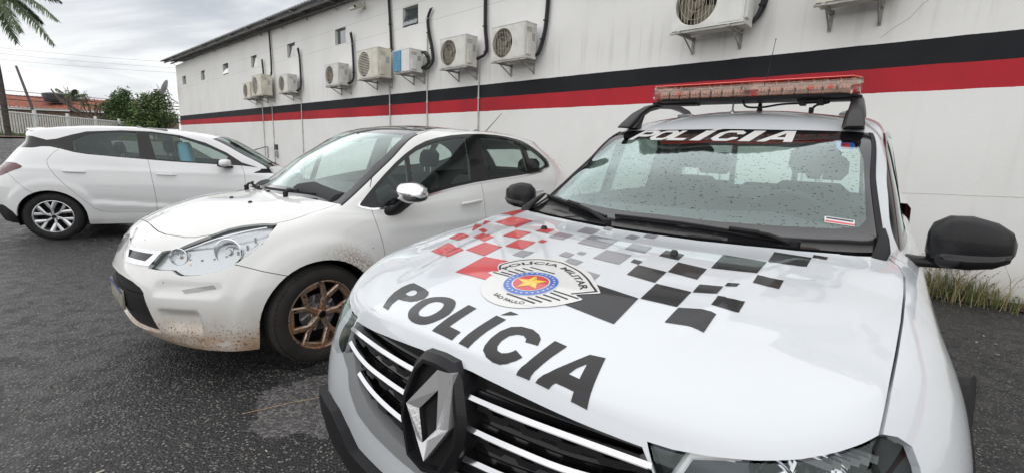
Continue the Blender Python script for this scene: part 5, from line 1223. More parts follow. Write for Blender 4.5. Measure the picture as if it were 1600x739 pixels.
    ellipse_loft(mb, [((bx, y0 + .01, 1.683), (.05, 0, 0), (0, 0, .008)), ((bx, y0 + .08, 1.682), (.13, 0, 0), (0, 0, .010)), ((bx, y1 - .08, 1.682), (.13, 0, 0), (0, 0, .010)), ((bx, y1 - .01, 1.683), (.05, 0, 0), (0, 0, .008))], M['blackplastic'], 20, 4)
    for s in (1, -1):
        mb.box((bx, .40 * s, 1.668), (.10, .26, .012), M['blackplastic'], bev=.003)
        mb.box((bx, .53 * s, 1.672), (.06, .05, .03), M['blackplastic'], bev=.004)
    for yy in (.30, .38): mb.box((bx + .05, yy, 1.655), (.05, .03, .035), M['blackplastic'], bev=.003)
    lb = mb.build('light_bar', None, root, smooth=45)
    mb = MB()
    for a, b in ((y0, .0), (.006, y1)):
        ea, eb = (.03, 0) if a < -.1 else (0, .03)
        ellipse_loft(mb, [((bx, a + .002, 1.724), (.10 if ea else .145, 0, 0), (0, 0, .026 if ea else .039)), ((bx, a + .03, 1.724), (.145, 0, 0), (0, 0, .039)), ((bx, b - .03, 1.724), (.145, 0, 0), (0, 0, .039)), ((bx, b - .002, 1.724), (.10 if eb else .145, 0, 0), (0, 0, .026 if eb else .039))], M['bar_lens'], 24, 5)
    mb.build('clear_lens', None, lb, smooth=50)
    mb = MB()
    ellipse_loft(mb, [((bx, y0 - .002, 1.765), (.08, 0, 0), (0, 0, .004)), ((bx, y0 + .03, 1.766), (.150, 0, 0), (0, 0, .005)), ((bx, y1 - .03, 1.766), (.150, 0, 0), (0, 0, .005)), ((bx, y1 + .002, 1.765), (.08, 0, 0), (0, 0, .004))], M['bar_red_solid'], 24, 4)
    mb.build('red_top', None, lb, smooth=50)
    mb = MB(); rr_ = random.Random(3)
    y = y0 + .05; k = 0
    while y < y1 - .07:
        if abs(y) > .03:
            mb.box((bx + .085, y + .028, 1.718), (.03, .054, .052), M['bar_module'], bev=.004)
            for q in range(3): mb.lathe([(0, .012), (.006, .010), (.007, 0)], M['lamp_white'], 8, 'X', center=(bx + .10, y + .013 + q * .015, 1.718))
            mb.box((bx - .085, y + .028, 1.718), (.03, .054, .052), M['reflector'], bev=.004)
        y += .062; k += 1
    for yy in (-.36, .33, .42): mb.box((bx + .11, yy, 1.724), (.006, .022, .022), M['red_glow'], Matrix.Rotation(.7, 3, 'X'))  # small orange pieces imitate glowing spots behind the lens
    mb.build('lamp_modules', None, lb, smooth=40)
    mb = MB()
    mb.tube(smooth_line([(bx + .06, .00, 1.672), (bx + .05, .02, 1.640), (bx + .05, .10, 1.634), (bx + .05, .20, 1.648), (bx + .04, .32, 1.652), (bx + .03, .42, 1.655), (bx + .02, .36, 1.640), (bx + .0, .34, 1.62)], 5), .006, M['rubber'], 8)
    mb.box((bx + .02, .34, 1.615), (.03, .022, .03), M['rubber'], bev=.004)
    mb.build('cable', None, lb, smooth=50)
    # ---- antennas
    mb = MB(); mb.lathe([(0, .04), (.010, .035), (.014, .0), (.018, -.01)], M['blackplastic'], 14, 'Z', center=(-1.86, .05, 1.645)); mb.tube([(-1.86, .05, 1.63), (-1.93, .075, 2.06)], [.0035, .0014], M['rubber'], 6); mb.lathe([(0, .006), (.004, 0), (0, -.006)], M['rubber'], 8, 'Z', center=(-1.93, .075, 2.06))
    mb.build('antenna', None, root, smooth=50)
    mb = MB(); mb.lathe([(0, .10), (.004, .095), (.005, .02), (.011, .012), (.013, .0)], M['satin'], 12, 'Z', center=(-1.66, -.055, 1.605)); mb.build('antenna', None, root, smooth=50)
    # ---- cargo bed behind the cab (hidden from the front)
    mb = MB()
    def sec(x, z1, yw): return [(x, yw * .94, .30), (x, yw, .55), (x, yw, .85), (x, yw * .985, z1 - .03), (x, yw * .96, z1), (x, yw * .90, z1), (x, yw * .90, .62), (x, 0, .62)]
    secs = [sec(-2.545, 1.10, .885), (sec(-3.1, 1.12, .895)), sec(-3.6, 1.12, .885), sec(-3.86, 1.12, .86)]
    for s in (1, -1):
        vs = [(p[0], p[1] * s, p[2]) for q in secs for p in q]; fs = []
        for i in range(3):
            for k in range(7): fs.append((i * 8 + k, i * 8 + k + 1, (i + 1) * 8 + k + 1, (i + 1) * 8 + k))
        mb.add(vs, fs, W)
    mb.box((-3.875, 0, .86), (.05, 1.60, .52), W, bev=.015); mb.box((-3.90, 0, .42), (.14, 1.66, .22), M['blackplastic'], bev=.03)
    bed = mb.build('cargo_bed', None, root, smooth=35)
    for s in (1, -1):
        mb = MB(); mb.box((-3.885, .80 * s, .90), (.05, .12, .30), M['red_lens'], bev=.015); mb.build('tail_light', None, root)
    mb = MB(); mb.box((-3.925, 0, .72), (.008, .40, .13), M['plate'], bev=.002); mb.build('number_plate', None, root)
    # ---- running gear and cabin
    for s in (1, -1):
        arch_liner(root, -.08, .36, .385, .52, .79, s); arch_liner(root, -2.83, .36, .385, .52, .86, s)
        for cx in (-.08, -2.83): add_wheel(root, (cx, .785 * s, .34), .34, .215, .215, s, 'plain', M['alloy'], M['rubber'])
    mb = MB(); mb.box((-1.3, 0, .30), (2.2, 1.6, .10), M['dark']); mb.box((-3.2, 0, .45), (1.2, 1.4, .1), M['dark']); mb.box((.2, 0, .35), (.7, .95, .1), M['dark']); mb.build('underbody', None, root)
    add_cabin(root, -.80, 1.34, 1.06, -1.55, -2.25, .36, .62, -1.20)
    return root

def f_label_ok(S, u, v, c):
    # opaque parts of the greenhouse only
    if u < 6 and v < 10: return False
    if v >= 10: return True
    lab = None
    return None if False else not in_glass(S, c)

def in_glass(S, c):
    ks = S.__dict__.get('_glass_pts')
    if ks is None:
        names = ('clear', 'door_glass', 'back_glass', 'screen', 'glass')
        ids = {S.labels[n] for n in names if n in S.labels}
        ks = S.__dict__['_glass_pts'] = {tuple(round(q, 4) for q in f.calc_center_median()) for f in S.bm.faces if f[S.ll] in ids}
    return tuple(round(q, 4) for q in c) in ks
# ================================================================== muddy small hatchback
def sstep(a, b, x):
    t = np.clip((x - a) / (b - a), 0, 1); return t * t * (3 - 2 * t)

def arch_bulge(S, cx, cz, r0, amp, out, xlim=None):
    x, y, z = S[..., 0], S[..., 1], S[..., 2]
    d = np.sqrt((x - cx) ** 2 + (z - cz) ** 2)
    k = sstep(r0 + .16, r0 + .10, d) * np.clip((z - .15) / .1, 0, 1) * (y > .55) * sstep(.95, .75, z)
    out[..., 1] += amp * k

def c3_disp(S):
    x, y, z = S[..., 0], S[..., 1], S[..., 2]; out = S.copy()
    fr = sstep(.25, .35, x)
    fog = sstep(.455, .50, y) * sstep(.652, .636, y) * sstep(.27, .35, z) * sstep(.422, .408, z) * fr
    out[..., 0] -= .036 * fog
    drl = sstep(.44, .48, y) * sstep(.735, .71, y) * sstep(.495, .515, z) * sstep(.578, .562, z) * fr
    out[..., 0] -= .012 * drl
    # fold below the headlights, lip at the very bottom
    out[..., 0] += .010 * sstep(.235, .21, z) * fr
    arch_bulge(S, 0, .31, .34, .012, out); arch_bulge(S, -2.46, .31, .34, .012, out)
    # side crease above the sill and light catcher at door-handle height
    side = sstep(-.40, -.55, x) * sstep(-2.2, -2.0, x)
    out[..., 1] -= .012 * side * np.exp(-((z - .40) / .07) ** 2)
    out[..., 1] += .006 * side * np.exp(-((z - .80) / .03) ** 2)
    return out

def build_muddy():
    root = thing('small_hatchback', 'mud splashed white hatchback with black glass roof and bronze coloured wheel, parked in the middle', 'car', (C3_POSE[0], C3_POSE[1], 0), R(C3_POSE[2]))
    W = M['muddy_white']; S = Shell(C3_G, step=.026, disp=c3_disp)
    S.relabel('screen', lambda u, v, c: u < 6 and 7 < v < 9)
    S.relabel('screen_trim', lambda u, v, c: 6 < u < 6.25 and 6.9 < v < 9.0)
    hood = [(.672, -.02), (.672, .10), (.671, .184), (.665, .26), (.648, .336), (.618, .40), (.585, .458), (.544, .50), (.477, .541), (.389, .572), (.30, .612), (.24, .65), (.196, .685), (.12, .705), (.03, .712), (-.10, .705), (-.19, .698),
            (-.165, .60), (-.112, .48), (-.06, .38), (-.015, .22), (.008, 0), (.008, -.02)]
    up = lambda u, v: v < 7.2
    S.cut(offset_poly(hood, .0022), 'top', 'gap', lambda u, v: 3.5 < v < 7.2, only=['body'])
    S.cut(offset_poly(hood, -.0022), 'top', 'hood', lambda u, v: 3.5 < v < 7.2, only=['gap'])
    S.relabel('cowl', lambda u, v, c: u < 6.3 and 5.5 < v < 7.02 and c.x < .03 and c.y < .70 and c.x < .01 - .9 * max(0, c.y - .25), only=['body', 'gap'])
    head = [(.386, .636), (.395, .655), (.403, .669), (.415, .70), (.429, .725), (.488, .738), (.513, .767), (.539, .801), (.562, .84), (.59, .855), (.625, .863), (.66, .866), (.694, .865), (.704, .859), (.726, .835), (.744, .805), (.752, .77), (.75, .741), (.744, .71), (.733, .682), (.715, .658), (.69, .638), (.631, .618), (.59, .613), (.558, .612), (.535, .622), (.511, .637), (.45, .634)]
    hf = lambda u, v: u < 6 and 1.5 < v < 6.6
    S.cut(offset_poly(head, .003), 'front', 'gap', hf, only=['body', 'hood', 'gap'])
    S.cut(offset_poly(head, -.002), 'front', 'headlight', hf, only=['gap'])
    gr = [(-.02, .572), (.18, .566), (.30, .552), (.37, .530), (.398, .508), (.41, .46), (.425, .38), (.445, .285), (.435, .272), (.36, .268), (.2, .270), (-.02, .270)]
    gf = lambda u, v: u < 4 and v < 4
    S.cut(offset_poly(gr, .008), 'front', 'grille_rim', gf, only=['body'])
    S.cut(gr, 'front', 'grille', gf, only=['grille_rim'])
    S.cut([(-.02, .49), (.40, .49), (.43, .385), (-.02, .385)], 'front', 'plate_band', gf, only=['grille'])
    S.cut([(.575, .535), (.64, .553), (.691, .566), (.703, .546), (.65, .530), (.591, .515)], 'front', 'drl', hf, only=['body'])
    chv = [(.012, .758), (.05, .745), (.11, .724), (.18, .716), (.43, .725), (.412, .69), (.386, .645), (.30, .640), (.16, .642), (.09, .652), (.06, .67)]
    S.cut(chv, 'front', 'chevron', hf, only=['body'])
    S.cut([(-.02, .80), (.02, .80), (.055, .775), (.075, .752), (.05, .746), (.012, .759), (-.02, .768)], 'front', 'chevron_top', hf, only=['body'])
    S.cut([(.13, .700), (.38, .706), (.345, .665), (.17, .664)], 'front', 'chev_dark', hf, only=['chevron'])
    S.seam([(.43, .672), (.414, .668), (.311, .63), (.201, .594), (.17, .59)], 'side', .004, lambda u, v: u > 3 and u < 6.5, only=['body'])
    for cx in (0, -2.46):
        S.cut(circle(cx, .305, .352, 48), 'side', 'void', lambda u, v: u > 4.2 and v < 6, only=['body', 'gap'])
        S.cut([(cx - .352, .31), (cx + .352, .31), (cx + .345, .1), (cx - .34, .1)], 'side', 'void', lambda u, v: u > 4.2 and v < 4, only=['body', 'gap'])
    lo = lambda u, v: 6 < u and v < 9.5
    S.seam(smooth_line([(-.46, .24), (-.44, .50), (-.429, .619), (-.412, .728), (-.385, .86), (-.380, .955), (-.410, 1.076), (-.516, 1.219), (-.664, 1.325), (-.87, 1.423), (-1.10, 1.480), (-1.36, 1.49)], 3), 'side', .0045, lambda u, v: 5.5 < u and v < 9.6, only=['body'])
    S.seam([(-1.36, 1.49), (-1.352, 1.1), (-1.352, .7), (-1.37, .24)], 'side', .0045, lo, only=['body'])
    S.seam([(-1.36, 1.49), (-1.9, 1.478), (-2.25, 1.40)], 'side', .0045, lo, only=['body'])
    S.seam([(-2.40, 1.15), (-2.22, .95), (-2.12, .62), (-2.05, .40), (-2.0, .24)], 'side', .0045, lo, only=['body'])
    S.seam([(-.44, .255), (-2.02, .255)], 'side', .004, lo, only=['body'])
    dlo = [(-.305, .953), (-.35, .94), (-.398, .932), (-.55, .946), (-.906, 1.020), (-1.278, 1.078), (-1.824, 1.130), (-2.124, 1.165), (-2.305, 1.222), (-2.32, 1.27), (-2.26, 1.336), (-2.122, 1.408), (-1.978, 1.445), (-1.678, 1.468), (-1.325, 1.457), (-1.037, 1.414), (-.83, 1.345), (-.628, 1.224), (-.436, 1.074), (-.335, .985)]
    dl = smooth_line(dlo, 2, True)
    sf = lambda u, v: u > 6.1 and v > 5.5
    S.cut(offset_poly(dl, .012), 'side', 'belt_chrome', sf, only=['body', 'gap'])
    S.relabel('body', lambda u, v, c: c.z > .97 + max(0, (-c.x - .4)) * .16, only=['belt_chrome'])
    S.cut(dl, 'side', 'black_frame', sf, only=['body', 'gap', 'belt_chrome'])
    S.cut(offset_poly(dl, -.024), 'side', 'glass', sf, only=['black_frame'])
    for pl in ([(-.735, 1.33), (-.762, 1.34), (-.690, .93), (-.655, .93)], [(-1.325, 1.5), (-1.47, 1.5), (-1.395, 1.0), (-1.235, 1.0)], [(-2.00, 1.5), (-2.06, 1.5), (-1.98, 1.0), (-1.93, 1.0)], [(-.30, 1.1), (-.30, .9), (-.43, .9), (-.43, 1.1)]):
        S.cut(pl, 'side', 'black_frame', sf, only=['glass'])
    S.cut([(-.60, .57), (-.80, .592), (-.95, .545), (-1.10, .492), (-1.25, .462), (-1.33, .43), (-1.36, .38), (-1.37, -.02), (-.60, -.02)], 'top', 'roof_glass', lambda u, v: v > 8.9, only=['body'])
    clear = [(-.02, 1.035), (.25, 1.032), (.45, 1.025), (.60, 1.015), (.660, 1.03), (.645, 1.10), (.598, 1.27), (.545, 1.39), (.52, 1.415), (.40, 1.425), (.2, 1.43), (-.02, 1.43)]
    S.cut(clear, 'front', 'clear', lambda u, v: u < 6 and 7 < v < 9, only=['screen'])
    # rear screen and tail lamps
    S.cut([(-.02, 1.16), (.48, 1.16), (.42, 1.37), (-.02, 1.385)], 'front', 'glass', lambda u, v: u > 13 and v > 6, only=['body'])
    S.cut([(.52, .78), (.56, 1.05), (.72, 1.02), (.82, .90), (.82, .80)], 'front', 'tail', lambda u, v: u > 12.2, only=['body'])
    # ---- parts
    S.piece('hood', 'hood', W, root, 'join', flange=.014)
    S.piece('cowl', 'cowl_panel', M['blackplastic'], root, 'join', offset=-.008)
    g = S.piece('grille', 'grille', M['honeycomb'], root, 'join', offset=-.025, flange=-.03, also=('plate_band',))[0]
    S.piece('plate_band', 'grille_bar', M['blackplastic'], g, 'join', offset=-.004, flange=.02)
    S.piece('grille_rim', 'grille_surround', M['muddy_white'], g, 'join', offset=.001, flange=.03)
    S.piece('drl', 'daytime_lamp', M['drl'], root, 'split', offset=.002, flange=.012)
    S.piece('chevron', 'chevron_emblem', M['chrome_dirty'], root, 'join', offset=.005, flange=.014)
    S.piece('chevron_top', 'chevron_emblem', M['chrome_dirty'], root, 'join', offset=.008, flange=.014)
    S.piece('chev_dark', 'badge_grille', M['gloss_black'], root, 'join', offset=-.004, flange=-.01, loose=True)
    hls = S.piece('headlight', 'headlight', M['lens'], root, 'split', offset=0, flange=0)
    backs = S.piece('headlight', 'lamp_housing', M['lamp_back'], root, 'split', offset=-.030, flange=-.03)
    for hl, rf, s in zip(hls, backs, (1, -1)):
        rf.parent = hl; mb = MB()
        ax = Vector((.68, .73 * s, 0)).normalized()
        def bowl(c, r, d=.03, mat=M['reflector']):
            c = Vector(c); u_ = Vector((0, 0, 1)); w_ = ax.cross(u_); vs = []; fs = []
            pr = [(r * 1.06, .008), (r, .012), (r * .96, .004), (r * .8, -d * .6), (r * .45, -d), (r * .25, -d), (r * .25, -d * .2), (.001, -d * .0)]
            for (q, h) in pr:
                for k in range(28):
                    t = 2 * PI * k / 28; vs.append(c + ax * h + u_ * q * math.sin(t) + w_ * q * math.cos(t))
            for i in range(len(pr) - 1):
                for k in range(28): fs.append((i * 28 + k, i * 28 + (k + 1) % 28, (i + 1) * 28 + (k + 1) % 28, (i + 1) * 28 + k))
            mb.add(vs, fs, mat)
        bowl((.432, .668 * s, .733), .070, .045, M['chrome']); bowl((.622, .488 * s, .700), .046, .03, M['chrome'])
        mb.tube([(.415, .650 * s, .733), (.440, .677 * s, .733)], .016, M['lamp_white'], 12)
        mb.tube([(.628 + .020 * math.sin(0), .494 * s, .70), (.610, .476 * s, .70)], .010, M['lamp_white'], 10)
        ln = smooth_line([(.655, .425 * s, .70), (.57, .52 * s, .745), (.46, .61 * s, .80), (.33, .68 * s, .838), (.24, .70 * s, .85)], 5)
        mb.tube(ln, .006, M['satin'], 8)
        ln = smooth_line([(.60, .50 * s, .655), (.53, .58 * s, .655), (.45, .65 * s, .67), (.37, .70 * s, .71), (.30, .715 * s, .77)], 5); mb.tube(ln, .005, M['satin'], 8)
        for k_ in range(7):
            q_ = ln[min(len(ln) - 1, 2 + 3 * k_)]; mb.box((q_[0] + .008, q_[1], q_[2] + .018), (.004, .012, .03), M['reflector'], Matrix.Rotation(.9 * s, 3, 'Z'))
        mb.lathe([(0, .014), (.010, .012), (.014, 0)], M['bulb'], 12, 'X', center=(.575, .535 * s, .655))
        mb.build('reflector', None, hl, smooth=40)
    S.relabel('bumper_skin', lambda u, v, c: c.x > .16 and c.z < (.60 + (c.x - .2) * .34 if c.x < .43 else 9), only=['body'])
    S.relabel('fender_skin', lambda u, v, c: c.x > -.46 and c.z < 1.0 and v < 7 and not (c.x < -.38 and c.z > .9), only=['body'])
    def door_front(u, v, c):
        if v > 9.4 or not (-1.352 > 9): pass
        if not (-1.36 < c.x < -.37) or c.z < .255 or v > 9.3: return False
        xs_ = [-.37, -.41, -.516, -.664, -.87, -1.10, -1.36]; zs_ = [.94, 1.076, 1.219, 1.325, 1.423, 1.480, 1.49]
        return c.z < np.interp(-c.x, [-q for q in xs_], zs_)
    S.relabel('door_skin', door_front, only=['body'])
    def door_rear(u, v, c):
        if not (-2.42 < c.x < -1.352) or c.z < .255 or v > 9.1: return False
        lim = np.interp(c.z, [.24, .4, .62, .95, 1.15, 1.4], [-2.0, -2.05, -2.12, -2.22, -2.40, -2.25]); return c.x > lim and c.z < np.interp(-c.x, [1.36, 1.9, 2.25], [1.49, 1.478, 1.40])
    S.relabel('rear_door_skin', door_rear, only=['body'])
    S.piece('bumper_skin', 'front_bumper', W, root, 'join', flange=.02)
    S.piece('fender_skin', 'front_fender', W, root, 'split', flange=.014)
    fd = S.piece('door_skin', 'front_door', W, root, 'split', flange=.012)
    rd = S.piece('rear_door_skin', 'rear_door', W, root, 'split', flange=.012)
    S.piece('body', 'body_shell', W, root, 'join', flange=.014)
    S.piece('roof_glass', 'glass_roof', M['dusty_black'], root, 'join', offset=.001, flange=.01)
    S.piece('screen_trim', 'pillar_trim', M['blackplastic'], root, 'split', offset=.001, flange=.01)
    S.piece('black_frame', 'window_frame', M['gloss_black'], root, 'split', offset=.0, flange=.015)
    S.piece('glass', 'side_window', M['glass_side_clear'], root, 'split', offset=-.003, flange=0, loose=True)
    S.piece('belt_chrome', 'belt_trim', M['chrome'], root, 'split', offset=.003, flange=.01)
    S.piece('tail', 'tail_light', M['red_lens'], root, 'split', offset=.003, flange=.02)
    ws = S.piece('clear', 'windshield', M['glass_muddy'], root, 'join', flange=0)[0]
    S.piece('screen', 'windshield_border', M['dusty_black'], ws, 'join', flange=.008)
    S.inner('dark_inner_shell', M['dark'], root, .02, lambda u, v, c: v < 6.9 and not ((c.x) ** 2 + (c.z - .31) ** 2 < .14 and c.y > .5) and not ((c.x + 2.46) ** 2 + (c.z - .31) ** 2 < .14 and c.y > .5) and not (v > 5.6 and u < 6.2) and not (u < 5 and .58 < c.z < .88))  # added black shell, keeps seams and grille dark and stops light leaking through
    S.inner('headliner', M['headliner'], root, .03, lambda u, v, c: v > 6.9 and not in_glass(S, c) and not (u < 6.1 and v < 9.1))
    # handles
    for s, d in ((1, fd[0]), (-1, fd[1])):
        mb = MB(); ellipse_loft(mb, [((-1.095, .856 * s, .927), (0, .006, 0), (0, 0, .010)), ((-1.12, .872 * s, .930), (0, .010, 0), (0, 0, .013)), ((-1.28, .874 * s, .944), (0, .010, 0), (0, 0, .012)), ((-1.31, .858 * s, .947), (0, .006, 0), (0, 0, .009))], W, 14, 2.6); mb.build('door_handle', None, d, smooth=50)
    for s, d in ((1, rd[0]), (-1, rd[1])):
        mb = MB(); ellipse_loft(mb, [((-1.87, .862 * s, .987), (0, .006, 0), (0, 0, .010)), ((-1.90, .876 * s, .990), (0, .010, 0), (0, 0, .013)), ((-2.05, .874 * s, .998), (0, .010, 0), (0, 0, .012)), ((-2.08, .858 * s, 1.0), (0, .006, 0), (0, 0, .009))], W, 14, 2.6); mb.build('door_handle', None, d, smooth=50)
    # mirrors: chrome cap over a black foot
    for s in (1, -1):
        mb = MB(); mx = -.60
        ellipse_loft(mb, [((mx - .01, .855 * s, 1.02), (.02, 0, 0), (0, 0, .025)), ((mx + .01, .87 * s, 1.025), (.080, 0, 0), (0, 0, .058)), ((mx + .02, .92 * s, 1.04), (.104, 0, 0), (0, 0, .072)), ((mx + .015, .98 * s, 1.037), (.092, 0, 0), (0, 0, .064)), ((mx, 1.025 * s, 1.028), (.055, 0, 0), (0, 0, .040)), ((mx - .005, 1.040 * s, 1.025), (.016, 0, 0), (0, 0, .012))], M['chrome_dirty'], 28, 2.5)
        o = mb.build('door_mirror', None, root, smooth=60)
        mb = MB(); ellipse_loft(mb, [((mx + .09, .80 * s, .905), (.05, 0, 0), (0, 0, .035)), ((mx + .07, .845 * s, .92), (.045, 0, .0), (0, 0, .03)), ((mx + .03, .90 * s, .975), (.055, 0, 0), (0, 0, .022)), ((mx + .01, .95 * s, .985), (.06, 0, 0), (0, 0, .012))], M['blackplastic'], 16, 2.6)
        mb.build('mirror_foot', None, o, smooth=60)
        mb = MB(); mb.box((mx - .072, .935 * s, 1.035), (.006, .10, .07), M['chrome'], bev=.002); mb.build('mirror_glass', None, o)
    # wipers on the dusty cowl
    wiper(root, [(.0, .02, 1.020), (-.01, .20, 1.022), (-.055, .36, 1.020), (-.13, .52, 1.015)], (-.02, .60 - .28, 1.0))
    wiper(root, [(-.12, -.56, 1.015), (-.05, -.40, 1.024), (.0, -.22, 1.024), (.012, -.05, 1.020)], (.015, -.30, 1.0))
    for p in ((.235, .10), (.20, .33)):
        mb = MB()
        q = S.bvh.ray_cast(Vector((p[0], p[1], 3)), Vector((0, 0, -1)))[0]; ellipse_loft(mb, [(q, (.014, 0, 0), (0, .010, 0)), (q + Vector((0, 0, .008)), (.011, 0, 0), (0, .008, 0)), (q + Vector((0, 0, .011)), (.005, 0, 0), (0, .004, 0))], M['gloss_black'], 12)
        mb.build('washer_nozzle', None, root, smooth=50)
    # wet leaves and dirt caught along the far edge of the hood
    rl = random.Random(11); mb = MB()
    for k in range(46):
        x = rl.uniform(-.12, .62); y = -np.interp(x, [-.2, .2, .45, .62], [.69, .66, .56, .40]) + rl.uniform(-.01, .045)
        q = S.bvh.ray_cast(Vector((x, abs(y), 3)), Vector((0, 0, -1)))[0]
        if q is None: continue
        a = rl.uniform(0, PI); l = rl.uniform(.005, .015); w = l * rl.uniform(.25, .6); z = q.z + .003
        c, s_ = math.cos(a), math.sin(a)
        vs = [(x + l * c, y + l * s_, z), (x - w * s_, y + w * c, z + .003), (x - l * c, y - l * s_, z + .001), (x + w * s_, y - w * c, z + .002), (x, y, z + .006)]
        mb.add(vs, [(0, 1, 4), (1, 2, 4), (2, 3, 4), (3, 0, 4)], M['leaf_litter'])
    for k in range(60):
        y = rl.uniform(-.62, .1); x = .005 - .9 * max(0, abs(y) - .25) - rl.uniform(.0, .05); z = 1.003; l = rl.uniform(.004, .014)
        mb.box((x, y, z), (l * 2, l, .004), M['leaf_litter'], Matrix.Rotation(rl.uniform(0, 3), 3, 'Z'))
    tag(mb.build('leaf_debris', None, None, fix=False), 'wet brown leaf bits lying along the far hood edge of the muddy hatchback', 'leaves', kind='stuff')
    lf = bpy.data.objects['leaf_debris']; lf.location = root.location; lf.rotation_euler = root.rotation_euler
    # plate, antenna, running gear
    mb = MB()
    mb.box((.842, 0, .425), (.010, .400, .110), M['plate'], bev=.003); mb.box((.848, 0, .470), (.004, .39, .018), M['plate_blue'])
    npl = mb.build('number_plate', None, root, smooth=30)
    mb = MB(); mb.lathe([(0, .02), (.012, .016), (.018, 0)], M['blackplastic'], 12, 'Z', center=(-2.12, 0, 1.483)); mb.tube([(-2.12, 0, 1.49), (-2.36, .03, 1.72)], [.0045, .0022], M['rubber'], 6); mb.build('antenna', None, root, smooth=50)
    for s in (1, -1):
        arch_liner(root, 0, .31, .365, .50, .77, s); arch_liner(root, -2.46, .31, .365, .50, .80, s)
        for cx in (0, -2.46): add_wheel(root, (cx, .745 * s, .31), .308, .212, .20, s, 'twist', M['rusty'], M['muddy_rubber'], steer=(.06 if cx == 0 else 0))
    mb = MB(); mb.box((-1.23, 0, .22), (2.0, 1.5, .08), M['dark']); mb.box((.2, 0, .25), (.8, .9, .08), M['dark']); mb.box((-2.7, 0, .3), (.7, .9, .08), M['dark']); mb.build('underbody', None, root)
    add_cabin(root, -.33, 1.30, 1.02, -1.25, -2.05, .34, .50, -.78)
    mb = MB(); mb.box((-.70, .0, 1.385), (.02, .20, .05), M['interior'], bev=.01); mb.tube([(-.70, 0, 1.39), (-.74, 0, 1.43)], .01, M['interior']); mb.build('rear_view_mirror', None, root, smooth=40)
    return root
# ================================================================== clean white hatchback
def hb_disp(S):
    x, y, z = S[..., 0], S[..., 1], S[..., 2]; out = S.copy()
    side = sstep(.33, .50, x) * sstep(2.3, 2.1, x)
    zc = .50 - .09 * (x - .35)
    t = sstep(zc + .012, zc - .015, z) * sstep(.26, .34, z)
    out[..., 1] += .014 * side * t * sstep(.33, .45, z) - .006 * side * np.exp(-((z - zc - .03) / .05) ** 2)
    out[..., 1] += .007 * np.exp(-((z - (.905 - .02 * x)) / .035) ** 2) * (y > .6)
    arch_bulge(S, 0, .30, .335, .010, out); arch_bulge(S, 2.53, .30, .335, .010, out)
    return out

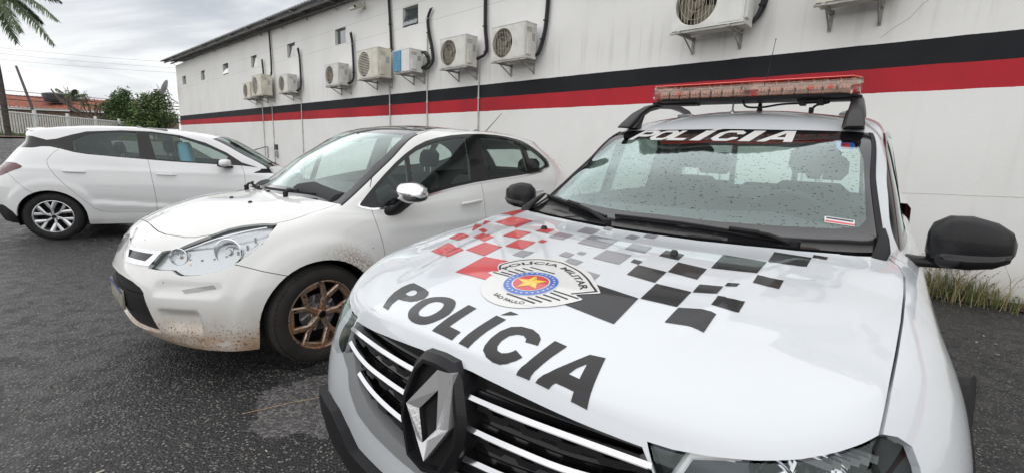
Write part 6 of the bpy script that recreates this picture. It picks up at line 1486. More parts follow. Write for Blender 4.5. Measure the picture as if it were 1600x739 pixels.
def build_clean():
    root = thing('compact_hatchback', 'clean white hatchback with silver alloy wheels parked farthest left near the fence', 'car', (HB_POSE[0], HB_POSE[1], 0), R(HB_POSE[2]))
    W = M['clean_white']; S = Shell(HB_G, step=.03, disp=hb_disp)
    S.relabel('screen', lambda u, v, c: u < 5 and 7 < v < 9)
    for cx in (0, 2.53):
        S.cut(circle(cx, .295, .342, 48), 'side', 'void', lambda u, v: u > 2.2 and v < 6 and u < 12.2, only=['body'])
        S.cut([(cx - .342, .30), (cx + .342, .30), (cx + .335, .1), (cx - .335, .1)], 'side', 'void', lambda u, v: u > 2.2 and v < 4 and u < 12.2, only=['body'])
    sd = lambda u, v: u > 4 and v < 9.2
    dlo = [(-.42, 1.17), (-.30, 1.150), (-.149, 1.153), (-.057, 1.172), (.017, 1.173), (.125, 1.150), (.255, 1.112), (.382, 1.091), (.732, 1.061), (1.291, 1.019), (1.818, .993), (2.106, .982), (2.310, .958), (2.102, 1.028), (1.918, 1.160), (1.664, 1.288), (1.364, 1.378), (1.05, 1.412), (.723, 1.412), (.365, 1.379), (.216, 1.330), (.07, 1.272), (-.024, 1.255), (-.171, 1.295), (-.30, 1.30)]
    S.cut(dlo, 'side', 'black_frame', lambda u, v: u > 4.6 and v > 5.2, only=['body'])
    S.cut([(.231, 1.250), (.30, 1.30), (.367, 1.337), (.45, 1.36), (.588, 1.382), (.886, 1.392), (.925, 1.056), (.599, 1.078), (.40, 1.098), (.265, 1.122)], 'side', 'glass', sd, only=['black_frame'])
    S.cut([(1.015, 1.392), (1.15, 1.388), (1.29, 1.370), (1.42, 1.335), (1.538, 1.295), (1.70, 1.235), (1.88, 1.145), (1.93, 1.112), (1.90, 1.01), (1.831, 1.004), (1.413, 1.032), (1.10, 1.052)], 'side', 'glass', sd, only=['black_frame'])
    S.seam(smooth_line([(.110, 1.15), (.06, 1.10), (.015, 1.03), (.005, .98), (.022, .93), (.09, .81), (.167, .711), (.26, .595), (.349, .488), (.42, .41), (.484, .37), (.56, .35), (.681, .345), (1.067, .345), (1.6, .345), (2.05, .345)], 3), 'side', .004, sd, only=['body'])
    S.seam([(1.010, 1.05), (1.04, .90), (1.052, .80), (1.070, .65), (1.077, .508), (1.075, .35)], 'side', .004, sd, only=['body'])
    S.seam([(2.09, .99), (2.125, .90), (2.137, .841), (2.137, .70), (2.10, .50), (2.05, .345)], 'side', .004, sd, only=['body'])
    S.seam([(-.40, .86), (-.365, .834), (-.28, .735), (-.196, .645), (-.14, .60)], 'side', .004, sd, only=['body'])
    S.cut([(-.225, .930), (-.24, .905), (-.318, .875), (-.45, .810), (-.70, .77), (-.70, .965), (-.45, .972), (-.292, .965)], 'side', 'tail', sd, only=['body'])
    S.cut([(-.80, .44), (-.491, .452), (-.44, .43), (-.374, .375), (-.33, .30), (-.33, .1), (-.8, .1)], 'side', 'rear_guard', lambda u, v: u > 9, only=['body'])
    S.cut([(-.02, 1.14), (.50, 1.15), (.44, 1.33), (-.02, 1.34)], 'front', 'black_frame', lambda u, v: u > 11.4 and v > 6.5, only=['body'])
    S.cut([(3.6, -.02), (3.05, -.02), (3.0, .3), (2.85, .5), (2.4, .70), (2.15, .715), (2.20, .60), (2.36, .40), (2.45, 0), (2.45, -.02)][0:0] or [(3.10, -.02), (3.08, .3), (2.93, .52), (2.62, .66), (2.3, .715), (2.15, .715), (2.24, .56), (2.35, .38), (2.43, .18), (2.45, -.02)], 'top', 'hood', lambda u, v: 4.5 < v < 7, only=['body'])
    S.relabel('cowl', lambda u, v, c: u < 5.2 and 5.9 < v < 7.02 and c.x < 2.6 and c.y > .1, only=['body'])
    S.cut([(.30, .60), (.36, .72), (.55, .76), (.74, .80), (.76, .74), (.62, .66)], 'front', 'headlight', lambda u, v: u < 4.3, only=['body', 'hood'])
    S.cut([(-.02, .34), (-.02, .62), (.30, .60), (.45, .45), (.40, .34)], 'front', 'grille', lambda u, v: u < 3, only=['body'])
    clear = [(-.02, 1.03), (.35, 1.02), (.56, .99), (.66, 1.0), (.67, 1.03), (.60, 1.2), (.53, 1.34), (.50, 1.362), (.3, 1.37), (-.02, 1.37)]
    S.cut(clear, 'front', 'clear', lambda u, v: u < 5 and 7 < v < 9, only=['screen'])
    S.relabel('bumper_skin', lambda u, v, c: (c.x < -.14 and c.z < .60 + (-.14 - c.x) * 1.04), only=['body'])
    S.relabel('front_skin', lambda u, v, c: c.x > 2.6 and c.z < .72, only=['body'])
    def fdoor(u, v, c):
        if v > 6.9 or c.z < .345 or c.y < .6: return False
        lo = np.interp(c.z, [.35, .508, .65, .8, .9, 1.05], [1.075, 1.077, 1.07, 1.052, 1.04, 1.01]); hi = np.interp(c.z, [.345, .5, .7, .841, .9, .99], [2.05, 2.10, 2.137, 2.137, 2.125, 2.09])
        return lo < c.x < hi
    S.relabel('door_skin', fdoor, only=['body'])
    def rdoor(u, v, c):
        if v > 7 or c.z < .345 or c.y < .6: return False
        lo = np.interp(c.z, [.345, .37, .488, .711, .93, .98, 1.03, 1.15], [.681, .484, .349, .167, .022, .005, .015, .11]); return lo < c.x < 1.08
    S.relabel('rear_door_skin', rdoor, only=['body'])
    S.piece('hood', 'hood', W, root, 'join', flange=.012)
    S.piece('cowl', 'cowl_panel', M['blackplastic'], root, 'join', offset=-.008, flange=0, loose=True)
    S.piece('bumper_skin', 'rear_bumper', W, root, 'join', flange=.014)
    S.piece('front_skin', 'front_bumper', W, root, 'join', flange=.014)
    fd = S.piece('door_skin', 'front_door', W, root, 'split', flange=.012)
    rd = S.piece('rear_door_skin', 'rear_door', W, root, 'split', flange=.012)
    S.piece('body', 'body_shell', W, root, 'join', flange=.016)
    S.piece('rear_guard', 'bumper_guard', M['blackplastic'], root, 'join', offset=.004, flange=.02)
    S.piece('tail', 'tail_light', M['red_lens'], root, 'split', offset=.003, flange=.02)
    S.piece('headlight', 'headlight', M['reflector'], root, 'split', offset=.002, flange=.02)
    S.piece('grille', 'grille', M['gloss_black'], root, 'join', offset=-.01, flange=-.02)
    S.piece('black_frame', 'window_frame', M['gloss_black'], root, 'join', offset=.0, flange=.012)
    S.piece('glass', 'side_window', M['glass_hb'], root, 'split', offset=-.003, flange=0, loose=True)
    ws = S.piece('clear', 'windshield', M['glass_light'], root, 'join', flange=0)[0]
    S.piece('screen', 'windshield_border', M['frit'], ws, 'join', flange=.008)
    S.inner('dark_inner_shell', M['dark'], root, .02, lambda u, v, c: v < 6.8 and not ((c.x) ** 2 + (c.z - .30) ** 2 < .135 and c.y > .5) and not ((c.x - 2.53) ** 2 + (c.z - .30) ** 2 < .135 and c.y > .5) and not (v > 5.9 and u < 5.2))  # added black lining that makes the panel gaps look dark
    S.inner('headliner', M['headliner'], root, .03, lambda u, v, c: v > 6.8 and not in_glass(S, c) and not (u < 5.1 and v < 9.1))
    for s, d, x0, z0 in ((1, fd[0], 1.10, .852), (-1, fd[1], 1.10, .852), (1, rd[0], .15, .878), (-1, rd[1], .15, .878)):
        mb = MB(); y = .846
        ellipse_loft(mb, [((x0, y * s, z0), (0, .006, 0), (0, 0, .008)), ((x0 + .03, (y + .018) * s, z0), (0, .010, 0), (0, 0, .013)), ((x0 + .19, (y + .018) * s, z0 - .008), (0, .010, 0), (0, 0, .012)), ((x0 + .225, y * s, z0 - .010), (0, .006, 0), (0, 0, .008))], W, 14, 2.6)
        mb.build('door_handle', None, d, smooth=50)
    for s in (1, -1):
        mb = MB(); mx = 1.90
        ellipse_loft(mb, [((mx - .01, .80 * s, 1.005), (.02, 0, 0), (0, 0, .022)), ((mx, .82 * s, 1.01), (.06, 0, 0), (0, 0, .05)), ((mx + .01, .87 * s, 1.02), (.078, 0, 0), (0, 0, .058)), ((mx, .93 * s, 1.018), (.066, 0, 0), (0, 0, .05)), ((mx - .01, .97 * s, 1.01), (.035, 0, 0), (0, 0, .03)), ((mx - .012, .978 * s, 1.01), (.01, 0, 0), (0, 0, .01))], W, 24, 2.5)
        o = mb.build('door_mirror', None, root, smooth=60)
        mb = MB(); ellipse_loft(mb, [((mx + .04, .765 * s, .965), (.06, 0, 0), (0, 0, .018)), ((mx + .02, .83 * s, .968), (.055, 0, 0), (0, 0, .016)), ((mx, .92 * s, .972), (.06, 0, 0), (0, 0, .012))], M['blackplastic'], 14, 3); mb.box((mx - .068, .885 * s, 1.01), (.02, .11, .075), M['blackplastic'], bev=.006)
        mb.build('mirror_foot', None, o, smooth=50)
    # roof spoiler lip
    mb = MB()
    secs = [((-.17, -.54, 1.362), (.04, 0, 0), (0, 0, .010)), ((-.22, -.42, 1.385), (.07, 0, 0), (0, 0, .014)), ((-.26, 0, 1.404), (.08, 0, 0), (0, 0, .014)), ((-.22, .42, 1.385), (.07, 0, 0), (0, 0, .014)), ((-.17, .54, 1.362), (.04, 0, 0), (0, 0, .010))]
    ellipse_loft(mb, secs, W, 16, 2.4); mb.build('roof_spoiler', None, root, smooth=60)
    for s in (1, -1):
        arch_liner(root, 0, .30, .355, .50, .79, s); arch_liner(root, 2.53, .30, .355, .50, .78, s)
        for cx in (0, 2.53): add_wheel(root, (cx, .738 * s, .302), .302, .20, .19, s, 'leaf', M['alloy'], M['rubber'])
    mb = MB(); mb.box((1.25, 0, .22), (2.0, 1.5, .08), M['dark']); mb.box((2.7, 0, .25), (.8, .9, .08), M['dark']); mb.box((-.2, 0, .3), (.7, .9, .08), M['dark']); mb.build('underbody', None, root)
    add_cabin(root, 2.10, 1.25, 1.0, 1.62, .82, .34, .48, 1.85)
    wiper(root, [(2.52, -.02, 1.01), (2.49, -.22, 1.01), (2.45, -.40, 1.005), (2.38, -.56, .995)], (2.48, -.45, .975))
    # pale blue cloth over the front seat backrest
    mb = MB(); sx = 1.62
    ellipse_loft(mb, [((1.40, -.34, .93), (.10, 0, 0), (0, .15, 0)), ((1.39, -.34, .99), (.085, 0, 0), (0, .155, 0)), ((1.37, -.34, 1.12), (.078, 0, 0), (0, .150, 0)), ((1.36, -.34, 1.24), (.075, 0, 0), (0, .145, 0)), ((1.36, -.34, 1.285), (.05, 0, 0), (0, .12, 0))], M['cyan_cloth'], 24, 3.2)
    cl = mb.build('seat_towel', None, None, smooth=60)
    cl.location = root.location; cl.rotation_euler = root.rotation_euler
    tag(cl, 'pale blue striped cloth draped over the front seat inside the far left white car', 'towel')
    return root
# ================================================================== setting
WALL_ANG = -43.17077; WD = 6.62
wc, wsn = math.cos(R(WALL_ANG)), math.sin(R(WALL_ANG))
def WP(s, out=0.0, z=0.0):
    """point on the long wall: s along it, out towards the car park"""
    return Vector((-wsn * (WD - out) + wc * s, wc * (WD - out) + wsn * s, z))

def terrain_z(x, y):
    t = min(max((-x - 11.5) / 9.5, 0), 1); t = t * t * (3 - 2 * t)
    k = min(max((y - 3) / 6, 0), 1)
    return 1.12 * t * k

def build_sky():
    w = bpy.data.worlds.new('World'); scene.world = w; w.use_nodes = True; nt = w.node_tree; nt.nodes.clear()
    out = nt.nodes.new('ShaderNodeOutputWorld'); bg = nt.nodes.new('ShaderNodeBackground'); bg.inputs['Strength'].default_value = 0.078
    sky = nt.nodes.new('ShaderNodeTexSky'); sky.sky_type = 'NISHITA'; sky.sun_disc = False; sky.sun_elevation = R(SUN_EL); sky.sun_rotation = R(SUN_ROT); sky.air_density = 1.0; sky.dust_density = 2.0
    tc = nt.nodes.new('ShaderNodeTexCoord'); sp = nt.nodes.new('ShaderNodeSeparateXYZ'); nt.links.new(tc.outputs['Generated'], sp.inputs[0])
    zz = math_node(nt, 'ADD', math_node(nt, 'MAXIMUM', sp.outputs['Z'], 0.0), 0.16)
    cx = math_node(nt, 'DIVIDE', sp.outputs['X'], zz); cy = math_node(nt, 'DIVIDE', sp.outputs['Y'], zz)
    cb = nt.nodes.new('ShaderNodeCombineXYZ'); nt.links.new(cx, cb.inputs[0]); nt.links.new(cy, cb.inputs[1])
    mp = nt.nodes.new('ShaderNodeMapping'); mp.inputs['Rotation'].default_value = (0, 0, R(35)); mp.inputs['Scale'].default_value = (0.55, 1.25, 1); mp.inputs['Location'].default_value = (3.1, 1.7, 0)
    nt.links.new(cb.outputs[0], mp.inputs[0])
    n1 = noise(nt, mp.outputs[0], 1.1, 9, 0.55, 0.6); n2 = noise(nt, mp.outputs[0], 0.42, 5, 0.5, 0.3)
    v = math_node(nt, 'ADD', math_node(nt, 'MULTIPLY', n1, 0.6), math_node(nt, 'MULTIPLY', n2, 0.55))
    f = ramp(nt, v, 0.46, 0.66)
    hz = ramp(nt, sp.outputs['Z'], 0.0, 0.55)
    dark = mix_col(nt, hz, (5.2, 5.5, 5.9), (3.7, 4.0, 4.5)); lite = mix_col(nt, hz, (9.0, 9.05, 9.0), (7.2, 7.4, 7.7))
    c = mix_col(nt, f, dark, lite)
    c = mix_col(nt, 0.93, sky.outputs[0], c)
    nt.links.new(c, bg.inputs['Color']); nt.links.new(bg.outputs[0], out.inputs[0])
    L = bpy.data.lights.new('sun', 'SUN'); L.energy = SUN_E; L.angle = R(178); L.color = (1, .97, .93)
    o = bpy.data.objects.new('sun', L); COL.objects.link(o)
    el, az = R(SUN_EL), R(SUN_AZ)
    dirv = Vector((math.cos(el) * math.sin(az), math.cos(el) * math.cos(az), math.sin(el)))   # towards the sun
    o.rotation_euler = dirv.to_track_quat('Z', 'Y').to_euler(); o.location = dirv * 30

SUN_EL, SUN_AZ, SUN_E = 60, 205, 1.5
SUN_ROT = SUN_AZ

def asphalt_mat():
    m, nt, b = new_mat('old_asphalt'); tc = nt.nodes.new('ShaderNodeTexCoord'); P = tc.outputs['Object']
    v = nt.nodes.new('ShaderNodeTexVoronoi'); v.inputs['Scale'].default_value = 82; nt.links.new(P, v.inputs['Vector'])
    v2 = nt.nodes.new('ShaderNodeTexVoronoi'); v2.inputs['Scale'].default_value = 170; nt.links.new(P, v2.inputs['Vector'])
    sc = nt.nodes.new('ShaderNodeSeparateColor'); nt.links.new(v.outputs['Color'], sc.inputs[0])
    sc2 = nt.nodes.new('ShaderNodeSeparateColor'); nt.links.new(v2.outputs['Color'], sc2.inputs[0])
    big = noise(nt, P, 0.9, 6, 0.6); mid = noise(nt, P, 7, 6, 0.65)
    c = mix_col(nt, ramp(nt, big, 0.35, 0.65), (0.007, 0.007, 0.008), (0.018, 0.018, 0.018))
    st = math_node(nt, 'MULTIPLY', ramp(nt, sc.outputs[0], 0.58, 0.95), ramp(nt, v.outputs['Distance'], 0.50, 0.32))
    c = mix_col(nt, math_node(nt, 'MULTIPLY', st, ramp(nt, mid, 0.3, 0.7, 0.45, 1.0)), c, (0.26, 0.25, 0.225))
    st2 = math_node(nt, 'MULTIPLY', ramp(nt, sc2.outputs[1], 0.80, 1.0), ramp(nt, v2.outputs['Distance'], 0.4, 0.2))
    c = mix_col(nt, math_node(nt, 'MULTIPLY', st2, 0.9), c, (0.22, 0.215, 0.205))
    # oily stains, hairline cracks and one paler dry patch with an uneven edge
    st_ = noise(nt, P, 1.7, 5, 0.6, 0.4); c = mix_col(nt, math_node(nt, 'MULTIPLY', ramp(nt, st_, 0.60, 0.70), 0.55), c, (0.008, 0.008, 0.009))
    ve = nt.nodes.new('ShaderNodeTexVoronoi'); ve.feature = 'DISTANCE_TO_EDGE'; ve.inputs['Scale'].default_value = 0.55
    wv = nt.nodes.new('ShaderNodeVectorMath'); wv.operation = 'ADD'; nz = nt.nodes.new('ShaderNodeTexNoise'); nz.inputs['Scale'].default_value = 1.6; nz.inputs['Detail'].default_value = 6
    nt.links.new(P, nz.inputs['Vector']); nt.links.new(P, wv.inputs[0]); nt.links.new(nz.outputs['Color'], wv.inputs[1]); nt.links.new(wv.outputs[0], ve.inputs['Vector'])
    c = mix_col(nt, math_node(nt, 'MULTIPLY', ramp(nt, ve.outputs['Distance'], 0.006, 0.001), ramp(nt, big, 0.4, 0.6, 0.1, 0.9)), c, (0.004, 0.004, 0.004))
    sx = nt.nodes.new('ShaderNodeSeparateXYZ'); nt.links.new(P, sx.inputs[0])
    dx = math_node(nt, 'DIVIDE', math_node(nt, 'SUBTRACT', sx.outputs['X'], -.97), 0.31); dy = math_node(nt, 'DIVIDE', math_node(nt, 'SUBTRACT', sx.outputs['Y'], 2.2), 0.30)
    dd = math_node(nt, 'SQRT', math_node(nt, 'ADD', math_node(nt, 'MULTIPLY', dx, dx), math_node(nt, 'MULTIPLY', dy, dy)))
    dd = math_node(nt, 'ADD', dd, math_node(nt, 'MULTIPLY', math_node(nt, 'SUBTRACT', noise(nt, P, 4.5, 8, 0.65), 0.5), 1.3))
    pale = mix_col(nt, ramp(nt, sc.outputs[1], 0.3, 1.0), (0.062, 0.058, 0.059), (0.17, 0.16, 0.155))
    c = mix_col(nt, math_node(nt, 'MULTIPLY', ramp(nt, dd, 1.10, 1.0), 0.9), c, pale)
    nt.links.new(c, b.inputs['Base Color'])
    nt.links.new(ramp(nt, mid, 0.35, 0.7, 0.38, 0.75), b.inputs['Roughness'])
    h = math_node(nt, 'ADD', math_node(nt, 'MULTIPLY', v.outputs['Distance'], -1.0), math_node(nt, 'MULTIPLY', v2.outputs['Distance'], -0.4))
    bp = nt.nodes.new('ShaderNodeBump'); bp.inputs['Strength'].default_value = 0.9; bp.inputs['Distance'].default_value = 0.006
    nt.links.new(math_node(nt, 'ADD', h, math_node(nt, 'MULTIPLY', mid, 0.25)), bp.inputs['Height']); nt.links.new(bp.outputs['Normal'], b.inputs['Normal'])
    return m

def build_ground():
    A = asphalt_mat(); bm = bmesh.new(); n = 70
    xs = [-160, -90, -60, -45] + [-36 + k * 1.0 for k in range(0, 29)] + [-4, 0, 6, 14, 30, 60, 120]
    ys = [-80, -40, -15, -5, 0, 3, 4.5, 6, 7.5, 9, 12, 16, 20, 25, 30, 36, 44, 60, 90, 160]
    vs = [[bm.verts.new((x, y, terrain_z(x, y))) for y in ys] for x in xs]
    for i in range(len(xs) - 1):
        for j in range(len(ys) - 1): bm.faces.new((vs[i][j], vs[i + 1][j], vs[i + 1][j + 1], vs[i][j + 1]))
    me = bpy.data.meshes.new('ground'); bm.to_mesh(me); bm.free(); me.materials.append(A)
    for p in me.polygons: p.use_smooth = True
    tag(link_mesh('ground', me), 'dark old asphalt of the car park with pale stones showing', kind='structure')
    # grass bank in front of the fence
    G = simple('bank_grass', (0.045, 0.075, 0.02), 0.9, bump=1, bscale=30, var=0.5, vscale=5)
    E_ = simple('reddish_kerb', (0.16, 0.085, 0.07), 0.85, var=0.3)
    mb = MB()
    F0, F1 = Vector((-24.6, 17.5)), Vector((-28.2, 36.0)); dr = (F1 - F0).normalized(); nr = Vector((dr.y, -dr.x))
    def st(off0, off1, h, mat, name, lab, z0=0.0):
        mb = MB(); m = 24
        for k in range(m + 1):
            p = F0 - dr * 8 + dr * (30 * k / m)
            for o, zz in ((off0, h), (off1, h + z0)):
                q = p + nr * o; mb.v.append((q.x, q.y, terrain_z(q.x, q.y) + zz))
        for k in range(m): mb.f.append((2 * k, 2 * k + 1, 2 * k + 3, 2 * k + 2)); mb.m.append(0)
        mb.mats = [mat]; return tag(mb.build(name, None, None), lab, kind='structure')
    st(-6, 3.6, .05, G, 'grass_verge', 'strip of short grass in front of the white fence')
    st(3.6, 4.6, .06, E_, 'kerb', 'reddish kerb at the edge of the grass verge')
    r = random.Random(2); mb = MB(); gm = simple('verge_blades', (0.07, 0.11, 0.03), 0.9, var=0.5)
    for k in range(3500):
        p = F0 - dr * 6 + dr * r.uniform(0, 20) + nr * r.uniform(-1, 3.7); z = terrain_z(p.x, p.y) + .04; h = r.uniform(.08, .28); a = r.uniform(0, PI); w = .02
        mb.add([(p.x - w * math.cos(a), p.y - w * math.sin(a), z), (p.x + w * math.cos(a), p.y + w * math.sin(a), z), (p.x + r.uniform(-.06, .06), p.y + r.uniform(-.06, .06), z + h)], [(0, 1, 2)], gm)
    tag(mb.build('verge_grass', None, None, fix=False), 'tufts of grass on the verge below the white fence', kind='stuff')
    # bits of straw, leaf and gravel on the asphalt
    mb = MB(); pale = simple('dry_leaf', (0.36, 0.33, 0.26), 0.8, var=0.3); br = simple('brown_leaf', (0.12, 0.06, 0.03), 0.8)
    for k in range(260):
        x = r.uniform(-5.5, 1.0); y = r.uniform(1.5, 6.0); l = r.uniform(.002, .007) if r.random() < .97 else r.uniform(.008, .014); a = r.uniform(0, PI)
        mb.box((x, y, .004), (l * 2, l * r.uniform(.4, 1), .004), pale if r.random() < .6 else br, Matrix.Rotation(a, 3, 'Z'))
    for k in range(60):
        s = r.uniform(-3.5, 1.6); o = r.uniform(.5, 2.6); p = WP(s, o); l = r.uniform(.004, .016)
        mb.box((p.x, p.y, .005), (l * 2.2, l, .005), pale, Matrix.Rotation(r.uniform(0, PI), 3, 'Z'))
    mb.tube([(-1.30, 2.06, .008), (-1.12, 2.17, .010), (-.85, 2.31, .009)], .0014, simple('straw', (0.42, 0.28, 0.13), 0.8), 5)
    tag(mb.build('ground_litter', None, None, fix=False), 'scattered bits of straw and dry leaf on the asphalt', kind='stuff')

def wall_mat():
    m, nt, b = new_mat('painted_render'); tc = nt.nodes.new('ShaderNodeTexCoord'); P = tc.outputs['Object']; sp = nt.nodes.new('ShaderNodeSeparateXYZ'); nt.links.new(P, sp.inputs[0])
    n1 = noise(nt, P, 0.8, 7, 0.6); n2 = noise(nt, P, 30, 4, 0.6)
    mp = nt.nodes.new('ShaderNodeMapping'); mp.inputs['Scale'].default_value = (5.0, 1, 0.25); nt.links.new(P, mp.inputs[0]); n3 = noise(nt, mp.outputs[0], 1.5, 6, 0.6)
    w = mix_col(nt, ramp(nt, n1, 0.35, 0.75), (0.80, 0.795, 0.775), (0.74, 0.735, 0.71))
    w = mix_col(nt, math_node(nt, 'MULTIPLY', ramp(nt, n3, 0.55, 0.78), 0.09), w, (0.42, 0.40, 0.36))
    w = mix_col(nt, math_node(nt, 'MULTIPLY', math_node(nt, 'MULTIPLY', ramp(nt, n3, 0.50, 0.62), ramp(nt, sp.outputs['Z'], 2.55, 2.95)), math_node(nt, 'MULTIPLY', ramp(nt, sp.outputs['Z'], 3.5, 3.0), 0.18)), w, (0.40, 0.37, 0.32))
    # splash dirt near the ground
    w = mix_col(nt, math_node(nt, 'MULTIPLY', ramp(nt, math_node(nt, 'ADD', sp.outputs['Z'], math_node(nt, 'MULTIPLY', n1, 0.7)), 0.85, 0.25), 0.45), w, (0.36, 0.28, 0.21))
    wav = math_node(nt, 'ADD', math_node(nt, 'MULTIPLY', math_node(nt, 'SUBTRACT', n2, 0.5), 0.006), math_node(nt, 'MULTIPLY', math_node(nt, 'SUBTRACT', noise(nt, P, 3.5, 3, 0.5), 0.5), 0.018))
    z = math_node(nt, 'ADD', sp.outputs['Z'], wav)
    def band(lo, hi): return math_node(nt, 'MULTIPLY', math_node(nt, 'GREATER_THAN', z, lo), math_node(nt, 'LESS_THAN', z, hi))
    red = mix_col(nt, ramp(nt, n1, 0.35, 0.7), (0.46, 0.024, 0.036), (0.34, 0.022, 0.032))
    w = mix_col(nt, band(2.126, 2.390), w, red); w = mix_col(nt, band(2.390, 2.650), w, mix_col(nt, ramp(nt, n1, 0.3, 0.7), (0.009, 0.010, 0.013), (0.017, 0.018, 0.021)))
    # thin joints in the render
    j = math_node(nt, 'ADD', band(4.150, 4.160), band(4.612, 4.622)); w = mix_col(nt, math_node(nt, 'MULTIPLY', j, 0.45), w, (0.28, 0.27, 0.25))
    nt.links.new(w, b.inputs['Base Color']); b.inputs['Roughness'].default_value = 0.75; b.inputs['Specular IOR Level'].default_value = 0.25
    bp = nt.nodes.new('ShaderNodeBump'); bp.inputs['Strength'].default_value = 0.25; bp.inputs['Distance'].default_value = 0.006; nt.links.new(n2, bp.inputs['Height']); nt.links.new(bp.outputs['Normal'], b.inputs['Normal'])
    return m

def build_building():
    o0 = WP(0, 0, 0)
    root = thing('long_building', 'long white rendered building with black and red stripe and corrugated eave', 'building', o0, R(WALL_ANG))
    root_in = lambda s, y, z: (s, y, z)     # y < 0 is the car-park side
    S0, S1, ZT = -33.42, 26.0, 5.47
    wins = [(-32.05, -31.29), (-28.21, -27.45), (-24.48, -23.69), (-20.76, -20.10), (-17.12, -16.46), (-13.58, -12.93), (-10.08, -9.45), (-6.50, -5.85), (-2.90, -2.25), (.72, 1.37), (4.3, 4.95)]
    WZ = [(4.31, 4.76), (4.27, 4.71), (4.23, 4.69)] + [(4.20, 4.64)] * 2 + [(4.18, 4.605)] + [(4.154, 4.59)] * 5
    mb = MB(); cuts = [S0]
    for a, b in wins: cuts += [a, b]
    cuts.append(S1)
    for i in range(len(cuts) - 1):
        a, b = cuts[i], cuts[i + 1]; k = (i - 1) // 2
        if i % 2 == 1:
            z0, z1 = WZ[k]
            for zz0, zz1 in ((-1.2, z0), (z1, ZT)): mb.add([(a, 0, zz0), (b, 0, zz0), (b, 0, zz1), (a, 0, zz1)], [(0, 1, 2, 3)])
            d = .14
            mb.add([(a, 0, z0), (b, 0, z0), (b, 0, z1), (a, 0, z1), (a, d, z0), (b, d, z0), (b, d, z1), (a, d, z1)], [(0, 1, 5, 4), (1, 2, 6, 5), (2, 3, 7, 6), (3, 0, 4, 7)])
        else:
            mb.add([(a, 0, -1.2), (b, 0, -1.2), (b, 0, ZT), (a, 0, ZT)], [(0, 1, 2, 3)])
    mb.add([(S0, 0, -1.2), (S0, 9, -1.2), (S0, 9, ZT), (S0, 0, ZT)], [(0, 3, 2, 1)]); mb.add([(S1, 0, -1.2), (S1, 9, -1.2), (S1, 9, ZT), (S1, 0, ZT)], [(0, 1, 2, 3)]); mb.add([(S0, 9, -1.2), (S1, 9, -1.2), (S1, 9, ZT), (S0, 9, ZT)], [(0, 3, 2, 1)])
    wm = wall_mat(); mb.build('wall', wm, root, fix=False)
    fm = simple('window_aluminium', (0.30, 0.31, 0.30), 0.4, 0.5); gm = simple('window_dark_glass', (0.05, 0.065, 0.07), 0.08, coat=1.0)
    for k, ((a, b), (z0, z1)) in enumerate(zip(wins, WZ)):
        mb = MB(); y = .10
        for c, s in (((a + b) / 2, y, z0 + .012), (b - a, .04, .024)), (((a + b) / 2, y, z1 - .012), (b - a, .04, .024)), ((a + .012, y, (z0 + z1) / 2), (.024, .04, z1 - z0 - .05)), ((b - .012, y, (z0 + z1) / 2), (.024, .04, z1 - z0 - .05)): mb.box(c, s)
        f = mb.build('window', fm, root)
        mb = MB(); til = -.30 if k in (2, 6) else (-.12 if k in (4, 3) else 0)
        mb.box(((a + b) / 2, y - .01 + til * .18, (z0 + z1) / 2 - .005), (b - a - .06, .008, z1 - z0 - .055), None, Matrix.Rotation(til, 3, 'X'))
        mb.build('pane', gm, f)
    # corrugated roof sheet
    rm = simple('roof_sheet', (0.27, 0.28, 0.29), 0.55, 0.3, bump=.2, bscale=20, var=0.25, vscale=2); em = simple('eave_board', (0.30, 0.29, 0.28), 0.8, var=.3)  # plain mottled grey of the eave brackets and beams
    mb = MB(); s = S0 - .62; n = 0; V = []
    zo = lambda s_: 5.70 + (min(s_, -12) + 34) * (-.40 / 21.0)
    while s < S1 + .5:
        ph = (n % 4); bump = (.0, .022, .022, .0)[ph]
        V.append((s, bump)); s += .055; n += 1
    for (s_, bz) in V:
        z = zo(s_)
        mb.v += [(s_, -.60, z + bz), (s_, 4.5, z + bz + .75), (s_, -.60, z + bz - .035), (s_, 4.5, z + bz + .71)]
    for k in range(len(V) - 1):
        q = 4 * k; mb.f += [(q, q + 4, q + 5, q + 1), (q + 2, q + 3, q + 7, q + 6), (q, q + 2, q + 6, q + 4)]; mb.m += [0, 0, 0]
    mb.mats = [rm]; mb.build('roof', None, root, fix=False)
    mb = MB()
    for k in range(30):
        a = S0 + .1 + k * 2.0
        if a > S1: break
        z = zo(a); mb.box((a, -.28, z - .02), (.05, .60, .05), em, Matrix.Rotation(.14, 3, 'X')); mb.tube([(a, -.02, z - .22), (a, -.20, z - .04)], .012, em, 6)
    m0 = [(S0 - .5, -.42, zo(S0) - .075), (-12, -.42, zo(-12) - .075), (S1, -.42, zo(-12) - .075)]
    mb.tube(m0, .035, em, 6); m1 = [(p[0], -.12, p[2] - .01) for p in m0]; mb.tube(m1, .03, em, 6)
    mb.build('eave_brackets', None, root)
    # drain pipes
    pm = simple('grey_conduit', (0.50, 0.49, 0.46), 0.5, var=.2)
    for s_, zt in ((-19.72, 2.93), (-18.72, 2.70), (-16.09, 4.05), (-10.65, 2.95), (-9.06, 3.9), (-7.29, 3.25)):
        mb = MB(); mb.tube([(s_, -.025, -.2), (s_ + .01, -.025, 1.4), (s_, -.025, zt)], .016, pm, 8)
        for zz in (.6, 1.7, 2.4): mb.box((s_, -.02, zz), (.06, .03, .02), pm)
        mb.build('drain_pipe', None, root, smooth=50)
    mb = MB()
    for k, (a, z) in enumerate([(-.30, 3.20), (-.432, 3.039), (-.518, 2.942), (-.569, 2.875), (-.666, 2.812), (-.787, 2.711)]): pass
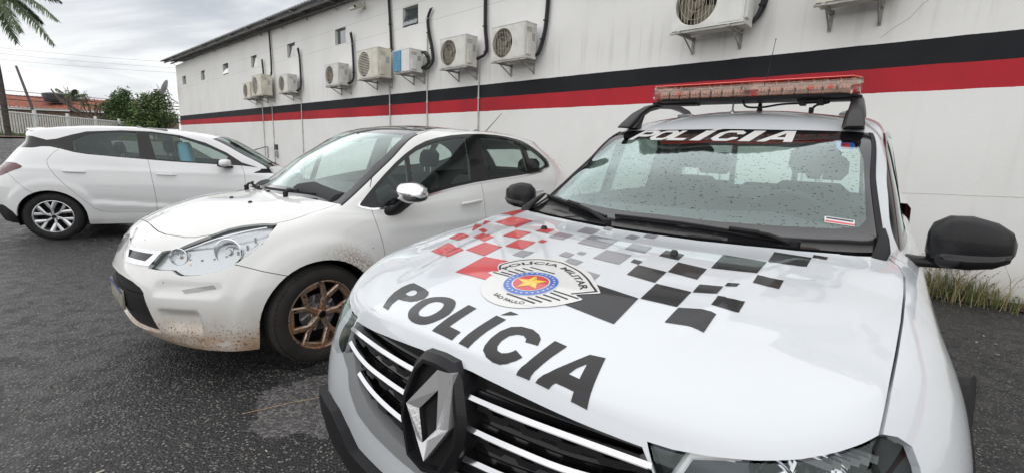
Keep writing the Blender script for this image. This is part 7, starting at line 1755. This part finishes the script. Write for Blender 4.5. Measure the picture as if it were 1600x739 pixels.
    ck = [(-.05, 3.45), (-.18, 3.30), (-.30, 3.20), (-.36, 3.12), (-.432, 3.039), (-.48, 3.0), (-.518, 2.942), (-.569, 2.875), (-.61, 2.85), (-.666, 2.812), (-.787, 2.711)]
    rb = ribbon(ck, .0035); mb.prism(rb, -.0015, .0, simple('crack', (0.33, 0.31, 0.28), .9), lambda a, b, h: (a, h - .001, b))
    ck = [(-1.5, 1.01), (-.993, 1.007), (-.6, 1.035), (-.141, 1.06), (.2, 1.07), (.55, 1.085), (1.2, 1.09)]
    mb.prism(ribbon(ck, .003), -.0015, 0, simple('crack', (0.42, 0.40, 0.37), .9), lambda a, b, h: (a, h - .001, b))
    mb.build('wall_crack', None, root)
    # outlets, bent pipe and steel tap arm low on the wall
    mb = MB(); dk = simple('outlet_box', (0.05, 0.05, 0.05), .6)
    mb.box((-18.50, -.04, 1.16), (.17, .08, .20), dk, bev=.01); mb.box((-18.48, -.04, .90), (.17, .08, .22), simple('outlet_box_grey', (0.3, 0.3, 0.29), .6), bev=.01); mb.build('outlet_box', None, root)
    mb = MB(); mb.tube([(-22.0, -.25, .80), (-18.9, -.25, 1.16), (-18.75, -.25, 1.16)], .018, dk, 6); mb.tube([(-18.75, -.25, 1.18), (-18.75, -.25, .0)], .025, simple('grey_post', (0.3, 0.3, 0.3), .5), 8); mb.build('barrier_arm', None, root)
    return root

def wall_thing(name, label, cat, s, z, group=None):
    t = thing(name, label, cat, WP(s, 0, z), R(WALL_ANG), group); return t

AC = {}
def ac_mats():
    AC['case'] = simple('aged_white_casing', (0.60, 0.59, 0.54), 0.5, var=0.12, vscale=5); AC['case2'] = simple('white_casing', (0.66, 0.66, 0.63), 0.45, var=0.06)
    AC['cream'] = simple('cream_casing', (0.58, 0.555, 0.47), 0.5, var=0.12); AC['fan'] = simple('fan_blades', (0.16, 0.135, 0.095), 0.6, var=.4, vscale=9); AC['hole'] = simple('fan_well', (0.05, 0.042, 0.032), 0.8)
    AC['wire'] = simple('grille_wire', (0.42, 0.39, 0.32), 0.5); AC['steel'] = simple('bracket_steel', (0.36, 0.35, 0.32), 0.6, var=.3); AC['hose'] = simple('black_insulation', (0.02, 0.02, 0.022), 0.7, bump=.6, bscale=50)
    AC['blue'] = simple('blue_coil_guard', (0.05, 0.24, 0.40), 0.4, bump=1.0, bscale=16, var=.25, vscale=12); AC['lab'] = simple('rating_label', (0.35, 0.35, 0.34), 0.6, var=.4, vscale=60)

def build_ac(label, s, z, w=.80, h=.56, d=.30, gap=.14, case='case', style='fan', hose=None, grille='wire'):
    """s: left edge, z: underside"""
    root = wall_thing('air_conditioner', label, 'air conditioner', s + w / 2, z, 'outdoor air conditioning units on the wall')
    x0, x1 = -w / 2, w / 2; yf, yb = -(gap + d), -gap; cm = AC[case]
    mb = MB(); fx = x0 + w * .335; r = h * .43
    # casing with a round opening in front
    N = 40
    sq = []
    for k in range(N):
        t = 2 * PI * k / N; c_, s_ = math.cos(t), math.sin(t); m = max(abs(c_), abs(s_))
        sq.append((fx + c_ / m * w * .315, h / 2 + s_ / m * h * .485))
    if style == 'fan':
        ci = [(fx + r * math.cos(2 * PI * k / N), h / 2 + r * math.sin(2 * PI * k / N)) for k in range(N)]
        vs = [(a, yf, b) for a, b in sq] + [(a, yf - .006, b) for a, b in [((p[0] * .15 + q[0] * .85), (p[1] * .15 + q[1] * .85)) for p, q in zip(sq, ci)]] + [(a, yf, b) for a, b in ci] + [(a, yf + .05, b) for a, b in ci]
        fs = [(L + k, L + (k + 1) % N, L + N + (k + 1) % N, L + N + k) for L in (0, N, 2 * N) for k in range(N)]
        mb.add(vs, fs, cm)
    fl = fx - w * .315; fr_ = fx + w * .315
    if style == 'fan':
        for a, b in ((x0, fl), (fr_, x1)): mb.add([(a, yf, 0), (b, yf, 0), (b, yf, h), (a, yf, h)], [(0, 1, 2, 3)], cm)
        for a, b in ((0, h * .015), (h * .985, h)): mb.add([(fl, yf, a), (fr_, yf, a), (fr_, yf, b), (fl, yf, b)], [(0, 1, 2, 3)], cm)
    else:
        mb.add([(x0, yf, 0), (x1, yf, 0), (x1, yf, h), (x0, yf, h)], [(0, 1, 2, 3)], cm)
    mb.add([(x0, yf, 0), (x1, yf, 0), (x1, yf, h), (x0, yf, h), (x0, yb, 0), (x1, yb, 0), (x1, yb, h), (x0, yb, h)], [(1, 5, 6, 2), (0, 3, 7, 4), (4, 7, 6, 5), (0, 4, 5, 1)], cm)
    mb.box((0, (yf + yb) / 2, h + .006), (w + .012, d + .012, .016), cm, bev=.005)
    mb.box((x1 + .004, yf + d * .3, h * .30), (.05, d * .36, h * .44), cm, bev=.012)
    for k in range(3): mb.box((x1 + .002, yf + d * .35, h * (.86 - .05 * k)), (.004, d * .4, .006), AC['hole'])
    mb.box((x1 + .002, yf + d * .72, h * .62), (.003, d * .25, h * .22), AC['lab'])
    if style == 'fan': mb.box((x0 + w * .83, yf - .003, h / 2), (w * .30, .006, h * .93), cm, bev=.003)
    casing = mb.build('casing', None, root, fix=False)
    if style == 'fan':
        mb = MB(); mb.lathe([(0, yf + .16), (r, yf + .16), (r, yf + .05)], AC['hole'], 32, 'Y', center=(fx, 0, h / 2)); mb.lathe([(0, yf + .05), (r * .2, yf + .06), (r * .22, yf + .10)], AC['fan'], 20, 'Y', center=(fx, 0, h / 2))
        for k in range(3):
            a0 = 2 * PI * k / 3 + .4; vs = []
            for q in range(7):
                a = a0 + q * .26
                for rr in (.2, .6, .96): vs.append((fx + r * rr * math.cos(a), yf + .07 + .045 * q / 6, h / 2 + r * rr * math.sin(a)))
            mb.add(vs, [(q * 3 + i, q * 3 + i + 1, q * 3 + i + 4, q * 3 + i + 3) for q in range(6) for i in range(2)], AC['fan'])
        mb.build('fan', None, root, smooth=40, fix=False)
        mb = MB()
        if grille == 'wire':
            for k in range(1, 12):
                a = -r + 2 * r * k / 12; hh = math.sqrt(max(r * r - a * a, 0)); mb.tube([(fx + a, yf + .004, h / 2 - hh), (fx + a, yf - .010, h / 2), (fx + a, yf + .004, h / 2 + hh)], .0035, AC['wire'], 5)
            for rr in (.4, .75, 1.0): mb.tube([(fx + r * rr * math.cos(t), yf - .010 * (1 - rr) , h / 2 + r * rr * math.sin(t)) for t in [2 * PI * q / 24 for q in range(25)]], .003, AC['wire'], 5, cap=False)
        else:
            for k in range(1, 15):
                b = -r + 2 * r * k / 15; ww = math.sqrt(max(r * r - b * b, 0)); mb.box((fx, yf - .002, h / 2 + b), (2 * ww, .008, .014), AC[case])
        mb.build('fan_grille', None, root)
    else:
        mb = MB()
        mb.box((x0 + .15, yf - .008, h / 2), (.30, .02, h * .94), AC['blue'], bev=.008)
        for k in range(8): mb.box((x0 + .15, yf - .020, h * (.08 + .12 * k)), (.29, .010, .028), AC['blue'])
        mb.build('coil_guard', None, root)
        mb = MB(); mb.prism([(x0 + .02 + (w - .04) * q / 10, h + .01 + .06 * math.sin(PI * q / 10)) for q in range(11)], yf + .02, yb - .02, cm, lambda a, b, hh: (a, hh, b)); mb.build('top_cover', None, root)
    mb = MB()
    for q in (-.30, .26):
        mb.box((q * w / .8, -(gap + d) / 2 - .01, -.025), (.035, gap + d + .04, .03), AC['steel']); mb.tube([(q * w / .8, -.01, -.20), (q * w / .8, -(gap + d) * .72, -.035)], .011, AC['steel'], 6); mb.box((q * w / .8, -.008, -.10), (.035, .014, .24), AC['steel'])
    mb.box((0, -(gap + d) + .02, -.022), (w * 1.05, .03, .025), AC['steel']); mb.build('bracket', None, root)
    if hose:
        mb = MB(); P = [(a - (s + w / 2), -o, b - z) for a, o, b in hose]; mb.tube(smooth_line(P, 5), .028, AC['hose'], 8); P2 = [(p[0] + .045, p[1] * .8 - .01, p[2] + .02) for p in P]; mb.tube(smooth_line(P2, 5), .013, AC['hose'], 6)
        for k in range(1, len(P) - 1): mb.box(P[k], (.07, .07, .02), simple('tape', (0.45, 0.44, 0.42), .7) if k == 1 else AC['hose'])
        mb.build('hose', None, root, smooth=60)
    return root

def build_acs():
    ac_mats()
    def hz(s, z, zt, bow=.0): return [(s + .05, .10, zt), (s + .06, .06, (z + zt) / 2 + .4), (s + .12 + bow, .07, z + .35), (s + .10 + bow, .10, z + .12), (s - .05, .18, z + .05)]
    build_ac('small cream air conditioner mostly hidden behind a bigger one, farthest along the wall', -20.47, 2.97, .80, .56, case='cream', hose=[(-19.33, .08, 4.36), (-19.28, .08, 4.0), (-19.25, .08, 3.75)])
    build_ac('tall cream air conditioner with slatted side face overlapping its small far neighbour', -19.30, 3.0, 1.02, .70, .36, case='cream', grille='slat', hose=[(-18.53, .06, 5.25), (-18.48, .06, 4.35), (-18.40, .10, 3.8), (-18.30, .2, 3.66)])
    build_ac('white air conditioner just right of the two overlapping units, black hose beside it', -16.86, 2.98, .80, .55, hose=hz(-16.05, 2.98, 4.37))
    build_ac('small white air conditioner standing alone right of the fourth window', -13.36, 2.97, .82, .56, hose=hz(-12.52, 2.97, 4.36))
    build_ac('large cream air conditioner left of the blue unit, thick black hose rising to the eave', -11.40, 3.0, 1.02, .67, .36, case='cream', grille='slat', hose=[(-10.68, .05, 5.3), (-10.62, .05, 4.9), (-10.56, .05, 4.3), (-10.5, .06, 3.72), (-10.45, .10, 3.68)])
    build_ac('air conditioner with bright blue coil face and coiled black hose', -9.69, 3.02, .62, .47, .36, case='case2', style='coil', hose=[(-8.88, .06, 4.37), (-9.0, .06, 4.18), (-8.95, .07, 3.88), (-8.82, .08, 3.53), (-8.76, .10, 3.25), (-8.90, .13, 3.10), (-9.10, .15, 3.14), (-9.18, .16, 3.32), (-9.06, .15, 3.46), (-8.92, .13, 3.36), (-8.90, .12, 3.2), (-9.08, .16, 3.12)])
    build_ac('white air conditioner between the blue unit and the next unit, fan grille on its left', -8.05, 2.97, .82, .57, hose=[(-7.14, .05, 5.4), (-7.14, .05, 4.6), (-7.12, .05, 3.75), (-7.05, .07, 3.26), (-7.24, .14, 3.13)])
    build_ac('white air conditioner, rightmost of the close row, thick black hose along its right side', -6.50, 2.96, .83, .58, hose=[(-5.50, .05, 5.4), (-5.52, .05, 4.4), (-5.55, .05, 3.62), (-5.59, .07, 3.31), (-5.66, .12, 3.05), (-5.80, .18, 2.98)])
    build_ac('big white air conditioner above the pickup, cut by the top edge of the photo', -2.99, 2.98, .90, .62, .34, case='case2', hose=[(-2.02, .05, 4.6), (-2.03, .05, 3.6), (-2.02, .07, 3.25), (-2.10, .12, 3.05), (-2.25, .2, 3.0)])
    build_ac('air conditioner seen from below at the top edge, right of the light bar', -1.36, 3.06, .66, .55, .30, case='cream', hose=[(-.70, .06, 3.6), (-.70, .08, 3.2), (-.74, .12, 3.14)])
    # security camera
    t = wall_thing('security_camera', 'small pair of cream security cameras high under the eave', 'camera', -11.85, 4.88)
    cm = AC['cream']; mb = MB(); mb.box((0, -.02, .08), (.10, .04, .16), cm, bev=.01)
    mb.tube([(0, -.03, .06), (0, -.14, .04)], .018, cm, 8); mb.tube([(-.05, -.12, .05), (-.30, -.26, -.02)], .045, cm, 12); mb.tube([(.05, -.12, .05), (.12, -.34, -.03)], .045, cm, 12); mb.build('housing', None, t, smooth=40)
    mb = MB(); mb.tube([(.118, -.338, -.029), (.121, -.350, -.033)], .036, AC['hole'], 12); mb.tube([(-.298, -.258, -.019), (-.308, -.265, -.023)], .036, AC['hole'], 12); mb.build('lens', None, t, smooth=40)
    # satellite dish
    t = wall_thing('satellite_dish', 'pale satellite dish on the far corner of the white building', 'satellite dish', -33.42, 4.2)
    mb = MB(); dm = simple('dish_grey', (0.42, 0.42, 0.43), 0.5)
    ax = Vector((-.35, -.85, .38)).normalized(); u_ = ax.cross(Vector((0, 0, 1))).normalized(); w_ = ax.cross(u_); c0 = Vector((-.50, -.45, 0)); vs = []; fs = []
    for i in range(6):
        rr = .55 * i / 5
        for k in range(28): a = 2 * PI * k / 28; vs.append(c0 + ax * (rr * rr * .35) + u_ * rr * math.cos(a) + w_ * rr * .85 * math.sin(a))
    for i in range(5):
        for k in range(28): fs.append((i * 28 + k, i * 28 + (k + 1) % 28, (i + 1) * 28 + (k + 1) % 28, (i + 1) * 28 + k))
    mb.add(vs, fs, dm); mb.build('reflector', None, t, smooth=60)
    mb = MB(); mb.tube([(0, -.05, -.8), (-.2, -.35, -.55), (-.50, -.42, -.02)], .03, dm, 8); mb.tube([c0 - w_ * .4 * -1, c0 + ax * .5], .015, dm, 6); mb.build('mast', None, t, smooth=50)

def foliage(mb, centres, n, size, mats, rnd, flat=.8):
    """leaf-sized quads clustered on short twigs through a set of overlapping clumps"""
    tot = sum(c[3] ** 2 for c in centres)
    for (x, y, z, r_) in centres:
        m = int(n * r_ * r_ / tot)
        k = 0
        while k < m:
            d = Vector((rnd.gauss(0, 1), rnd.gauss(0, 1), rnd.gauss(0, 1))).normalized() * (r_ * (rnd.random() ** .38)); d.z *= flat
            p0 = Vector((x, y, z)) + d; mat = mats[min(len(mats) - 1, int(rnd.random() * len(mats)))]
            for q in range(rnd.randint(4, 8)):
                p = p0 + Vector((rnd.gauss(0, size * 1.5), rnd.gauss(0, size * 1.5), rnd.gauss(0, size * 1.2)))
                u = Vector((rnd.gauss(0, 1), rnd.gauss(0, 1), rnd.gauss(0, .6))).normalized(); v = u.cross(Vector((rnd.gauss(0, 1), rnd.gauss(0, 1), rnd.gauss(0, 1)))).normalized()
                l = size * rnd.uniform(.6, 1.3); w = l * .42
                mb.add([p - u * l, p + v * w, p + u * l, p - v * w], [(0, 1, 2, 3)], mat); k += 1

def build_background():
    rnd = random.Random(21)
    gm = [simple('leaf_dark', (0.035, 0.07, 0.022), 0.6), simple('leaf_mid', (0.075, 0.13, 0.04), 0.55), simple('leaf_light', (0.14, 0.20, 0.06), 0.55)]
    bk = simple('bark', (0.09, 0.07, 0.055), 0.9, bump=.6, bscale=12, var=.3)
    def tree(label, base, H, clumps, n, size, mats, name='broadleaf_tree', group='trees beyond the white fence'):
        t = thing(name, label, 'tree', base, 0, group); b = Vector((0, 0, 0))
        mb = MB(); mb.tube([(0, 0, -.3), (.05, 0, H * .4), (0, .05, H * .7)], [.14, .11, .07], bk, 8)
        for c in clumps: mb.tube([(0, 0, H * .35), (c[0] * .5, c[1] * .5, (H * .35 + c[2]) / 2 + .1), (c[0], c[1], c[2])], [.07, .045, .015], bk, 6)
        mb.build('trunk', None, t, smooth=50)
        mb = MB(); foliage(mb, clumps, n, size, mats, rnd); mb.build('crown', None, t, fix=False)
        return t
    tree('dense dark green tree against the far corner of the white building', (-24.6, 32.2, 1.1), 3.4, [(0, 0, 2.5, .9), (-.9, .1, 1.9, .85), (.6, -.1, 1.6, .8), (-.2, 0, 1.1, 1.0), (-1.5, .2, 1.1, .8), (.3, 0, 3.1, .5), (-.8, 0, 2.8, .45)], 9000, .085, gm, )
    tree('rounder olive green tree left of the dense dark one', (-27.4, 32.8, 1.1), 3.2, [(0, 0, 2.6, .75), (-.7, 0, 2.2, .7), (.7, 0, 2.0, .6), (0, 0, 1.5, .9), (.2, 0, 3.2, .35)], 6000, .085, [gm[0], gm[1], gm[1]])
    tree('low bright green bush at the right end of the white fence', (-25.4, 30.6, 1.1), 1.2, [(0, 0, .6, .6), (-.6, 0, .5, .5), (.5, 0, .5, .5), (-1.1, 0, .4, .4)], 2600, .08, [gm[1], gm[2]], 'bush')
    # nearly bare shrub with upright branches
    t = thing('bare_tree', 'nearly leafless tree with thin upright branches behind the tiled roof', 'tree', (-30.2, 33.6, 1.1)); mb = MB(); tips = []
    mb.tube([(0, 0, -.3), (0, 0, 1.5)], [.12, .09], bk, 7)
    for k in range(26):
        x = rnd.uniform(-2.3, 2.6); z1 = 2.3 + rnd.uniform(.1, .75) + (.5 if k % 6 == 0 else 0)
        p = [(x * .3, rnd.uniform(-.2, .2), 1.4), (x * .75, rnd.uniform(-.4, .4), 2.0), (x, rnd.uniform(-.4, .4), z1)]; mb.tube(p, [.05, .035, .02], bk, 6); tips.append(p[-1])
        for q in range(2): mb.tube([p[1], (p[2][0] + rnd.uniform(-.3, .3), p[2][1], z1 - rnd.uniform(-.1, .4))], [.02, .01], bk, 5)
    for a in ((-2.6, 2.9), (-2.9, 3.35)): mb.tube([(-.9, 0, 1.8), (a[0] * .8, 0, 2.5), (a[0], 0, a[1])], [.07, .06, .045], bk, 6)
    mb.build('trunk', None, t, smooth=50); mb = MB(); foliage(mb, [(x, y, z - .5, .3) for x, y, z in tips[::2]], 1600, .06, gm, rnd); mb.build('crown', None, t, fix=False)
    # small feathery palm behind the roof
    pm = simple('palm_leaf', (0.06, 0.09, 0.035), 0.6, var=.3)
    def palm(label, base, top, tips, nl, ll, trunk_r, group=None):
        t = thing('palm_tree', label, 'palm tree', base, 0); B = Vector(base); T = Vector(top) - B
        mb = MB(); pts = [Vector((0, 0, -.3)), T * .35 + Vector((.05, 0, 0)), T * .7, T]; mb.tube(smooth_line([tuple(p) for p in pts], 6), trunk_r, simple('palm_trunk', (0.045, 0.04, 0.036), 0.9, bump=1, bscale=9, var=.4), 12)
        for k in range(14): mb.lathe([(trunk_r * .98, 0), (trunk_r * 1.07, .03), (trunk_r * .98, .06)], None or bk, 12, 'Z', center=tuple(T * (k / 14)))
        mb.build('trunk', None, t, smooth=50)
        for tp in tips:
            e = Vector(tp) - B; mid = (T + e) / 2 + Vector((0, 0, (e - T).length * .22)); P = []
            for q in range(25):
                u = q / 24; P.append(T * (1 - u) ** 2 + mid * 2 * u * (1 - u) + e * u * u)
            mb = MB(); mb.tube(P, [.03 * (1 - .85 * q / 24) for q in range(25)], pm, 5)
            for q in range(nl):
                u = .12 + .88 * q / nl; i = min(23, int(u * 24)); p = P[i].lerp(P[i + 1], u * 24 - i) if i < 24 else P[24]; d = (P[i + 1] - P[i]).normalized(); sd = d.cross(Vector((0, 0, 1))).normalized()
                for s in (1, -1):
                    l = ll * (math.sin(PI * min(1, u * .85 + .12)) ** .6) * rnd.uniform(.8, 1.1); g = Vector((0, 0, -1)) * rnd.uniform(.5, 1.1); a = (sd * s * rnd.uniform(.5, 1) + d * .75 + g * .5).normalized(); b = (a + g * .8).normalized()
                    w = d * .028; m_ = p + a * l * .5; mb.add([p - w, p + w, m_ + w, m_ - w, m_ + b * l * .5], [(0, 1, 2, 3), (3, 2, 4)], pm)
            mb.build('frond', None, t, fix=False)
        return t
    palm('tall palm with dark trunk at the left edge, fronds hanging into the sky', (-21.0, 19.25, terrain_z(-21, 19)), (-22.3, 20.3, 7.4), [(-20.75, 19.9, 4.95), (-19.2, 19.9, 4.9), (-19.0, 20.0, 5.9), (-22.2, 19.0, 5.2), (-24.6, 20.6, 6.2), (-22.4, 22.8, 6.4), (-20.6, 21.9, 7.2), (-23.6, 19.0, 7.6), (-21.6, 18.5, 6.6), (-24.2, 22.0, 7.6), (-20.2, 19.6, 5.3), (-21.6, 19.4, 4.9), (-19.6, 20.4, 7.0)], 90, .70, .105)
    palm('small feathery palm top showing above the tiled roof', (-38.3, 40.5, .8), (-38.2, 40.3, 4.2), [(-39.6, 40, 4.3), (-37.0, 40, 4.3), (-38.9, 40, 5.1), (-37.6, 40.2, 5.1), (-38.2, 39, 4.6), (-39.8, 40.6, 4.8), (-36.9, 40.5, 4.8)], 40, .5, .12)
    # white picket fence
    wm = simple('fence_white', (0.62, 0.62, 0.60), 0.5, var=.15); F0 = Vector((-23.3, 17.2)); F1 = Vector((-27.4, 35.2)); D = F1 - F0; L = D.length; d = D / L; ang = math.atan2(d.y, d.x)
    t = thing('picket_fence', 'white metal picket fence along the grass verge', 'fence', (F0.x, F0.y, 0), ang); step = 2.4; k = 0; a = -9.6
    while a < L:
        q = F0 + d * a; z = terrain_z(q.x, q.y); mb = MB(); mb.box((a, 0, z + .66), (.12, .12, 1.42), bev=.01); mb.build('post', wm, t)
        mb = MB(); e = min(step, L - a); q2 = F0 + d * (a + e); z2 = terrain_z(q2.x, q2.y); n = int(e / .165)
        for i in range(1, n):
            zz = z + (z2 - z) * i / n; mb.box((a + e * i / n, 0, zz + .66), (.07, .025, 1.12))
        for hz_ in (.18, 1.16): mb.tube([(a, 0, z + hz_), (a + e, 0, z2 + hz_)], .035, None, 6)
        mb.build('fence_panel', wm, t); a += step
    # neighbour's house
    t = thing('tiled_house', 'low brown walled house with red clay tile roof beyond the fence', 'house', (-40.0, 37.2, 0), R(2))
    cl = simple('clay_tile', (0.24, 0.075, 0.045), 0.85, var=.45, vscale=3); wl = simple('brown_render', (0.26, 0.20, 0.15), 0.9, var=.3, vscale=1.5)
    mb = MB(); mb.box((-6, 3.0, 1.9), (30, 5.6, 2.5), wl); mb.build('wall', None, t)
    mb = MB(); V = []; x = -21.5
    n = 0
    while x < 9.4: V.append((x, .05 * abs(math.sin(n * PI / 4)))); x += .085; n += 1
    rows = 9
    for (xx, bz) in V:
        zt = 3.28 - .015 * (xx + 0)
        for r_ in range(rows): mb.v.append((xx, -.4 + 4.3 * r_ / (rows - 1), zt + bz + 1.15 * r_ / (rows - 1) + (.03 if r_ % 2 else 0)))
    for i in range(len(V) - 1):
        for r_ in range(rows - 1): q = i * rows + r_; mb.f.append((q, q + rows, q + rows + 1, q + 1)); mb.m.append(0)
    mb.mats = [cl]; mb.build('roof', None, t, fix=False)
    mb = MB(); mb.box((-6, -.36, 3.22), (30.6, .08, .12), simple('fascia', (0.35, 0.33, 0.30), .7)); mb.build('fascia_board', None, t)
    t = thing('water_tank', 'black water tank standing on the tiled roof', 'water tank', (-37.6, 38.6, 3.9)); mb = MB(); mb.lathe([(0, .75), (.5, .72), (.88, .62), (.92, .52), (.80, 0), (0, 0)], simple('tank_black', (0.02, 0.02, 0.022), .5), 24, 'Z'); mb.build('tank_body', None, t, smooth=40)
    t = thing('garden_wall', 'plain brown boundary wall behind the white fence', 'wall', (-33.5, 33.5, 0), R(100)); mb = MB(); mb.box((0, 0, 1.55), (26, .2, 2.2), simple('boundary_render', (0.25, 0.19, 0.145), .9, var=.35, vscale=1.2)); mb.build('wall_body', None, t)
    # utility pole and wires
    t = thing('utility_pole', 'thin dark leaning utility pole behind the fence', 'pole', (-36.4, 35.6, 1.0)); mb = MB(); mb.tube([(0, 0, -.3), (-.35, 0, 2.4), (-1.05, 0, 5.2)], [.10, .09, .07], simple('pole_grey', (0.10, 0.09, 0.085), .8), 10); mb.build('pole_shaft', None, t, smooth=50)
    wm_ = simple('cable_black', (0.03, 0.03, 0.03), .7)
    for k, (za, zb, tt) in enumerate(((5.6, 3.95, .022), (5.2, 3.75, .035), (4.75, 3.6, .030), (8.6, 6.9, .006), (8.2, 6.5, .006), (7.7, 6.2, .006))):
        a = Vector((-52, 34, za)); b = Vector((-20.5, 36, zb)); P = []
        for q in range(21): u = q / 20; p = a.lerp(b, u); p.z -= 4 * u * (1 - u) * .5; P.append(p)
        mb = MB(); mb.tube(P, tt, wm_, 5)
        o = mb.build('power_line', None, None); tag(o, 'power line sagging across the sky beyond the fence', 'power line', 'power lines strung beyond the fence')

def build_weeds():
    rnd = random.Random(9); mb = MB(); ms = [simple('blade_green', (0.06, 0.10, 0.022), .8), simple('blade_olive', (0.13, 0.13, 0.04), .8), simple('blade_dry', (0.33, 0.28, 0.15), .8), simple('seed_head', (0.20, 0.10, 0.08), .8)]
    dirt = simple('soil', (0.05, 0.038, 0.026), .95)
    mb2 = MB()
    for k in range(90):
        s = -9 + k * .2; 
        for o in (0, .22 + .07 * math.sin(k * .9) + rnd.uniform(-.04, .04)): p = WP(s, o, .012 if o else .05); mb2.v.append(tuple(p))
    for k in range(89): mb2.f.append((2 * k, 2 * k + 1, 2 * k + 3, 2 * k + 2)); mb2.m.append(0)
    mb2.mats = [dirt]; tag(mb2.build('soil_strip', None, None), 'bare soil strip along the foot of the white wall', kind='structure')
    for k in range(13000):
        s = rnd.uniform(-8, 5.5); cl = .5 + .5 * math.sin(s * 5.3 + 1.0) * math.sin(s * 2.1)
        if rnd.random() > .35 + .65 * cl: continue
        o = abs(rnd.gauss(0, .13)) + .02; hgt = rnd.uniform(.14, .44) * (.45 + .8 * cl); m = ms[rnd.choice((0, 1, 1, 2, 2))]
        if rnd.random() < .03: hgt = rnd.uniform(.36, .52); m = ms[2]
        p = WP(s, o, .0); a = rnd.uniform(0, 2 * PI); w = rnd.uniform(.002, .005); lean = Vector((rnd.gauss(0, .3), rnd.gauss(0, .3), 0)) * hgt; dx = Vector((math.cos(a) * w, math.sin(a) * w, 0))
        q = p + lean * .35 + Vector((0, 0, hgt * .6)); e = p + lean + Vector((0, 0, hgt * rnd.uniform(.75, 1.0)))
        mb.add([p - dx, p + dx, q + dx * .8, q - dx * .8, e], [(0, 1, 2, 3), (3, 2, 4)], m)
        if hgt > .36:
            for t in range(7): c = e.lerp(q, t * .07); dd = Vector((rnd.uniform(-1, 1), rnd.uniform(-1, 1), .5)) * .012; mb.add([c, c + dd, c + Vector((dd.y, -dd.x, .01))], [(0, 1, 2)], ms[3])
        elif rnd.random() < .25:
            # broad weed leaf
            u = Vector((math.cos(a), math.sin(a), .4)) * .03; v = Vector((-math.sin(a), math.cos(a), 0)) * .012; mb.add([q, q + u * .5 + v, q + u, q + u * .5 - v], [(0, 1, 2, 3)], ms[0])
    tag(mb.build('wall_weeds', None, None, fix=False), 'weeds and seeding grass growing along the foot of the wall', kind='stuff')

def build_camera():
    c = bpy.data.cameras.new('camera'); o = bpy.data.objects.new('camera', c); COL.objects.link(o)
    pit, rol = 0.18246756761, 0.038782958546
    cp, sp = math.cos(pit), math.sin(pit); fwd = Vector((0, cp, -sp)); up = Vector((0, sp, cp)); rt = Vector((1, 0, 0))
    r_ = rt * math.cos(rol) + up * math.sin(rol); u_ = rt * -math.sin(rol) + up * math.cos(rol)
    o.matrix_world = Matrix(((r_.x, u_.x, -fwd.x, 0), (r_.y, u_.y, -fwd.y, 0), (r_.z, u_.z, -fwd.z, 1.331143), (0, 0, 0, 1)))
    c.sensor_width = 36; c.lens = 36 * 715 / 1600; c.clip_start = .02; c.clip_end = 1000
    scene.camera = o
# ================================================================== assemble
build_camera()
build_sky()
build_ground()
build_building()
build_acs()
build_background()
build_weeds()
build_police()
build_muddy()
build_clean()
vs_ = scene.view_settings
vs_.view_transform = 'Standard'; vs_.look = 'None'; vs_.gamma = 1.0; vs_.exposure = 0.66; vs_.use_curve_mapping = False
scene.cycles.max_bounces = 8; scene.cycles.transparent_max_bounces = 16; scene.cycles.glossy_bounces = 4; scene.cycles.transmission_bounces = 6
scene.cycles.caustics_reflective = False; scene.cycles.caustics_refractive = False
